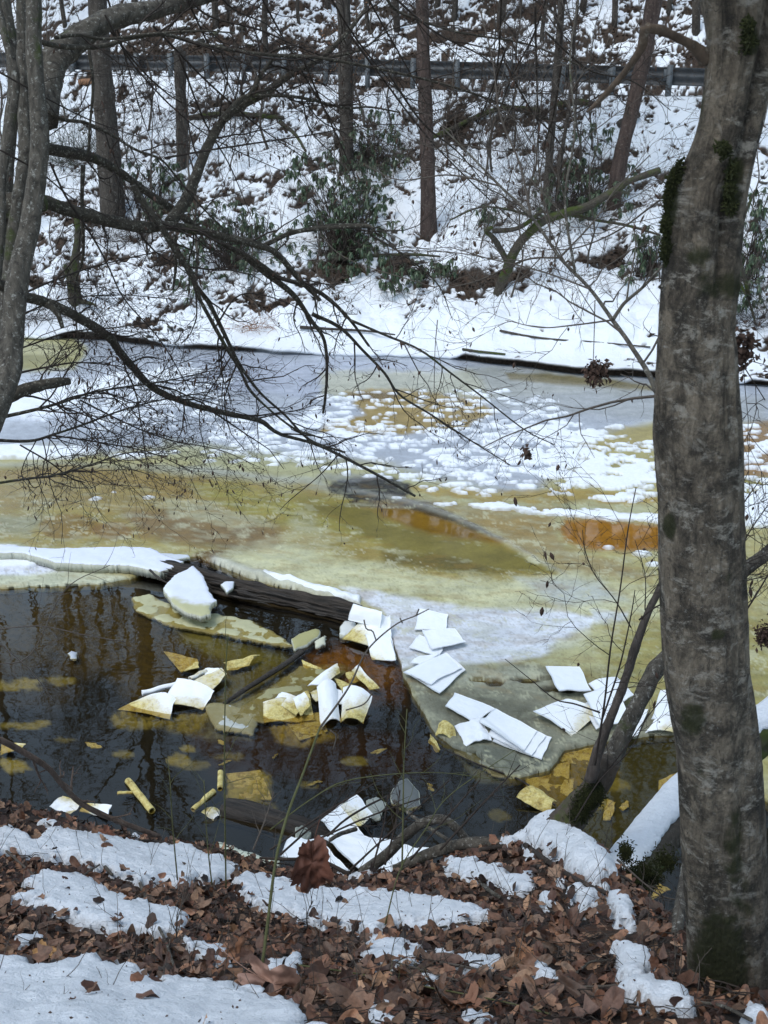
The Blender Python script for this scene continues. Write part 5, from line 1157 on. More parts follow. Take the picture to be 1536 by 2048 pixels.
# fine grey brush: hazy small hemlock and brier tangles
def tangle(base, w, h, n, label, seed, mat=TWIG_GREY, rad=.004, cat="bush", up=.6):
    rg = np.random.RandomState(seed); B = far_hit(*base); dep = B[1]; W = w * dep / FPX; Hh = h * dep / FPX
    st = B + rg.normal(size=(n, 3)) * np.array([W * .4, .25, 0]); d = rg.normal(size=(n, 3)) * np.array([1, .6, .4]) + np.array([0, 0, up]); d /= np.linalg.norm(d, axis=1)[:, None]
    P = np.zeros((n, 7, 3)); P[:, 0] = st; L = rg.uniform(.4, 1.1, n) * Hh
    for j in range(1, 7):
        d = d + rg.normal(size=(n, 3)) * .2 + np.array([0, 0, -.08]); d /= np.linalg.norm(d, axis=1)[:, None]; P[:, j] = P[:, j - 1] + d * (L / 6)[:, None]
    R = np.tile(np.linspace(rad * 1.6, rad * .6, 7), (n, 1)); out = [(P, R, 3)]; grow(P, R, [dict(nc=4, lf=(.3, .6), rf=.7, n=4, rmin=rad * .6)], rg, out)
    V, F = tube_list(out); e = empty("brush", tuple(B)); set_props(e, label, cat); mesh_np("stems", V - B, F, mat, parent=e)["kind"] = "stuff"; return e
m = N("hemlock_needles"); m.bsdf(m.mix(m.noise(m.pos(), 8, 3), (0.05, 0.06, 0.05), (0.12, 0.13, 0.11)), .7, None, .3)
tangle((150, 330), 110, 150, 160, "hazy grey-green hemlock sapling behind the upper left limb", 1, m.m, .006, "bush", .9)
tangle((290, 480), 170, 110, 170, "dense grey brier tangle behind the two left limbs", 2)
tangle((520, 655), 80, 60, 60, "reddish dry fern and brier clump low on the far shore", 3, COPPER, .004)
tangle((870, 300), 120, 60, 120, "grey brush heap right of the slim reddish trunk", 4)
tangle((1120, 430), 160, 190, 120, "thicket of thin grey stems around the crooked tree", 5)
tangle((60, 640), 150, 90, 120, "dark brush on the far shore behind the left trunk", 6, TWIG)
tangle((1500, 650), 100, 120, 120, "dark tangle of twigs right of the big trunk near the far shore", 7, TWIG)
tangle((1020, 240), 150, 40, 70, "dry brush on the fallen log below the guardrail", 8, TWIG)
tangle((660, 300), 60, 60, 50, "brown brier stems left of the tallest rhododendron", 9)
tangle((430, 240), 120, 50, 60, "twiggy brush heap on the left of the slope", 10, TWIG)

rg = np.random.RandomState(555); n = 620
cx_ = rg.uniform(-120, 1600, n); cy_ = rg.uniform(175, 640, n) ** 1.0; base = np.array([far_hit(a, b) for a, b in zip(cx_, cy_)]); d = rg.normal(size=(n, 3)) * .38 + np.array([0, 0, .9]); d /= np.linalg.norm(d, axis=1)[:, None]; L = rg.uniform(.3, 1.6, n); P = np.zeros((n, 7, 3)); P[:, 0] = base
for j in range(1, 7):
    d = d + rg.normal(size=(n, 3)) * .16; d /= np.linalg.norm(d, axis=1)[:, None]; P[:, j] = P[:, j - 1] + d * (L / 6)[:, None]
R = np.tile(np.linspace(.007, .0035, 7), (n, 1)) * rg.uniform(.6, 1.4, (n, 1)); out = [(P, R, 3)]; grow(P, R, [dict(nc=4, t0=.25, lf=(.3, .6), rf=.7, n=5, rmin=.0035), dict(nc=2, lf=(.3, .6), rf=.7, n=4, rmin=.003)], rg, out); V, F = tube_list(out)
o = mesh_np("brushwood", V, F, TWIG_GREY); set_props(o, kind="stuff", label="thin bare undergrowth all over the far slope")
# ---------------- rocks, logs and litter on the far slope
def rock_mesh(seed, flat=.65):
    rg = np.random.RandomState(seed); nu, nv = 14, 8; u = np.linspace(0, 2 * math.pi, nu, endpoint=False); v = np.linspace(0.12, math.pi - .12, nv); U, Vv = np.meshgrid(u, v)
    X = np.cos(U) * np.sin(Vv); Y = np.sin(U) * np.sin(Vv); Z = np.cos(Vv)
    for _ in range(7):
        nrm = rg.normal(size=3); nrm /= np.linalg.norm(nrm); dd = X * nrm[0] + Y * nrm[1] + Z * nrm[2]; cut = rg.uniform(.55, .8); k = np.clip(dd - cut, 0, None); X = X - nrm[0] * k; Y = Y - nrm[1] * k; Z = Z - nrm[2] * k
    V = np.stack([X, Y * .8, Z * flat], -1).reshape(-1, 3) * (1 + .08 * rg.normal(size=(nu * nv, 1)))
    i = np.arange(nu * nv).reshape(nv, nu); ir = np.roll(i, -1, 1); F = np.stack([i[1:], ir[1:], ir[:-1], i[:-1]], -1).reshape(-1, 4)
    return V, [F, np.array([list(i[0])[::1]]), np.array([list(i[-1])[::-1]])]
m = N("rock"); p = m.pos(); c = m.mix(m.ramp(m.noise(p, 4, 6, .7), [(.35, 0), (.65, 1)]), (0.03, 0.028, 0.024), (0.11, 0.10, 0.085)); c = m.mix(m.ramp(m.noise(p, 2, 3), [(.55, 0), (.65, 1)]), c, (0.06, 0.07, 0.03))
g = m.new("ShaderNodeNewGeometry"); sx_ = m.new("ShaderNodeSeparateXYZ"); m.link(g.outputs["Normal"], sx_.inputs[0]); s_ = m.math('ADD', sx_.outputs[2], m.math('MULTIPLY', m.math('SUBTRACT', m.noise(p, 7, 4), .5), .8))
c = m.mix(m.ramp(s_, [(.66, 0), (.74, 1)]), c, (.82, .85, .9)); m.bsdf(c, .85, m.bump(m.noise(p, 20, 5), .6, .03), .3); ROCK = m.m
rks = [mesh_np("rock", *rock_mesh(s), ROCK, smooth=False, link=False) for s in range(6)]
rg = np.random.RandomState(9)
RK = [(970, 230, 16), (1002, 250, 14), (1275, 215, 16), (1300, 245, 18), (1330, 235, 12), (1305, 268, 20), (1345, 270, 16), (1020, 300, 14), (1120, 260, 18), (1160, 250, 16), (1270, 305, 16), (1075, 345, 18), (1060, 340, 12), (1260, 320, 14), (1040, 300, 16), (895, 370, 14), (905, 455, 18), (1005, 430, 16), (1270, 400, 16), (1255, 390, 10), (1290, 385, 8), (1170, 310, 14), (1180, 420, 18), (1215, 425, 22), (1205, 285, 18), (1335, 250, 16), (1355, 300, 14), (1200, 290, 12), (1520, 370, 20), (1500, 395, 16), (460, 360, 12), (500, 355, 14), (1030, 620, 12), (1120, 690, 10), (1110, 685, 7), (720, 520, 18), (745, 535, 20), (1235, 250, 14), (1140, 285, 14), (1010, 270, 10), (450, 640, 10), (470, 645, 10), (340, 655, 14), (360, 660, 12), (380, 655, 12), (180, 678, 26), (215, 685, 20), (300, 692, 24), (330, 692, 16), (1290, 752, 20), (1100, 752, 14), (1210, 758, 16), (560, 100, 16), (400, 90, 30), (440, 100, 34), (350, 110, 26), (500, 90, 26), (370, 60, 24), (430, 70, 26), (480, 60, 22)]
for px_, py_, w_ in RK:
    B = far_hit(px_, py_); s = w_ * B[1] / FPX * .55; o = obj_from("rock", rks[rg.randint(6)], None, tuple(B + (0, 0, s * .15)), (rg.rand() * .4, rg.rand() * .4, rg.rand() * 6), (s * rg.uniform(.9, 1.3), s, s * rg.uniform(.6, 1.0)))
    shore = py_ > 600; road_ = py_ < 125
    set_props(o, "dark flat rock at the foot of the far shore by the ice" if shore else ("mossy ledge stone above the road, upper left" if road_ else "small snow-topped stone on the far slope"), "rock", "stones along the far shore" if shore else ("ledge stones above the road" if road_ else "stones on the far slope"))
# standout fallen wood on the far bank
def logf(pts, w0, w1, label, mat=BARK_FAR, dz=0.0, seed=0, name="fallen_log"):
    P = np.array([far_hit(a, b) + (0, 0, dz) for a, b in pts]); R = wid(np.linspace(w0, w1, len(P)), P); V, Fs = tube_fine(P, R, 30, 10, .3, seed=seed); o = mesh_np(name, V - P[0], Fs, mat); o.location = tuple(P[0]); set_props(o, label, "log"); return o
logf([(380, 245), (450, 236), (520, 240), (568, 246)], 12, 8, "fallen log lying across the left slope under the brush heap", BARK_MOSS, .12)
logf([(560, 250), (590, 275), (612, 310)], 9, 5, "thin fallen log slanting down from the brush heap", BARK_MOSS, .08, 2)
logf([(840, 300), (900, 272), (960, 242), (1010, 228), (1080, 232)], 12, 9, "long mossy fallen log below the guardrail, right of the slim reddish trunk", BARK_MOSS, .15, 3)
logf([(1115, 222), (1160, 216), (1200, 222)], 16, 10, "short dark log just under the guardrail on the right", BARK_MOSS, .15, 4)
logf([(1235, 265), (1262, 250), (1275, 246)], 14, 12, "cut log end poking out of the snow beside the leaning reddish trunk", BARK_FAR, .2, 5)
logf([(670, 530), (740, 522), (820, 520), (880, 524)], 10, 4, "dark log under the low rhododendron near the far shore", BARK_MOSS, .12, 6)
logf([(600, 662), (660, 664), (730, 668), (790, 676)], 7, 3, "thin pole lying on the snow just above the far shoreline", BARK_FAR, .07, 7)
logf([(1000, 668), (1060, 680), (1120, 686), (1180, 690), (1300, 700)], 5, 3, "long thin stick on the smooth snow of the far shore, right", BARK_FAR, .06, 8)
logf([(160, 175), (210, 172)], 12, 9, "orange-brown broken log behind the upper left limb", COPPER, .15, 9)
logf([(925, 722), (950, 712), (990, 716), (1010, 724)], 6, 4, "arched driftwood root on the far shoreline", BARK_MOSS, .1, 10)
# dark litter clumps pressed through the snow
rg = np.random.RandomState(99); pts = []
bidx = np.argwhere((bm > .5) & (fpx > -150) & (fpx < 1700) & (fpy > -60)); bidx = bidx[rg.choice(len(bidx), min(9000, len(bidx)), False)]
cent = np.array([V_ for V_ in np.stack([XX, YY, ZZ], -1)[bidx[:, 0], bidx[:, 1]]]) + rg.normal(size=(len(bidx), 3)) * np.array([.03, .03, .012]) + (0, 0, .02)
V, F = leafcards(cent, .15, .06, rg, 0, .35)
m = N("far_litter"); c = m.mix(m.noise(m.pos(), 6, 4), (0.016, 0.012, 0.010), (0.12, 0.082, 0.058)); m.bsdf(c, .85, None, .2)
o = mesh_np("far_leaf_litter", V, F, m.m, smooth=False); set_props(o, kind="stuff", label="brown leaf litter showing through the snow of the far slope")
# ================================================================== LOGS IN AND BY THE RIVER
m = N("wet_dark_wood"); p = m.pos(); a_ = m.coord((1, 1, 1), "Generated")
def wood(name, rot, c0, c1, sc=1.0, rough=.55):
    m = N(name); c = m.new("ShaderNodeNewGeometry"); mp = m.new("ShaderNodeMapping"); mp.inputs["Rotation"].default_value = (0, 0, rot); m.link(c.outputs["Position"], mp.inputs[0])
    mp2 = m.new("ShaderNodeMapping"); mp2.inputs["Scale"].default_value = (1.2, 18, 18); m.link(mp.outputs[0], mp2.inputs[0])
    n = m.noise(mp2.outputs[0], 2.2 * sc, 8, .7, .3); col = m.mix(m.ramp(n, [(.35, 0), (.7, 1)]), c0, c1)
    m.bsdf(col, rough, m.bump(n, 1.0, .03), .4); return m.m
def flog(name, pts, zs, w0, w1, label, mat, n=90, ns=40, seed=0, rough=.5, bulge=.2, cat="log"):
    P = np.array([PZ(a, b, z) for (a, b), z in zip(pts, zs)]); R = wid(np.linspace(w0, w1, len(P)), P)
    V, Fs = tube_fine(P, R, n, ns, rough, rscale=14, aniso=30, seed=seed, bulge=bulge); o = mesh_np(name, V - P[0], Fs, mat); o.location = tuple(P[0]); set_props(o, label, cat); return o
ang = math.atan2(PZ(705, 1232)[1] - PZ(300, 1145)[1], PZ(705, 1232)[0] - PZ(300, 1145)[0])
WD = wood("drenched_wood", -ang, (0.010, 0.008, 0.007), (0.075, 0.058, 0.046))
flog("river_log", [(268, 1134), (340, 1150), (430, 1170), (520, 1190), (610, 1210), (716, 1236)], [-.02, .02, .03, .02, .01, .0], 34, 46, "thick dark splintered log lying in the ice edge at mid river", WD, 200, 90, 1, 1.0, .3)
rg = np.random.RandomState(17)
lg = bpy.data.objects["river_log"]; sp_ = []
for k in range(26):
    t = rg.uniform(.02, .95); x0 = 268 + t * 440; y0 = 1136 + t * 96 + rg.uniform(-13, 16); l = rg.uniform(18, 70); P = pl([(x0, y0), (x0 + l * .5, y0 + l * .11 + rg.uniform(-2, 2)), (x0 + l, y0 + l * .22 + rg.uniform(-4, 3))], PZ(x0, y0, .12)[1] - .03, PZ(x0 + l, y0 + l * .2, .12)[1] - .02)
    sp_.append((catmull(P, 6)[None], np.array([[.004, .012, .014, .012, .008, .002]]) * rg.uniform(.6, 1.3), 5))
V, F = tube_list(sp_); V1 = V - np.array(lg.location); o = mesh_np("splinters", V1, F, WD, parent=lg); o["kind"] = "stuff"
flog("splinter", [(300, 1140), (320, 1158), (350, 1172)], [.16, .12, .06], 5, 3, "long pale splinter sticking out of the log's left end", WD, 20, 8, 2)
flog("sunken_log", [(450, 1628), (510, 1640), (600, 1668), (680, 1710)], [-.06, -.05, -.05, -.1], 60, 56, "dark waterlogged log at the near shore below the water plants", WD, 80, 40, 3, .45)
flog("sunken_branch", [(448, 1408), (500, 1372), (560, 1335), (604, 1304)], [-.01, .0, .005, -.01], 9, 13, "dark sunken branch running up to the right between two drowned floes", WD, 40, 12, 4, .3, cat="branch")
flog("sunken_branch", [(880, 1495), (960, 1530), (1040, 1560), (1110, 1610)], [.0, .0, .01, .05], 3, 4, "thin dark twig in the water below the stacked sheets", WD, 40, 8, 5, .2, cat="branch")

# ================================================================== ICE SLABS
m = N("slab_ice"); p = m.pos(); g = m.new("ShaderNodeNewGeometry"); sz = m.new("ShaderNodeSeparateXYZ"); m.link(g.outputs["Normal"], sz.inputs[0])
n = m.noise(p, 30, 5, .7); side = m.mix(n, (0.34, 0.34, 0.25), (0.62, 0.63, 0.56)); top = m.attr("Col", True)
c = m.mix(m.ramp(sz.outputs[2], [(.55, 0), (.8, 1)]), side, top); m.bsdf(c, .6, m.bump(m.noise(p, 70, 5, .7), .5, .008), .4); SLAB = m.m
def slab(name, outline, z, thick, col, label, tilt=(0, 0), cat="ice slab", stain=None, res=.014, rel=.012, seed=0, mat=None):
    """plate of ice: outline (photo) on the plane z, tilted by (dz/dx, dz/dy)"""
    O = np.array([PZ(a, b, z) for a, b in outline]); c0 = O.mean(0); mn, mx = O.min(0) - .05, O.max(0) + .05
    gx_ = np.arange(mn[0], mx[0], res); gy_ = np.arange(mn[1], mx[1], res * 1.3); X, Y = np.meshgrid(gx_, gy_)
    sd = sdf_poly(X, Y, [(q[0], q[1]) for q in O]) + .02 * fbm2(X * 8 + seed, Y * 8, 4)
    zt = z + tilt[0] * (X - c0[0]) + tilt[1] * (Y - c0[1]) + rel * fbm2(X * 5 + seed, Y * 5, 4) - .02 * np.clip(1 - sd / .05, 0, 1) ** 2
    a = sd > -res * .55
    fa = a[:-1, :-1] & a[1:, 1:] & a[1:, :-1] & a[:-1, 1:]; g_y, g_x = np.gradient(sd, res * 1.3, res); g2_ = g_x ** 2 + g_y ** 2 + 1e-6; sn = np.abs(sd) < res * .8; X = np.where(sn, X - sd * g_x / g2_, X); Y = np.where(sn, Y - sd * g_y / g2_, Y); F = grid_faces(*X.shape, keep=fa)
    px, py, _ = PROJ(X, Y, zt); C = np.tile(lin(*col), (X.size, 1)).reshape(X.shape + (3,))
    if stain: C = stain(C, px, py, X, Y)
    Vt = np.stack([X, Y, zt], -1).reshape(-1, 3); Vb = Vt - np.array([0, 0, thick]); Vb[:, :2] += 0.0
    n0 = len(Vt)
    # boundary edges
    e = np.concatenate([F[:, [0, 1]], F[:, [1, 2]], F[:, [2, 3]], F[:, [3, 0]]]); key = np.sort(e, 1); kk = key[:, 0].astype(np.int64) * n0 + key[:, 1]
    u, inv, cnt = np.unique(kk, return_inverse=True, return_counts=True); bd = e[cnt[inv] == 1]
    S = np.stack([bd[:, 1], bd[:, 0], bd[:, 0] + n0, bd[:, 1] + n0], -1); FF = np.concatenate([F, F[:, ::-1] + n0, S]); VV = np.concatenate([Vt, Vb]); AA = {"Col": np.concatenate([C.reshape(-1, 3)] * 2)}
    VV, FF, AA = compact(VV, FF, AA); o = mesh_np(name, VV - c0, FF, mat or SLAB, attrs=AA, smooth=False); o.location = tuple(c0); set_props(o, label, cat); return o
def st_left(C, px, py, X, Y):
    return C
slab("ice_slab", [(-220, 1086), (0, 1090), (110, 1096), (250, 1092), (300, 1094), (330, 1108), (366, 1120), (352, 1130), (318, 1140), (290, 1134), (255, 1128), (180, 1126), (110, 1122), (75, 1112), (40, 1104), (-220, 1104)], .16, .10, (216, 221, 238), "long snow-covered ice slab resting on the log's left end", (0, .03), stain=st_left)
slab("ice_slab", [(300, 1104), (378, 1106), (380, 1112), (350, 1118), (310, 1112)], .07, .04, (200, 206, 216), "thin ice plate poking out from behind the long snow-covered slab", (0, 0))
def st_tri(C, px, py, X, Y):
    a = sstep(0, 12, (py - (1186 + (px - 330) * .22)) + 10 * fbm2(X * 6, Y * 6, 4))[..., None]; return C * (1 - a) + lin(178, 176, 138) * a
slab("ice_slab", [(326, 1174), (350, 1150), (386, 1134), (404, 1150), (412, 1164), (420, 1182), (434, 1198), (422, 1204), (420, 1222), (400, 1226), (372, 1220), (345, 1202)], .20, .06, (216, 221, 236), "triangular white ice chunk with a dirty lower edge leaning on the dark log", (.02, .05), stain=st_tri)
slab("ice_slab", [(581, 1275), (600, 1266), (632, 1256), (642, 1262), (636, 1272), (612, 1284), (590, 1292)], .06, .05, (160, 156, 110), "small brownish ice chunk floating below the log's right end", (0, .1))
slab("ice_slab", [(628, 1280), (650, 1270), (652, 1284), (632, 1290)], .04, .03, (196, 196, 176), "smallest pale ice bit beside the brownish chunk", (0, .1))
slab("ice_slab", [(678, 1252), (690, 1240), (712, 1244), (708, 1256), (690, 1268), (680, 1264)], .07, .07, (204, 206, 204), "rounded icy lump under the folded white sheet at the log's end", (0, .1))
slab("ice_slab", [(442, 1166), (450, 1160), (468, 1160), (464, 1176), (452, 1182)], .19, .03, (212, 217, 230), "small ice scrap lying on the dark log", (0, 0))
slab("ice_slab", [(778, 1585), (800, 1566), (815, 1562), (836, 1580), (842, 1604), (815, 1612), (782, 1600)], .04, .02, (96, 100, 100), "clear grey ice plate by the near shore right of the stained sheet", (0, .25))
slab("ice_slab", [(730, 1600), (752, 1592), (772, 1604), (760, 1630), (745, 1632)], .05, .03, (150, 154, 148), "pale grey ice piece behind the near-shore sheets", (0, .1))
slab("ice_slab", [(590, 1652), (606, 1646), (622, 1660), (612, 1680), (592, 1676)], .12, .06, (128, 132, 124), "frosty grey ice lump beside the hanging brown leaf", (0, 0))
slab("ice_slab", [(435, 1680), (470, 1690), (520, 1708), (560, 1716), (556, 1726), (500, 1716), (440, 1700)], .12, .05, (190, 196, 180), "narrow greenish ice ledge along the near shore", (0, 0))
slab("ice_slab", [(136, 1304), (142, 1298), (154, 1302), (152, 1314), (140, 1314)], .02, .02, (170, 176, 186), "tiny white ice bit floating in the dark water, left", (0, 0))
slab("drowned_floe", [(262, 1192), (300, 1186), (350, 1214), (420, 1222), (500, 1238), (560, 1268), (590, 1292), (540, 1286), (430, 1264), (330, 1246), (272, 1220)], .004, .03, (176, 174, 140), "pale crumbly floe awash between the dark log and the yellow sheets", rel=.030, seed=3)
slab("drowned_floe", [(440, 1436), (520, 1388), (600, 1330), (690, 1340), (655, 1376), (560, 1392), (530, 1440)], -.004, .03, (150, 146, 108), "grey-olive floe awash left of the middle heap of sheets", rel=.028, seed=8)
slab("drowned_floe", [(405, 1405), (440, 1400), (520, 1424), (505, 1466), (430, 1456)], -.006, .02, (176, 180, 176), "frosty scrap of floe awash between the left and middle heaps", rel=.034, seed=5)
slab("drowned_floe", [(905, 1496), (1000, 1508), (1040, 1556), (985, 1545)], .0, .03, (128, 128, 112), "grey rim of floe awash under the three-sheet stack", rel=.026, seed=6)
# scattered small snow crumbs on the log
rg = np.random.RandomState(3)

# ================================================================== ABSORBENT SHEETS
m = N("absorbent_sheet"); p = m.pos(); st = m.attr("stain"); bl_ = m.noise(p, 16, 6, .72); fine = m.noise(p, 55, 7, .8)
white = m.mix(m.noise(p, 8, 3), (0.80, 0.83, 0.88), (0.88, 0.895, 0.92))
yel = m.mix(m.ramp(fine, [(.35, 0), (.65, 1)]), lin(168, 146, 70), lin(226, 216, 156)); yel = m.mix(m.ramp(bl_, [(.50, 0), (.72, .8)]), yel, lin(178, 146, 72))
drt = m.ramp(m.math('ADD', m.math('MULTIPLY', fine, .5), m.math('MULTIPLY', bl_, .6)), [(.55, 0), (.66, 1)])
yel = m.mix(m.math('MULTIPLY', drt, m.math('MULTIPLY', st, .75)), yel, lin(86, 74, 40))
fac = m.ramp(m.math('ADD', st, m.math('ADD', m.math('MULTIPLY', m.math('SUBTRACT', bl_, .5), .35), m.math('MULTIPLY', m.math('SUBTRACT', fine, .5), .9))), [(.10, 0), (.62, 1)])
c = m.mix(fac, white, yel)
pr = m.bsdf(c, .8, m.bump(fine, .25, .003, m.bump(m.noise(p, 14, 4), .4, .02)), .25); SHEET = m.m
NG = 22
def sheet(q, z, label, stain=(0, 0, -.4), bul=(0, 0), curl=None, thick=.006, wr=.006, seed=0, name="absorbent_pad", roll=None):
    """q: four photo corners TL,TR,BR,BL; z: number or 4 heights; stain a*u+b*v+c; bul: bulge across u, across v"""
    zs = [z] * 4 if np.isscalar(z) else list(z)
    wet_ = stain[2] + max(stain[0], 0) * .5 + max(stain[1], 0) * .5 > .0 and min(zs) < .035
    zs = [q_ - .035 if (q_ <= .021 and wet_) else (q_ - .012 if wet_ and stain[2] > .7 else q_) for q_ in zs]
    K = np.array([PZ(a, b, zz) for (a, b), zz in zip(q, zs)]); u, v = np.meshgrid(np.linspace(0, 1, NG), np.linspace(0, 1, NG))
    # slightly bowed edges
    uu = u[..., None]; vv = v[..., None]
    P = K[0] * (1 - uu) * (1 - vv) + K[1] * uu * (1 - vv) + K[2] * uu * vv + K[3] * (1 - uu) * vv
    s = seed * 3.1 + K[0, 0] * 7
    P = P + np.stack([.012 * noise2(u * 2 + s, v * 2), .012 * noise2(u * 2 + s + 9, v * 2), 0 * u], -1)
    h = bul[0] * 4 * u * (1 - u) + bul[1] * 4 * v * (1 - v) + wr * 1.6 * fbm2(u * 2.2 + s, v * 2.2 + s, 3) + wr * .5 * np.abs(noise2(u * 5 + v * 3 + s, v * 5 - u * 2))
    if curl: h = h + curl[2] * sstep(.45, 1.0, curl[0] * (u - .5) * 2 + curl[1] * (v - .5) * 2)
    P[..., 2] += h
    stv = np.clip(stain[0] * u + stain[1] * v + stain[2] + .28 * fbm2(u * 2.5 + s, v * 2.5, 4), 0, 1)
    T = P.reshape(-1, 3); du = np.gradient(P, axis=1); dv = np.gradient(P, axis=0); nr = np.cross(du, dv).reshape(-1, 3); nr /= np.linalg.norm(nr, axis=1)[:, None] + 1e-9
    if nr[:, 2].mean() < 0: nr = -nr
    Bm = T - nr * thick; n0 = len(T); F = grid_faces(NG, NG); i = np.arange(n0).reshape(NG, NG); ring = np.concatenate([i[0, :], i[1:, -1], i[-1, -2::-1], i[-2:0:-1, 0]]); r2 = np.roll(ring, -1)
    FF = np.concatenate([F, F[:, ::-1] + n0, np.stack([ring, r2, r2 + n0, ring + n0], -1)]); c0 = K.mean(0)
    o = mesh_np(name, np.concatenate([T, Bm]) - c0, FF, SHEET, attrs={"stain": np.concatenate([stv.ravel()] * 2)}); o.location = tuple(c0); set_props(o, label, "absorbent pad"); return o
ZI = .045
W0 = (0, 0, -.5)
# on the snow skin
sheet([(838, 1216), (897, 1228), (892, 1260), (828, 1259)], ZI + .02, "white sheet highest on the snowy floe, a twig tip over its corner", W0, seed=1)
sheet([(838, 1269), (890, 1290), (878, 1313), (817, 1295)], ZI + .02, "white sheet peeking out below left under the middle sheet of the column", W0, seed=2)
sheet([(844, 1260), (910, 1256), (932, 1286), (862, 1302)], ZI + .034, "white sheet second from the top in the column of sheets on the snow", W0, seed=3, curl=(0, 1, .02))
sheet([(822, 1350), (897, 1308), (930, 1339), (880, 1387)], ZI + .02, "lower sheet of the diamond-shaped pile at the foot of the column", W0, seed=4)
sheet([(807, 1344), (893, 1305), (924, 1336), (861, 1369)], ZI + .038, "upper sheet of the diamond-shaped pile at the foot of the column", W0, seed=5, bul=(.01, 0))
sheet([(820, 1324), (838, 1312), (880, 1306), (850, 1330)], ZI + .032, "corner of a white sheet caught between the column and the diamond pile", W0, seed=6)
# by the log's end
sheet([(716, 1246), (782, 1268), (794, 1320), (684, 1278)], [.10, .08, .02, .03], "large white sheet sliding into the water at the log's end, left half stained yellow", (-.9, .5, .35), seed=7, bul=(.04, 0))
sheet([(730, 1268), (779, 1275), (793, 1321), (744, 1320)], [.11, .10, .04, .02], "white sheet over the edge crack with a yellow lower left corner", (-.5, .9, -.35), seed=8)
sheet([(708, 1208), (764, 1224), (760, 1256), (697, 1240)], [.28, .26, .12, .14], "folded white sheet bent over the log's right end", W0, seed=9, bul=(0, .05))
sheet([(762, 1224), (781, 1229), (782, 1272), (758, 1256)], [.26, .22, .07, .12], "hanging flap of white sheet beside the folded one at the log's end", W0, seed=10, bul=(-.03, 0))
# stacked group in the middle
sheet([(909, 1385), (990, 1417), (948, 1447), (891, 1412)], ZI + .02, "white sheet lying left of the three-sheet stack", W0, seed=11, bul=(.012, 0))
sheet([(910, 1452), (966, 1440), (983, 1480), (931, 1494)], [ZI + .02, ZI + .03, ZI + .02, .03], "crumpled white sheet tucked under the left end of the stack", W0, seed=12, wr=.02, bul=(.03, 0))
sheet([(985, 1482), (1010, 1440), (1104, 1475), (1083, 1519)], ZI + .008, "bottom sheet of the three-sheet stack near the dark water", W0, seed=13)
sheet([(975, 1470), (1000, 1430), (1092, 1470), (1063, 1512)], ZI + .022, "middle sheet of the three-sheet stack", W0, seed=14)
sheet([(957, 1449), (990, 1416), (1074, 1461), (1047, 1503)], ZI + .038, "top sheet of the three-sheet stack", W0, seed=15, curl=(-1, -.3, .03))
sheet([(878, 1446), (911, 1462), (910, 1492), (871, 1472)], [.10, .08, .0, .03], "yellow-stained curled sheet standing at the floe's edge left of the stack", (0, .4, .75), seed=16, bul=(.06, 0))
sheet([(862, 1470), (882, 1499), (872, 1506), (858, 1485)], [.05, .03, -.01, .01], "narrow yellow strip sticking out of the water left of the curled sheet", (0, 0, .8), seed=17)
# right group
sheet([(1091, 1332), (1159, 1333), (1183, 1381), (1118, 1381)], [ZI + .03, ZI + .03, ZI + .07, ZI + .07], "square white sheet alone above the right-hand heap", W0, seed=18)
sheet([(1067, 1421), (1132, 1397), (1198, 1424), (1144, 1474)], [ZI + .06, ZI + .05, ZI + .03, .02], "white sheet with a yellow lower corner at the left of the right-hand heap", (.25, .9, -.62), seed=19, bul=(0, .03))
sheet([(1175, 1368), (1236, 1354), (1270, 1390), (1230, 1420)], ZI + .05, "white sheet at the back of the right-hand heap behind the dark stem", W0, seed=20, bul=(.03, 0))
sheet([(1164, 1408), (1186, 1400), (1222, 1442), (1192, 1459)], ZI + .025, "white sheet corner under the middle of the right-hand heap", W0, seed=22)
sheet([(1167, 1388), (1230, 1366), (1262, 1442), (1200, 1452)], [ZI + .10, ZI + .10, ZI + .08, ZI + .07], "broad white sheet on top of the right-hand heap crossed by thin stems", W0, seed=21)
sheet([(1200, 1440), (1262, 1430), (1266, 1462), (1212, 1472)], [ZI + .03, ZI + .03, 0, 0], "half yellowed sheet below the right-hand heap between the stems", (0, .9, -.2), seed=23)
sheet([(1262, 1418), (1296, 1418), (1276, 1470), (1250, 1480)], [ZI + .04, ZI + .04, ZI, ZI], "sliver of white sheet just right of the thick lichened stem", W0, seed=24)
sheet([(1322, 1380), (1366, 1378), (1372, 1436), (1303, 1438)], [ZI + .06, ZI + .06, ZI + .05, ZI + .05], "white sheet partly hidden behind the big trunk", W0, seed=25)
sheet([(1307, 1441), (1370, 1437), (1372, 1480), (1291, 1466)], [.10, .09, .02, .03], "curled white sheet with yellow right side emerging from behind the big trunk", (1.0, .5, -.55), seed=26, bul=(.06, 0))
# yellow sunk sheets at the right
sheet([(1115, 1470), (1182, 1480), (1196, 1532), (1108, 1522)], [.01, .0, -.02, -.01], "yellow soaked sheet awash below the right-hand heap", (0, .2, .85), seed=27, bul=(0, .02))
sheet([(1178, 1474), (1240, 1470), (1232, 1510), (1190, 1520)], -.012, "faint yellow sheet under water between the two right stems", (0, 0, .9), seed=28)
sheet([(1051, 1520), (1140, 1523), (1136, 1574), (1052, 1578)], [.03, .02, -.01, 0], "square yellow soaked sheet with a raised rim near the right shrub", (0, .2, .8), seed=29, bul=(-.03, 0))
sheet([(1032, 1594), (1072, 1574), (1112, 1602), (1098, 1632)], [.06, .06, .03, .02], "curled yellow sheet in front of the shrub base", (.1, .1, .7), seed=30, bul=(.05, 0))
sheet([(1128, 1560), (1150, 1556), (1142, 1596), (1120, 1585)], 0.0, "yellow scrap beside the shrub base", (0, 0, .9), seed=31)
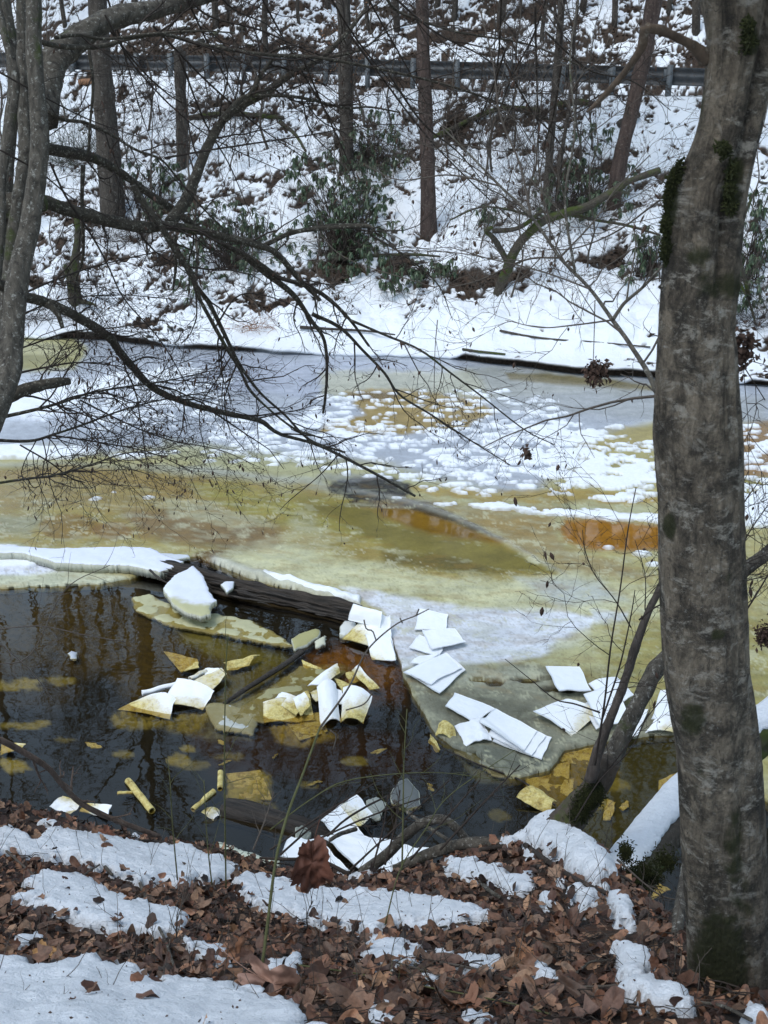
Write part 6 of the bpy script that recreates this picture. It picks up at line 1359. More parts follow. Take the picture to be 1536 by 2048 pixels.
sheet([(1214, 1598), (1232, 1604), (1222, 1640), (1206, 1640)], -.01, "yellow scrap in the olive water right of the shrub base", (0, 0, .9), seed=32)
sheet([(1238, 1614), (1254, 1600), (1258, 1612), (1244, 1622)], 0.0, "small yellow triangle just above the snowy leaning log", (0, 0, .9), seed=33)
sheet([(1318, 1560), (1374, 1538), (1372, 1560), (1318, 1584)], .0, "yellow sheet edge between the snowy log and the big trunk", (0, 0, .9), seed=34)
sheet([(1280, 1758), (1312, 1766), (1342, 1778), (1306, 1800)], -.005, "yellow sheet afloat below the mossy log at lower right", (0, 0, .9), seed=35, bul=(.01, 0))
sheet([(1262, 1790), (1276, 1800), (1280, 1818), (1266, 1812)], -.01, "yellow scrap close under the mossy log", (0, 0, .9), seed=36)
sheet([(1272, 1836), (1326, 1830), (1318, 1842), (1284, 1850)], -.01, "yellow strip lowest in the water by the big trunk", (0, 0, .9), seed=37)
# middle water group
sheet([(560, 1432), (640, 1425), (656, 1462), (600, 1482)], [.01, .01, -.01, -.015], "dirty yellow sheet just under the surface below the middle heap", (0, .2, .9), seed=38)
sheet([(586, 1397), (616, 1380), (630, 1440), (580, 1446)], [.05, .07, .02, .01], "orange-stained sheet in the middle heap left of the curled white one", (0, .3, .75), seed=39)
sheet([(526, 1404), (584, 1396), (600, 1446), (528, 1446)], [.05, .05, .01, .01], "blotched yellow sheet at the left of the middle heap", (.2, .6, .35), seed=40, bul=(.02, 0))
sheet([(546, 1400), (563, 1383), (618, 1400), (592, 1430)], [.05, .08, .06, .04], "yellow sheet with a white upper corner in the middle heap", (-.2, .9, .1), seed=41)
sheet([(586, 1396), (609, 1384), (622, 1410), (600, 1432)], [.08, .10, .07, .05], "small white-topped yellow corner in the middle heap", (0, 1.0, -.15), seed=42)
sheet([(614, 1372), (674, 1327), (680, 1346), (648, 1374)], [.06, .09, .05, .05], "curved white sheet at the top of the middle heap, yellow on its right", (.75, .45, -.45), seed=43, bul=(.02, .02))
sheet([(668, 1355), (714, 1373), (706, 1386), (684, 1384)], [.05, .04, .03, .05], "yellow sheet corner behind the two upright sheets of the middle heap", (0, 0, .8), seed=44)
sheet([(716, 1328), (758, 1376), (738, 1380), (703, 1340)], [.08, .03, .02, .07], "narrow sheet with white tip to the right of the middle heap", (.6, .5, .0), seed=45)
sheet([(690, 1346), (712, 1340), (724, 1362), (700, 1368)], [.03, .03, .02, .02], "orange-brown soaked scrap behind the middle heap", (0, 0, .95), seed=46)
sheet([(648, 1368), (684, 1380), (688, 1410), (660, 1400)], [.05, .05, .04, .04], "white sheet wedge between the two upright sheets of the middle heap", (0, .4, -.2), seed=47)
sheet([(632, 1374), (673, 1368), (682, 1444), (643, 1458)], [.09, .09, .02, .015], "tall white curled sheet in the centre of the middle heap", (-.55, .75, -.28), seed=48, bul=(.07, 0))
sheet([(686, 1375), (744, 1392), (727, 1448), (680, 1446)], [.10, .10, .02, .01], "upright white sheet with orange-yellow foot at the right of the middle heap", (.35, .95, -.32), seed=49, bul=(.06, 0))
sheet([(620, 1384), (640, 1376), (648, 1400), (630, 1402)], [.05, .05, .03, .03], "cream sheet corner beside the tall curled sheet", (0, 0, .5), seed=50)
sheet([(605, 1320), (642, 1336), (640, 1342), (604, 1336)], [.03, .03, .02, .02], "yellow sliver at the end of the sunken branch", (0, 0, .85), seed=51)
# left water group
sheet([(324, 1384), (352, 1398), (340, 1440), (236, 1420)], [.07, .06, .0, -.01], "long white sheet running yellow into the dark water at left", (-.5, .9, .05), seed=52, bul=(.02, .02))
sheet([(354, 1355), (430, 1381), (404, 1420), (324, 1410)], [.10, .08, .015, .03], "broad white sheet with yellow hem in the left water group", (-.1, 1.0, -.42), seed=53, bul=(.03, 0))
sheet([(384, 1362), (442, 1336), (454, 1346), (426, 1380)], [.05, .08, .06, .03], "grey-cream translucent sheet behind the broad one of the left group", (0, .1, .42), seed=54)
sheet([(410, 1336), (444, 1336), (436, 1350), (410, 1350)], [.06, .07, .05, .04], "small white flap at the back of the left water group", W0, seed=55)
sheet([(327, 1302), (396, 1318), (398, 1339), (361, 1345)], [.02, .02, .03, .02], "yellow square sheet above the rolled one in the left water group", (0, 0, .85), seed=56, curl=(.5, 1, .02))
sheet([(446, 1326), (520, 1308), (500, 1333), (456, 1343)], [.03, .03, .02, .02], "streaky yellow folded sheet at the right of the left water group", (0, 0, .9), seed=57, bul=(0, .03), wr=.02)
def rolled(a, b, z0, z1, wpx, label, stain, seed=0):
    A, B = PZ(*a, z0), PZ(*b, z1); r = wpx / 2 * (A[1] * CP + CAMH * SP) / FPX; d = (B - A) / np.linalg.norm(B - A); up = np.array([0, 0, 1.0]); s = np.cross(d, up); s /= np.linalg.norm(s); up = np.cross(s, d)
    nt, nl = 40, 24; th = np.linspace(0, 2 * math.pi * 1.7, nt); rr = r * (1 - .13 * th / (2 * math.pi)); t = np.linspace(0, 1, nl)
    TT_, LL_ = np.meshgrid(th, t); RR = np.tile(rr, (nl, 1)) * (1 + .08 * noise2(LL_ * 5 + seed, TT_)); P = A + (B - A) * LL_[..., None] + (np.cos(TT_) * RR)[..., None] * s + (np.sin(TT_) * RR)[..., None] * up
    P[..., 2] += .02 * noise2(LL_ * 2 + seed, LL_ * 0)
    stv = np.clip(stain + .3 * fbm2(LL_ * 3 + seed, TT_, 3), 0, 1); F = grid_faces(nl, nt); o = mesh_np("absorbent_roll", P.reshape(-1, 3) - A, F, SHEET, attrs={"stain": stv.ravel()}); o.location = tuple(A)
    md = o.modifiers.new("thickness", 'SOLIDIFY'); md.thickness = .004; set_props(o, label, "absorbent pad"); return o
rolled((284, 1386), (360, 1366), .04, .06, 10, "white rolled sheet lying behind the broad one in the left water group", -.2, 1)
rolled((380, 1358), (412, 1342), .05, .05, 9, "grey end of a rolled sheet in the left water group", .35, 2)
rolled((256, 1562), (304, 1622), .01, .01, 13, "yellow rolled sheet floating upright-slanted in the dark water near the left bank", .9, 3)
rolled((386, 1620), (428, 1582), -.01, .01, 10, "yellow rolled strip slanting up right in the dark water", .9, 4)
rolled((235, 1588), (266, 1585), -.01, -.01, 7, "small yellow curl left of the slanted roll", .9, 5)
rolled((440, 1578), (441, 1544), .0, .0, 10, "short upright yellow roll beside the round soaked sheet", .9, 6)
sheet([(452, 1548), (520, 1540), (545, 1600), (480, 1596)], -.012, "round-looking yellow soaked sheet under the dark water near the bank", (0, 0, .9), seed=58)
sheet([(402, 1624), (436, 1618), (446, 1634), (426, 1642)], [.05, .04, .02, .02], "curved pale yellow sheet end above the sunken log", (0, -.4, .6), seed=59, bul=(.03, 0))
sheet([(98, 1614), (124, 1590), (166, 1604), (142, 1628)], [.04, .07, .03, .02], "white sheet with yellow right side touching the left bank behind the bent branch", (.95, .2, -.45), seed=60)
sheet([(166, 1606), (224, 1610), (212, 1634), (160, 1622)], [.02, .05, .04, .02], "white-tipped yellow sheet by the bent branch at the left bank", (-1.1, 0, .85), seed=61)
sheet([(2, 1482), (52, 1488), (36, 1500), (0, 1510)], [.02, .03, .01, .01], "cream sheet at the left edge of the dark water", (0, 0, .6), seed=62)
# near shore group
sheet([(640, 1638), (681, 1608), (728, 1670), (668, 1668)], [.14, .14, .12, .14], "long white sheet pointing up left at the near shore behind the hanging leaf", W0, seed=63)
sheet([(680, 1610), (713, 1589), (748, 1630), (718, 1653)], [.14, .12, .12, .15], "white sheet with a yellow centre stripe at the near shore", (-.5, .25, .38), seed=64)
sheet([(640, 1670), (728, 1671), (795, 1680), (724, 1740)], [.12, .13, .14, .16], "large white sheet on the near shore crossed by dark sticks", W0, seed=65, wr=.015)
sheet([(560, 1712), (576, 1675), (640, 1680), (700, 1742)], [.16, .16, .15, .2], "white sheet left of the hanging leaf at the near shore", W0, seed=66, wr=.015)
sheet([(792, 1690), (858, 1696), (800, 1742), (735, 1742)], [.16, .16, .22, .22], "white sheet tucked under the crossing branches at the near shore", W0, seed=67, wr=.02)
rg = np.random.RandomState(12)
for k in range(9):
    px_, py_ = rg.uniform(0, 460), rg.uniform(1400, 1600)
    if rg.rand() < .35: px_, py_ = rg.uniform(480, 1000), rg.uniform(1500, 1610)
    s = rg.uniform(7, 20); a = rg.uniform(0, 3); dx, dy = math.cos(a) * s, math.sin(a) * s * .5
    sheet([(px_ - dx, py_ - dy), (px_ + dy * .8, py_ - abs(dx) * .3), (px_ + dx, py_ + dy), (px_ - dy, py_ + abs(dx) * .3)], -.022, "small pale yellow pad scrap sunk in the dark near water", (0, 0, .9), seed=70 + k, name="pad_scrap")["group"] = "sunken pad scraps"
for o in bpy.data.objects:
    if o.name.startswith("pad_scrap"): o["category"] = "pad scrap"

# ================================================================== NEAR BANK WOOD
def near_pt(px, py, dz=0.02):
    P = near_hit(px, py); return P + (0, 0, dz)
def stick(pts, w0, w1, label, mat=TWIG, Y=None, dz=.015, n=None, ns=8, seed=0, name="stick", cat="stick", rough=.25, bulge=.15, kids=None):
    P = np.array([near_pt(a, b, dz) for a, b in pts]) if Y is None else pl(pts, *Y); R = np.maximum(wid(np.linspace(w0, w1, len(P)), P), .0013)
    V, Fs = tube_fine(P, R, n or max(16, 6 * len(P)), ns, rough, seed=seed, bulge=bulge)
    if kids:
        e = empty(name, tuple(P[0])); set_props(e, label, cat); mesh_np("stem", V - P[0], Fs, mat, parent=e); tw = []; PR = catmull(np.concatenate([P, R[:, None]], 1), 14)
        grow(PR[None, :, :3], PR[None, :, 3], kids, np.random.RandomState(seed), tw); V, F = tube_list(tw); mesh_np("twigs", V - P[0], F, mat, parent=e)["kind"] = "stuff"; return e
    o = mesh_np(name, V - P[0], Fs, mat); o.location = tuple(P[0]); set_props(o, label, cat); return o
K1 = [dict(nc=7, t0=.25, len=(.1, .35), ang=(25, 60), rf=.6, n=6, ns=4, wan=.15, rmin=.0012), dict(nc=3, lf=(.3, .6), rf=.7, n=4, rmin=.001)]
# crossing branches at the shore
stick([(725, 1745), (770, 1712), (810, 1672), (850, 1645), (885, 1640), (912, 1656), (940, 1690)], 22, 18, "thick bare branch arching over the white sheets at the near shore", BARK_GREY, (5.4, 5.3), seed=2, ns=14, name="branch", cat="branch")
stick([(790, 1740), (850, 1712), (900, 1694), (950, 1685), (1010, 1688), (1050, 1690), (1100, 1700)], 22, 26, "thick horizontal branch ending in the snow lump", BARK_GREY, (5.1, 5.0), seed=3, ns=14, name="branch", cat="branch")
stick([(700, 1750), (640, 1722), (560, 1718), (520, 1716)], 9, 5, "dark stick lying along the shore behind the hanging leaf", TWIG, (5.0, 5.2), seed=4)
stick([(960, 1700), (1020, 1690), (1055, 1682)], 10, 12, "dark root beside the horizontal branch", TWIG, (4.9, 5.0), seed=5)
stick([(788, 1602), (830, 1636), (880, 1670), (930, 1700)], 7, 9, "straight brown branch sloping down right to the arching branch", BARK_GREY, (5.9, 5.3), seed=6, name="branch", cat="branch")
stick([(655, 1672), (690, 1640), (735, 1612), (775, 1592)], 5, 4, "slanting dark twig across the yellow-centred sheet", TWIG, (5.2, 5.8), seed=7)
stick([(660, 1680), (680, 1668), (712, 1658)], 8, 9, "short cut stick end pointing right above the hanging leaf", BARK_GREY, (5.0, 5.2), seed=8)
for k, (a, b) in enumerate([((770, 1730), (800, 1580)), ((745, 1735), (776, 1590)), ((560, 1710), (690, 1600)), ((700, 1740), (900, 1560)), ((820, 1720), (960, 1560)), ((610, 1690), (860, 1590)), ((540, 1700), (760, 1560)), ((1240, 1760), (1160, 1690)), ((880, 1700), (1040, 1530))]):
    stick([a, ((a[0] + b[0]) / 2 + 6, (a[1] + b[1]) / 2 - 8), b], 4.5, 2.5, "thin dark shoot rising from the near shore litter", TWIG, (5.0, 5.3), seed=20 + k, name="shoot", cat="shoot", kids=K1)["group"] = "thin shoots along the near shore"
# bent branch at the left bank
stick([(-40, 1470), (0, 1480), (45, 1503), (95, 1535), (125, 1570), (160, 1605), (210, 1632), (270, 1655), (318, 1672)], 13, 10, "bent brown branch arching from the left edge down into the bank", mat_bark("brown_branch", (0.04, 0.027, 0.02), (0.13, 0.09, 0.07), (0.2, 0.17, 0.14), 10, .3), (4.6, 5.2), seed=9, ns=12, name="bent_branch", cat="branch", kids=K1)
# multi-stem shrub with mossy foot
SB = near_hit(1150, 1648); e = empty("shrub", tuple(SB)); set_props(e, "multi-stemmed shrub with mossy foot growing from the bank left of the big trunk", "shrub")
MB = bpy.data.materials["bark_mossy"]
def part_tube(name, pts, Y0, Y1, w, mat, n=70, ns=20, seed=0, rough=.3, first=None, bulge=.15):
    P = pl(pts, Y0, Y1); R = wid(w, P); V, Fs = tube_fine(P, R, n, ns, rough, seed=seed, bulge=bulge); return mesh_np(name, V - np.array(e.location), Fs, mat, parent=e)
part_tube("mossy_foot", [(1118, 1668), (1150, 1628), (1180, 1590), (1205, 1550), (1222, 1520)], 4.95, 4.95, [74, 62, 54, 46, 40], mat_bark("mossy_foot_bark", (0.03, 0.024, 0.018), (0.10, 0.08, 0.065), (0.2, 0.17, 0.15), 7, .3, 0.1), seed=1, ns=26)
part_tube("stem", [(1195, 1570), (1228, 1508), (1258, 1445), (1286, 1390), (1312, 1340), (1350, 1300), (1410, 1230), (1480, 1150), (1536, 1105), (1640, 1020), (1760, 900)], 4.95, 5.6, [44, 38, 34, 33, 34, 32, 30, 28, 26, 22, 14], BARK_GREY, 110, 20, 2)
part_tube("stem", [(1180, 1560), (1200, 1490), (1228, 1420), (1250, 1360), (1272, 1290), (1296, 1225), (1318, 1180), (1345, 1120), (1400, 980), (1470, 800)], 4.85, 5.0, [26, 20, 18, 18, 19, 15, 14, 12, 9, 5], mat_bark("dark_stem", (0.03, 0.024, 0.02), (0.10, 0.082, 0.072), (0.17, 0.15, 0.14), 8, .35), 90, 14, 3)
o3 = twigset([([(1190, 1530), (1204, 1440), (1212, 1380), (1222, 1290), (1240, 1180), (1256, 1060), (1272, 975)], 5, 2, 4.7, 4.6, 3), ([(1204, 1440), (1240, 1330), (1262, 1230), (1270, 1180)], 4, 2, 4.7, 4.7, 4), ([(1200, 1425), (1150, 1408), (1110, 1398), (1060, 1358), (1010, 1318)], 4, 1.5, 4.6, 4.6, 0), ([(1262, 1255), (1230, 1200), (1190, 1150), (1170, 1100), (1165, 1060)], 3, 1.5, 4.8, 4.8, 4), ([(1278, 1240), (1310, 1215), (1345, 1200)], 4, 3, 4.8, 4.8, 2),
   ([(1190, 1570), (1240, 1510), (1290, 1440), (1340, 1380)], 3, 2, 4.9, 4.9, 3), ([(1150, 1640), (1200, 1560), (1260, 1500), (1300, 1420)], 3, 1.5, 4.8, 4.7, 0), ([(1420, 1220), (1440, 1120), (1480, 1020), (1520, 960)], 5, 2, 5.1, 5.2, 7), ([(1440, 1200), (1490, 1080), (1536, 1010)], 4, 2, 5.1, 5.3, 6), ([(1400, 1260), (1450, 1180), (1536, 1150)], 4, 2, 5.1, 5.2, 6), ([(1290, 1220), (1290, 1150), (1270, 1080)], 3, 1, 4.8, 4.8, 4), ([(1436, 640), (1480, 720), (1530, 800)], 3, 2, 3, 3.2, 4), ([(1400, 1300), (1470, 1250), (1530, 1160), (1560, 1100)], 5, 2, 5, 5.2, 5)], e, "branch", BARK_GREY, seed=61)
pods(o3, e, .05, 5, POD, (.02, .04), "dead_leaf_scraps")
# leaning mossy log with snow along its back
LP = pl([(1226, 1860), (1240, 1790), (1278, 1728), (1322, 1668), (1366, 1612), (1440, 1540), (1520, 1470), (1620, 1390), (1760, 1290)], 4.45, 7.2); LR = wid([96, 104, 92, 86, 84, 80, 76, 70, 60], LP)
V, Fs = tube_fine(LP, LR, 130, 40, .25, seed=12, bulge=.12); e = empty("leaning_log", tuple(LP[0])); set_props(e, "mossy leaning trunk at lower right, snow lying thick along its upper side", "fallen trunk")
mesh_np("trunk", V - LP[0], Fs, mat_bark("leaning_bark", (0.022, 0.018, 0.014), (0.075, 0.062, 0.05), (0.16, 0.15, 0.13), 7, .4, 0.6), parent=e)
def snow_cap(P, R, half, thick, e, n=160, na=34, seed=0, shift=0.0, t0=0., t1=1., lean=(0, 0, 1)):
    PR = catmull(np.concatenate([P, np.asarray(R)[:, None]], 1), n); PR = PR[int(t0 * n):int(t1 * n)]; n = len(PR); P = PR[:, :3]; R = PR[:, 3]; T = np.gradient(P, axis=0); T /= np.linalg.norm(T, axis=1)[:, None]
    up = np.array(lean, float) - T * (T @ np.array(lean, float))[:, None]; up /= np.linalg.norm(up, axis=1)[:, None]; S = np.cross(T, up); ln = np.linspace(0, 1, n)
    w = np.linspace(-1, 1, na); L_, W_ = np.meshgrid(ln, w, indexing='ij'); ha = half * (1 + .22 * fbm2(L_ * 9 + seed, np.sign(W_) * 3 + 0 * L_, 4) + .12 * noise2(L_ * 40, np.sign(W_) * 5 + 0 * L_)); A = shift + W_ * ha
    edge = np.sqrt(np.clip(1 - np.abs(W_) ** 2.5, 0, 1)) * np.clip(np.minimum(L_, 1 - L_) * 14, 0, 1) ** .5
    rr = R[:, None] * .985 + thick * edge * (1 + .35 * fbm2(L_ * 12 + seed, W_ * 2, 4)); V = P[:, None] + rr[..., None] * (np.cos(A)[..., None] * up[:, None] + np.sin(A)[..., None] * S[:, None])
    V[:, [0, -1]] -= (V[:, [0, -1]] - P[:, None]) * .06
    return mesh_np("snow_cover", V.reshape(-1, 3) - np.array(e.location), grid_faces(n, na)[:, ::-1], near_snow.data.materials[0], parent=e)
snow_cap(LP, LR, 1.0, .045, e, t0=.10, t1=.98, lean=(-.5, .0, 1), n=220, seed=3)
MS = mat_bark("moss_cushion", (0.010, 0.012, 0.004), (0.04, 0.046, 0.012), (0.06, 0.065, 0.02), 20, .3)
def moss_pad(C, nrm, r, n, e, seed):
    "cushion of short moss shoots"
    rg = np.random.RandomState(seed); nrm = np.array(nrm, float); nrm /= np.linalg.norm(nrm); a = np.cross(nrm, [0, 0, 1.]); a /= np.linalg.norm(a); b = np.cross(nrm, a)
    u = rg.normal(size=(n, 2)) * .5; P0 = C + (u[:, :1] * a * r[0] + u[:, 1:] * b * r[1]) - nrm * (np.clip((u ** 2).sum(1), 0, 2)[:, None] * .02)
    d = nrm + rg.normal(size=(n, 3)) * .6; d /= np.linalg.norm(d, axis=1)[:, None]; L = rg.uniform(.006, .018, (n, 1)); P = np.stack([P0 - d * .01, P0 + d * L * .5, P0 + d * L], 1); R = np.tile([[.003, .003, .0006]], (n, 1)); return tubes(P, R, 3)
mv = []
for (a, b, Y, r) in [(1258, 1752, 4.62, (.05, .05)), (1275, 1780, 4.66, (.05, .06)), (1300, 1752, 4.75, (.06, .06)), (1330, 1718, 4.85, (.06, .06)), (1250, 1700, 4.60, (.035, .05)), (1285, 1735, 4.7, (.05, .05))]:
    mv.append(moss_pad(PY(a, b, Y) + np.array([0, -.02, 0]), (-.2, -.9, .35), r, 420, e, a))
V, F = merge(mv); mesh_np("moss", V - np.array(e.location), F, MS, parent=e)["kind"] = "stuff"
e = bpy.data.objects["shrub"]; mv = [moss_pad(PY(a, b, 4.85), (-.1, -.9, .35), (.05, .06), 600, e, a) for a, b in [(1175, 1600), (1160, 1625), (1190, 1590)]]; V, F = merge(mv); mesh_np("moss", V - np.array(e.location), F, MS, parent=e)["kind"] = "stuff"
# moss and dark burl on the big trunk's left shoulder
e = bpy.data.objects["hornbeam_tree"]; mv = [moss_pad(PY(a, b, 2.56), (-.6, -.8, .1), (.008, .03), 260, e, b) for a, b in [(1340, 365), (1334, 400), (1330, 450), (1328, 500), (1350, 352)]]
for a, b in [(1470, 340), (1462, 380), (1466, 410), (1452, 300), (1502, 80), (1500, 50)]: mv.append(moss_pad(PY(a, b, 2.50), (0, -1, .1), (.009, .016), 110, e, b + 7))
V, F = merge(mv); mesh_np("moss", V - np.array(e.location), F, MS, parent=e)["kind"] = "stuff"
# twigs low at the right over the water
for k, (a, c_, b) in enumerate([((1225, 1750), (1310, 1810), (1400, 1850)), ((1240, 1770), (1330, 1850), (1400, 1900)), ((1235, 1720), (1320, 1790), (1390, 1800))]):
    stick([a, c_, b], 5, 2, "thin drooping twig between the mossy trunk and the big tree", TWIG_GREY, (4.4, 3.6), seed=40 + k, name="twig", cat="twig", kids=K1)["group"] = "drooping twigs at lower right"
# sticks on the ground
for k, (pts, w0, w1, lab, mat) in enumerate([
    ([(922, 1732), (950, 1762), (975, 1790), (1000, 1806)], 11, 8, "thick dark stick slanting across the snow patch right of centre", BARK_GREY), ([(700, 1850), (722, 1842), (764, 1814)], 9, 4, "short forked dark stick on the middle snow patch", TWIG),
    ([(830, 1882), (880, 1868), (930, 1858)], 6, 4, "pale stick half buried in leaves below the middle snow patch", BARK_GREY), ([(880, 1940), (960, 1956), (1060, 1984), (1200, 1990), (1380, 1970)], 6, 4, "long thin branch lying over the leaves towards the big trunk", TWIG_GREY),
    ([(1080, 1985), (1140, 1970), (1180, 1940), (1220, 1935)], 7, 4, "crooked pale twig on the leaves left of the lower right snow", BARK_GREY), ([(1380, 2022), (1440, 2030), (1500, 2060)], 7, 8, "pale stick end at the foot of the big trunk", BARK_GREY), ([(245, 1690), (275, 1760), (300, 1830), (330, 1890), (350, 1950)], 9, 5, "long grey stick leaning over the left snow patches", BARK_GREY),
    ([(165, 1690), (190, 1720), (225, 1760)], 6, 7, "short pale stick on the upper left snow", BARK_GREY), ([(360, 1662), (280, 1690), (200, 1740), (100, 1810)], 5, 3, "long pale twig running down left across the left snow", TWIG_GREY), ([(0, 1700), (80, 1770), (160, 1830), (210, 1870)], 5, 3, "thin arched briar over the left snow patches", TWIG_GREY),
    ([(1050, 1700), (1110, 1745), (1170, 1780), (1215, 1800)], 11, 9, "dark root running along the bank edge under the snow lump", TWIG), ([(1180, 1730), (1210, 1750), (1260, 1775)], 12, 8, "dark twig crossing the end of the snow lump", TWIG), ([(560, 1940), (700, 1960), (850, 1990), (1000, 2020), (1100, 2046)], 4, 3, "greenish briar stem along the bottom edge", TWIG_GREEN),
    ([(760, 1930), (860, 1960), (950, 1990), (1060, 2040)], 4, 3, "thin brown twig over leaves at bottom centre", TWIG_GREY), ([(1040, 1880), (1100, 1900), (1150, 1930)], 4, 3, "small twig in the brown leaves right of centre", TWIG), ([(620, 1700), (700, 1700), (760, 1698)], 5, 3, "dark twig along the near shore edge", TWIG)]):
    stick(pts, w0, w1, lab, mat, seed=50 + k, dz=.03)
# upright green and brown shoots in the foreground
SH = [([(520, 1965), (535, 1850), (552, 1720), (575, 1630), (605, 1550), (640, 1455)], 7, 4, 2.7, 3.2, "tall green-brown sapling shoot in the centre foreground", TWIG_GREEN), ([(640, 1455), (672, 1412), (700, 1370), (735, 1300), (790, 1250), (830, 1232), (858, 1218)], 5, 2, 3.2, 3.3, None, TWIG_GREY),
      ([(452, 1776), (450, 1640), (449, 1480), (452, 1330), (456, 1270)], 3.5, 2, 3.9, 4.0, "thin upright stem left of the sapling shoot", TWIG_GREEN), ([(355, 1760), (345, 1650), (340, 1560), (335, 1520)], 3, 1.5, 4.2, 4.3, "weak green stem standing in front of the dark water, left", TWIG_GREEN),
      ([(424, 1770), (416, 1700), (412, 1640), (408, 1560)], 3, 1.5, 4.2, 4.3, "weak brown stem beside the thin upright one", TWIG_GREEN), ([(804, 1740), (806, 1640), (808, 1520), (814, 1418)], 4, 2, 4.4, 4.6, "straight greenish shoot in front of the near shore", TWIG_GREEN),
      ([(615, 1775), (614, 1790), (612, 1800)], 2, 1, 4, 4, None, TWIG), ([(770, 1850), (800, 1740), (850, 1660), (900, 1590), (1030, 1500)], 3, 1.5, 3.6, 4.2, "thin arching briar over the near shore sticks", TWIG_GREEN), ([(540, 1660), (620, 1600), (700, 1560), (860, 1545), (1000, 1560)], 3, 1.5, 4.0, 4.4, "long thin briar crossing the dark water", TWIG_GREEN),
      ([(352, 1905), (353, 1865), (354, 1830)], 4, 3, 3.3, 3.3, "short upright stub in the left leaves", TWIG_GREY), ([(616, 1866), (614, 1830), (626, 1802)], 3, 2, 3.6, 3.6, "tiny forked stem on the middle snow patch", TWIG), ([(506, 1700), (530, 1640), (548, 1584)], 4, 2, 4.6, 4.8, "pale bent twig standing at the bank edge left of the hanging leaf", TWIG_GREY),
      ([(1000, 2100), (900, 2010), (830, 1950), (800, 1925)], 4, 2, 2.4, 3.0, "green briar at the bottom right of centre", TWIG_GREEN), ([(620, 2100), (700, 2060), (780, 2005), (830, 1960)], 3, 2, 2.4, 2.8, "thin briar at the bottom centre", TWIG_GREEN),
      ([(-20, 1270), (60, 1340), (110, 1405)], 2.5, 1.5, 4.4, 4.4, "thin twig reaching in from the left edge over the dark water", TWIG_GREY), ([(-20, 1260), (80, 1252), (160, 1268), (250, 1284)], 3, 1.5, 4.4, 4.4, "long pale twig from the left edge over the amber water", TWIG_GREY), ([(-20, 1330), (60, 1310), (130, 1180), (220, 1130)], 3, 1.5, 4.4, 4.6, "curved twig rising from the left edge over the ice", TWIG_GREY)]
se = None
for k, (pts, w0, w1, Y0, Y1, lab, mat) in enumerate(SH):
    if lab is None:
        if k == 1:
            P = pl(pts, Y0, Y1); V, Fs = tube_fine(P, wid(np.linspace(w0, w1, len(P)), P), 30, 6, .1); mesh_np("shoot_tip", V - np.array(se.location), Fs, mat, parent=se)
            for pp in ([(692, 1420), (728, 1408), (745, 1385)], [(752, 1280), (745, 1262), (733, 1258), (728, 1240)], [(832, 1232), (838, 1218)], [(805, 1246), (800, 1236)], [(660, 1460), (672, 1472), (666, 1500)]):
                P = pl(pp, 3.25, 3.25); V, Fs = tube_fine(P, wid([3] * len(P), P), 10, 5, .1); mesh_np("twig", V - np.array(se.location), Fs, mat, parent=se)
        continue
    o = stick(pts, w0, w1, lab, mat, (Y0, Y1), seed=70 + k, name="shoot", cat="shoot", kids=None if k == 0 else K1[:1])
    if k == 0:
        se = empty("sapling_shoot", tuple(o.location)); set_props(se, lab, "sapling"); o.location = (0, 0, 0); o.parent = se; o.name = "stem"
        for kk in ("label", "category"): del o[kk]

# dense small stems in the undergrowth of the bank
rg = np.random.RandomState(5); st_ = []; n = 330
cx_ = rg.uniform(-60, 1400, n); cy_ = rg.uniform(1660, 2040, n); base = np.array([near_hit(a, b) for a, b in zip(cx_, cy_)]); d = rg.normal(size=(n, 3)) * .45 + np.array([0, 0, .8]); d /= np.linalg.norm(d, axis=1)[:, None]; P = np.zeros((n, 7, 3)); P[:, 0] = base; L = rg.uniform(.06, .34, n)
for j in range(1, 7):
    d = d + rg.normal(size=(n, 3)) * .12; d /= np.linalg.norm(d, axis=1)[:, None]; P[:, j] = P[:, j - 1] + d * (L / 6)[:, None]
R = np.tile(np.linspace(.0016, .0008, 7), (n, 1)); out = [(P, R, 4)]; grow(P, R, [dict(nc=2, lf=(.2, .5), rf=.7, n=4, rmin=.0007)], rg, out); V, F = tube_list(out)
o = mesh_np("undergrowth", V, F, TWIG_GREY); set_props(o, kind="stuff", label="fine dry stems sprouting from the near bank")
# twig litter between the leaves
n = 900; cx_ = rg.uniform(-150, 1500, n); cy_ = rg.uniform(1640, 2080, n); base = np.array([near_hit(a, b) for a, b in zip(cx_, cy_)]); keep_ = np.array([near_snow_field(b[0], b[1]) < -1 for b in base]); base = base[keep_]; n = len(base)
a_ = rg.uniform(0, 6.28, n); L = rg.uniform(.04, .2, n); P = np.zeros((n, 4, 3))
for j in range(4): t = j / 3 - .5; P[:, j] = base + np.stack([np.cos(a_) * L * t, np.sin(a_) * L * t, 0 * a_], -1) + rg.normal(size=(n, 3)) * .006; P[:, j, 2] = nearH(P[:, j, 0], P[:, j, 1]) + .02 + rg.uniform(0, .03, n)
V, F = tubes(P, np.tile([[.002, .0018, .0015, .001]], (n, 1)) * rg.uniform(.6, 1.6, (n, 1)), 4); o = mesh_np("twig_litter", V, F, TWIG); set_props(o, kind="stuff", label="broken twigs among the brown leaves")

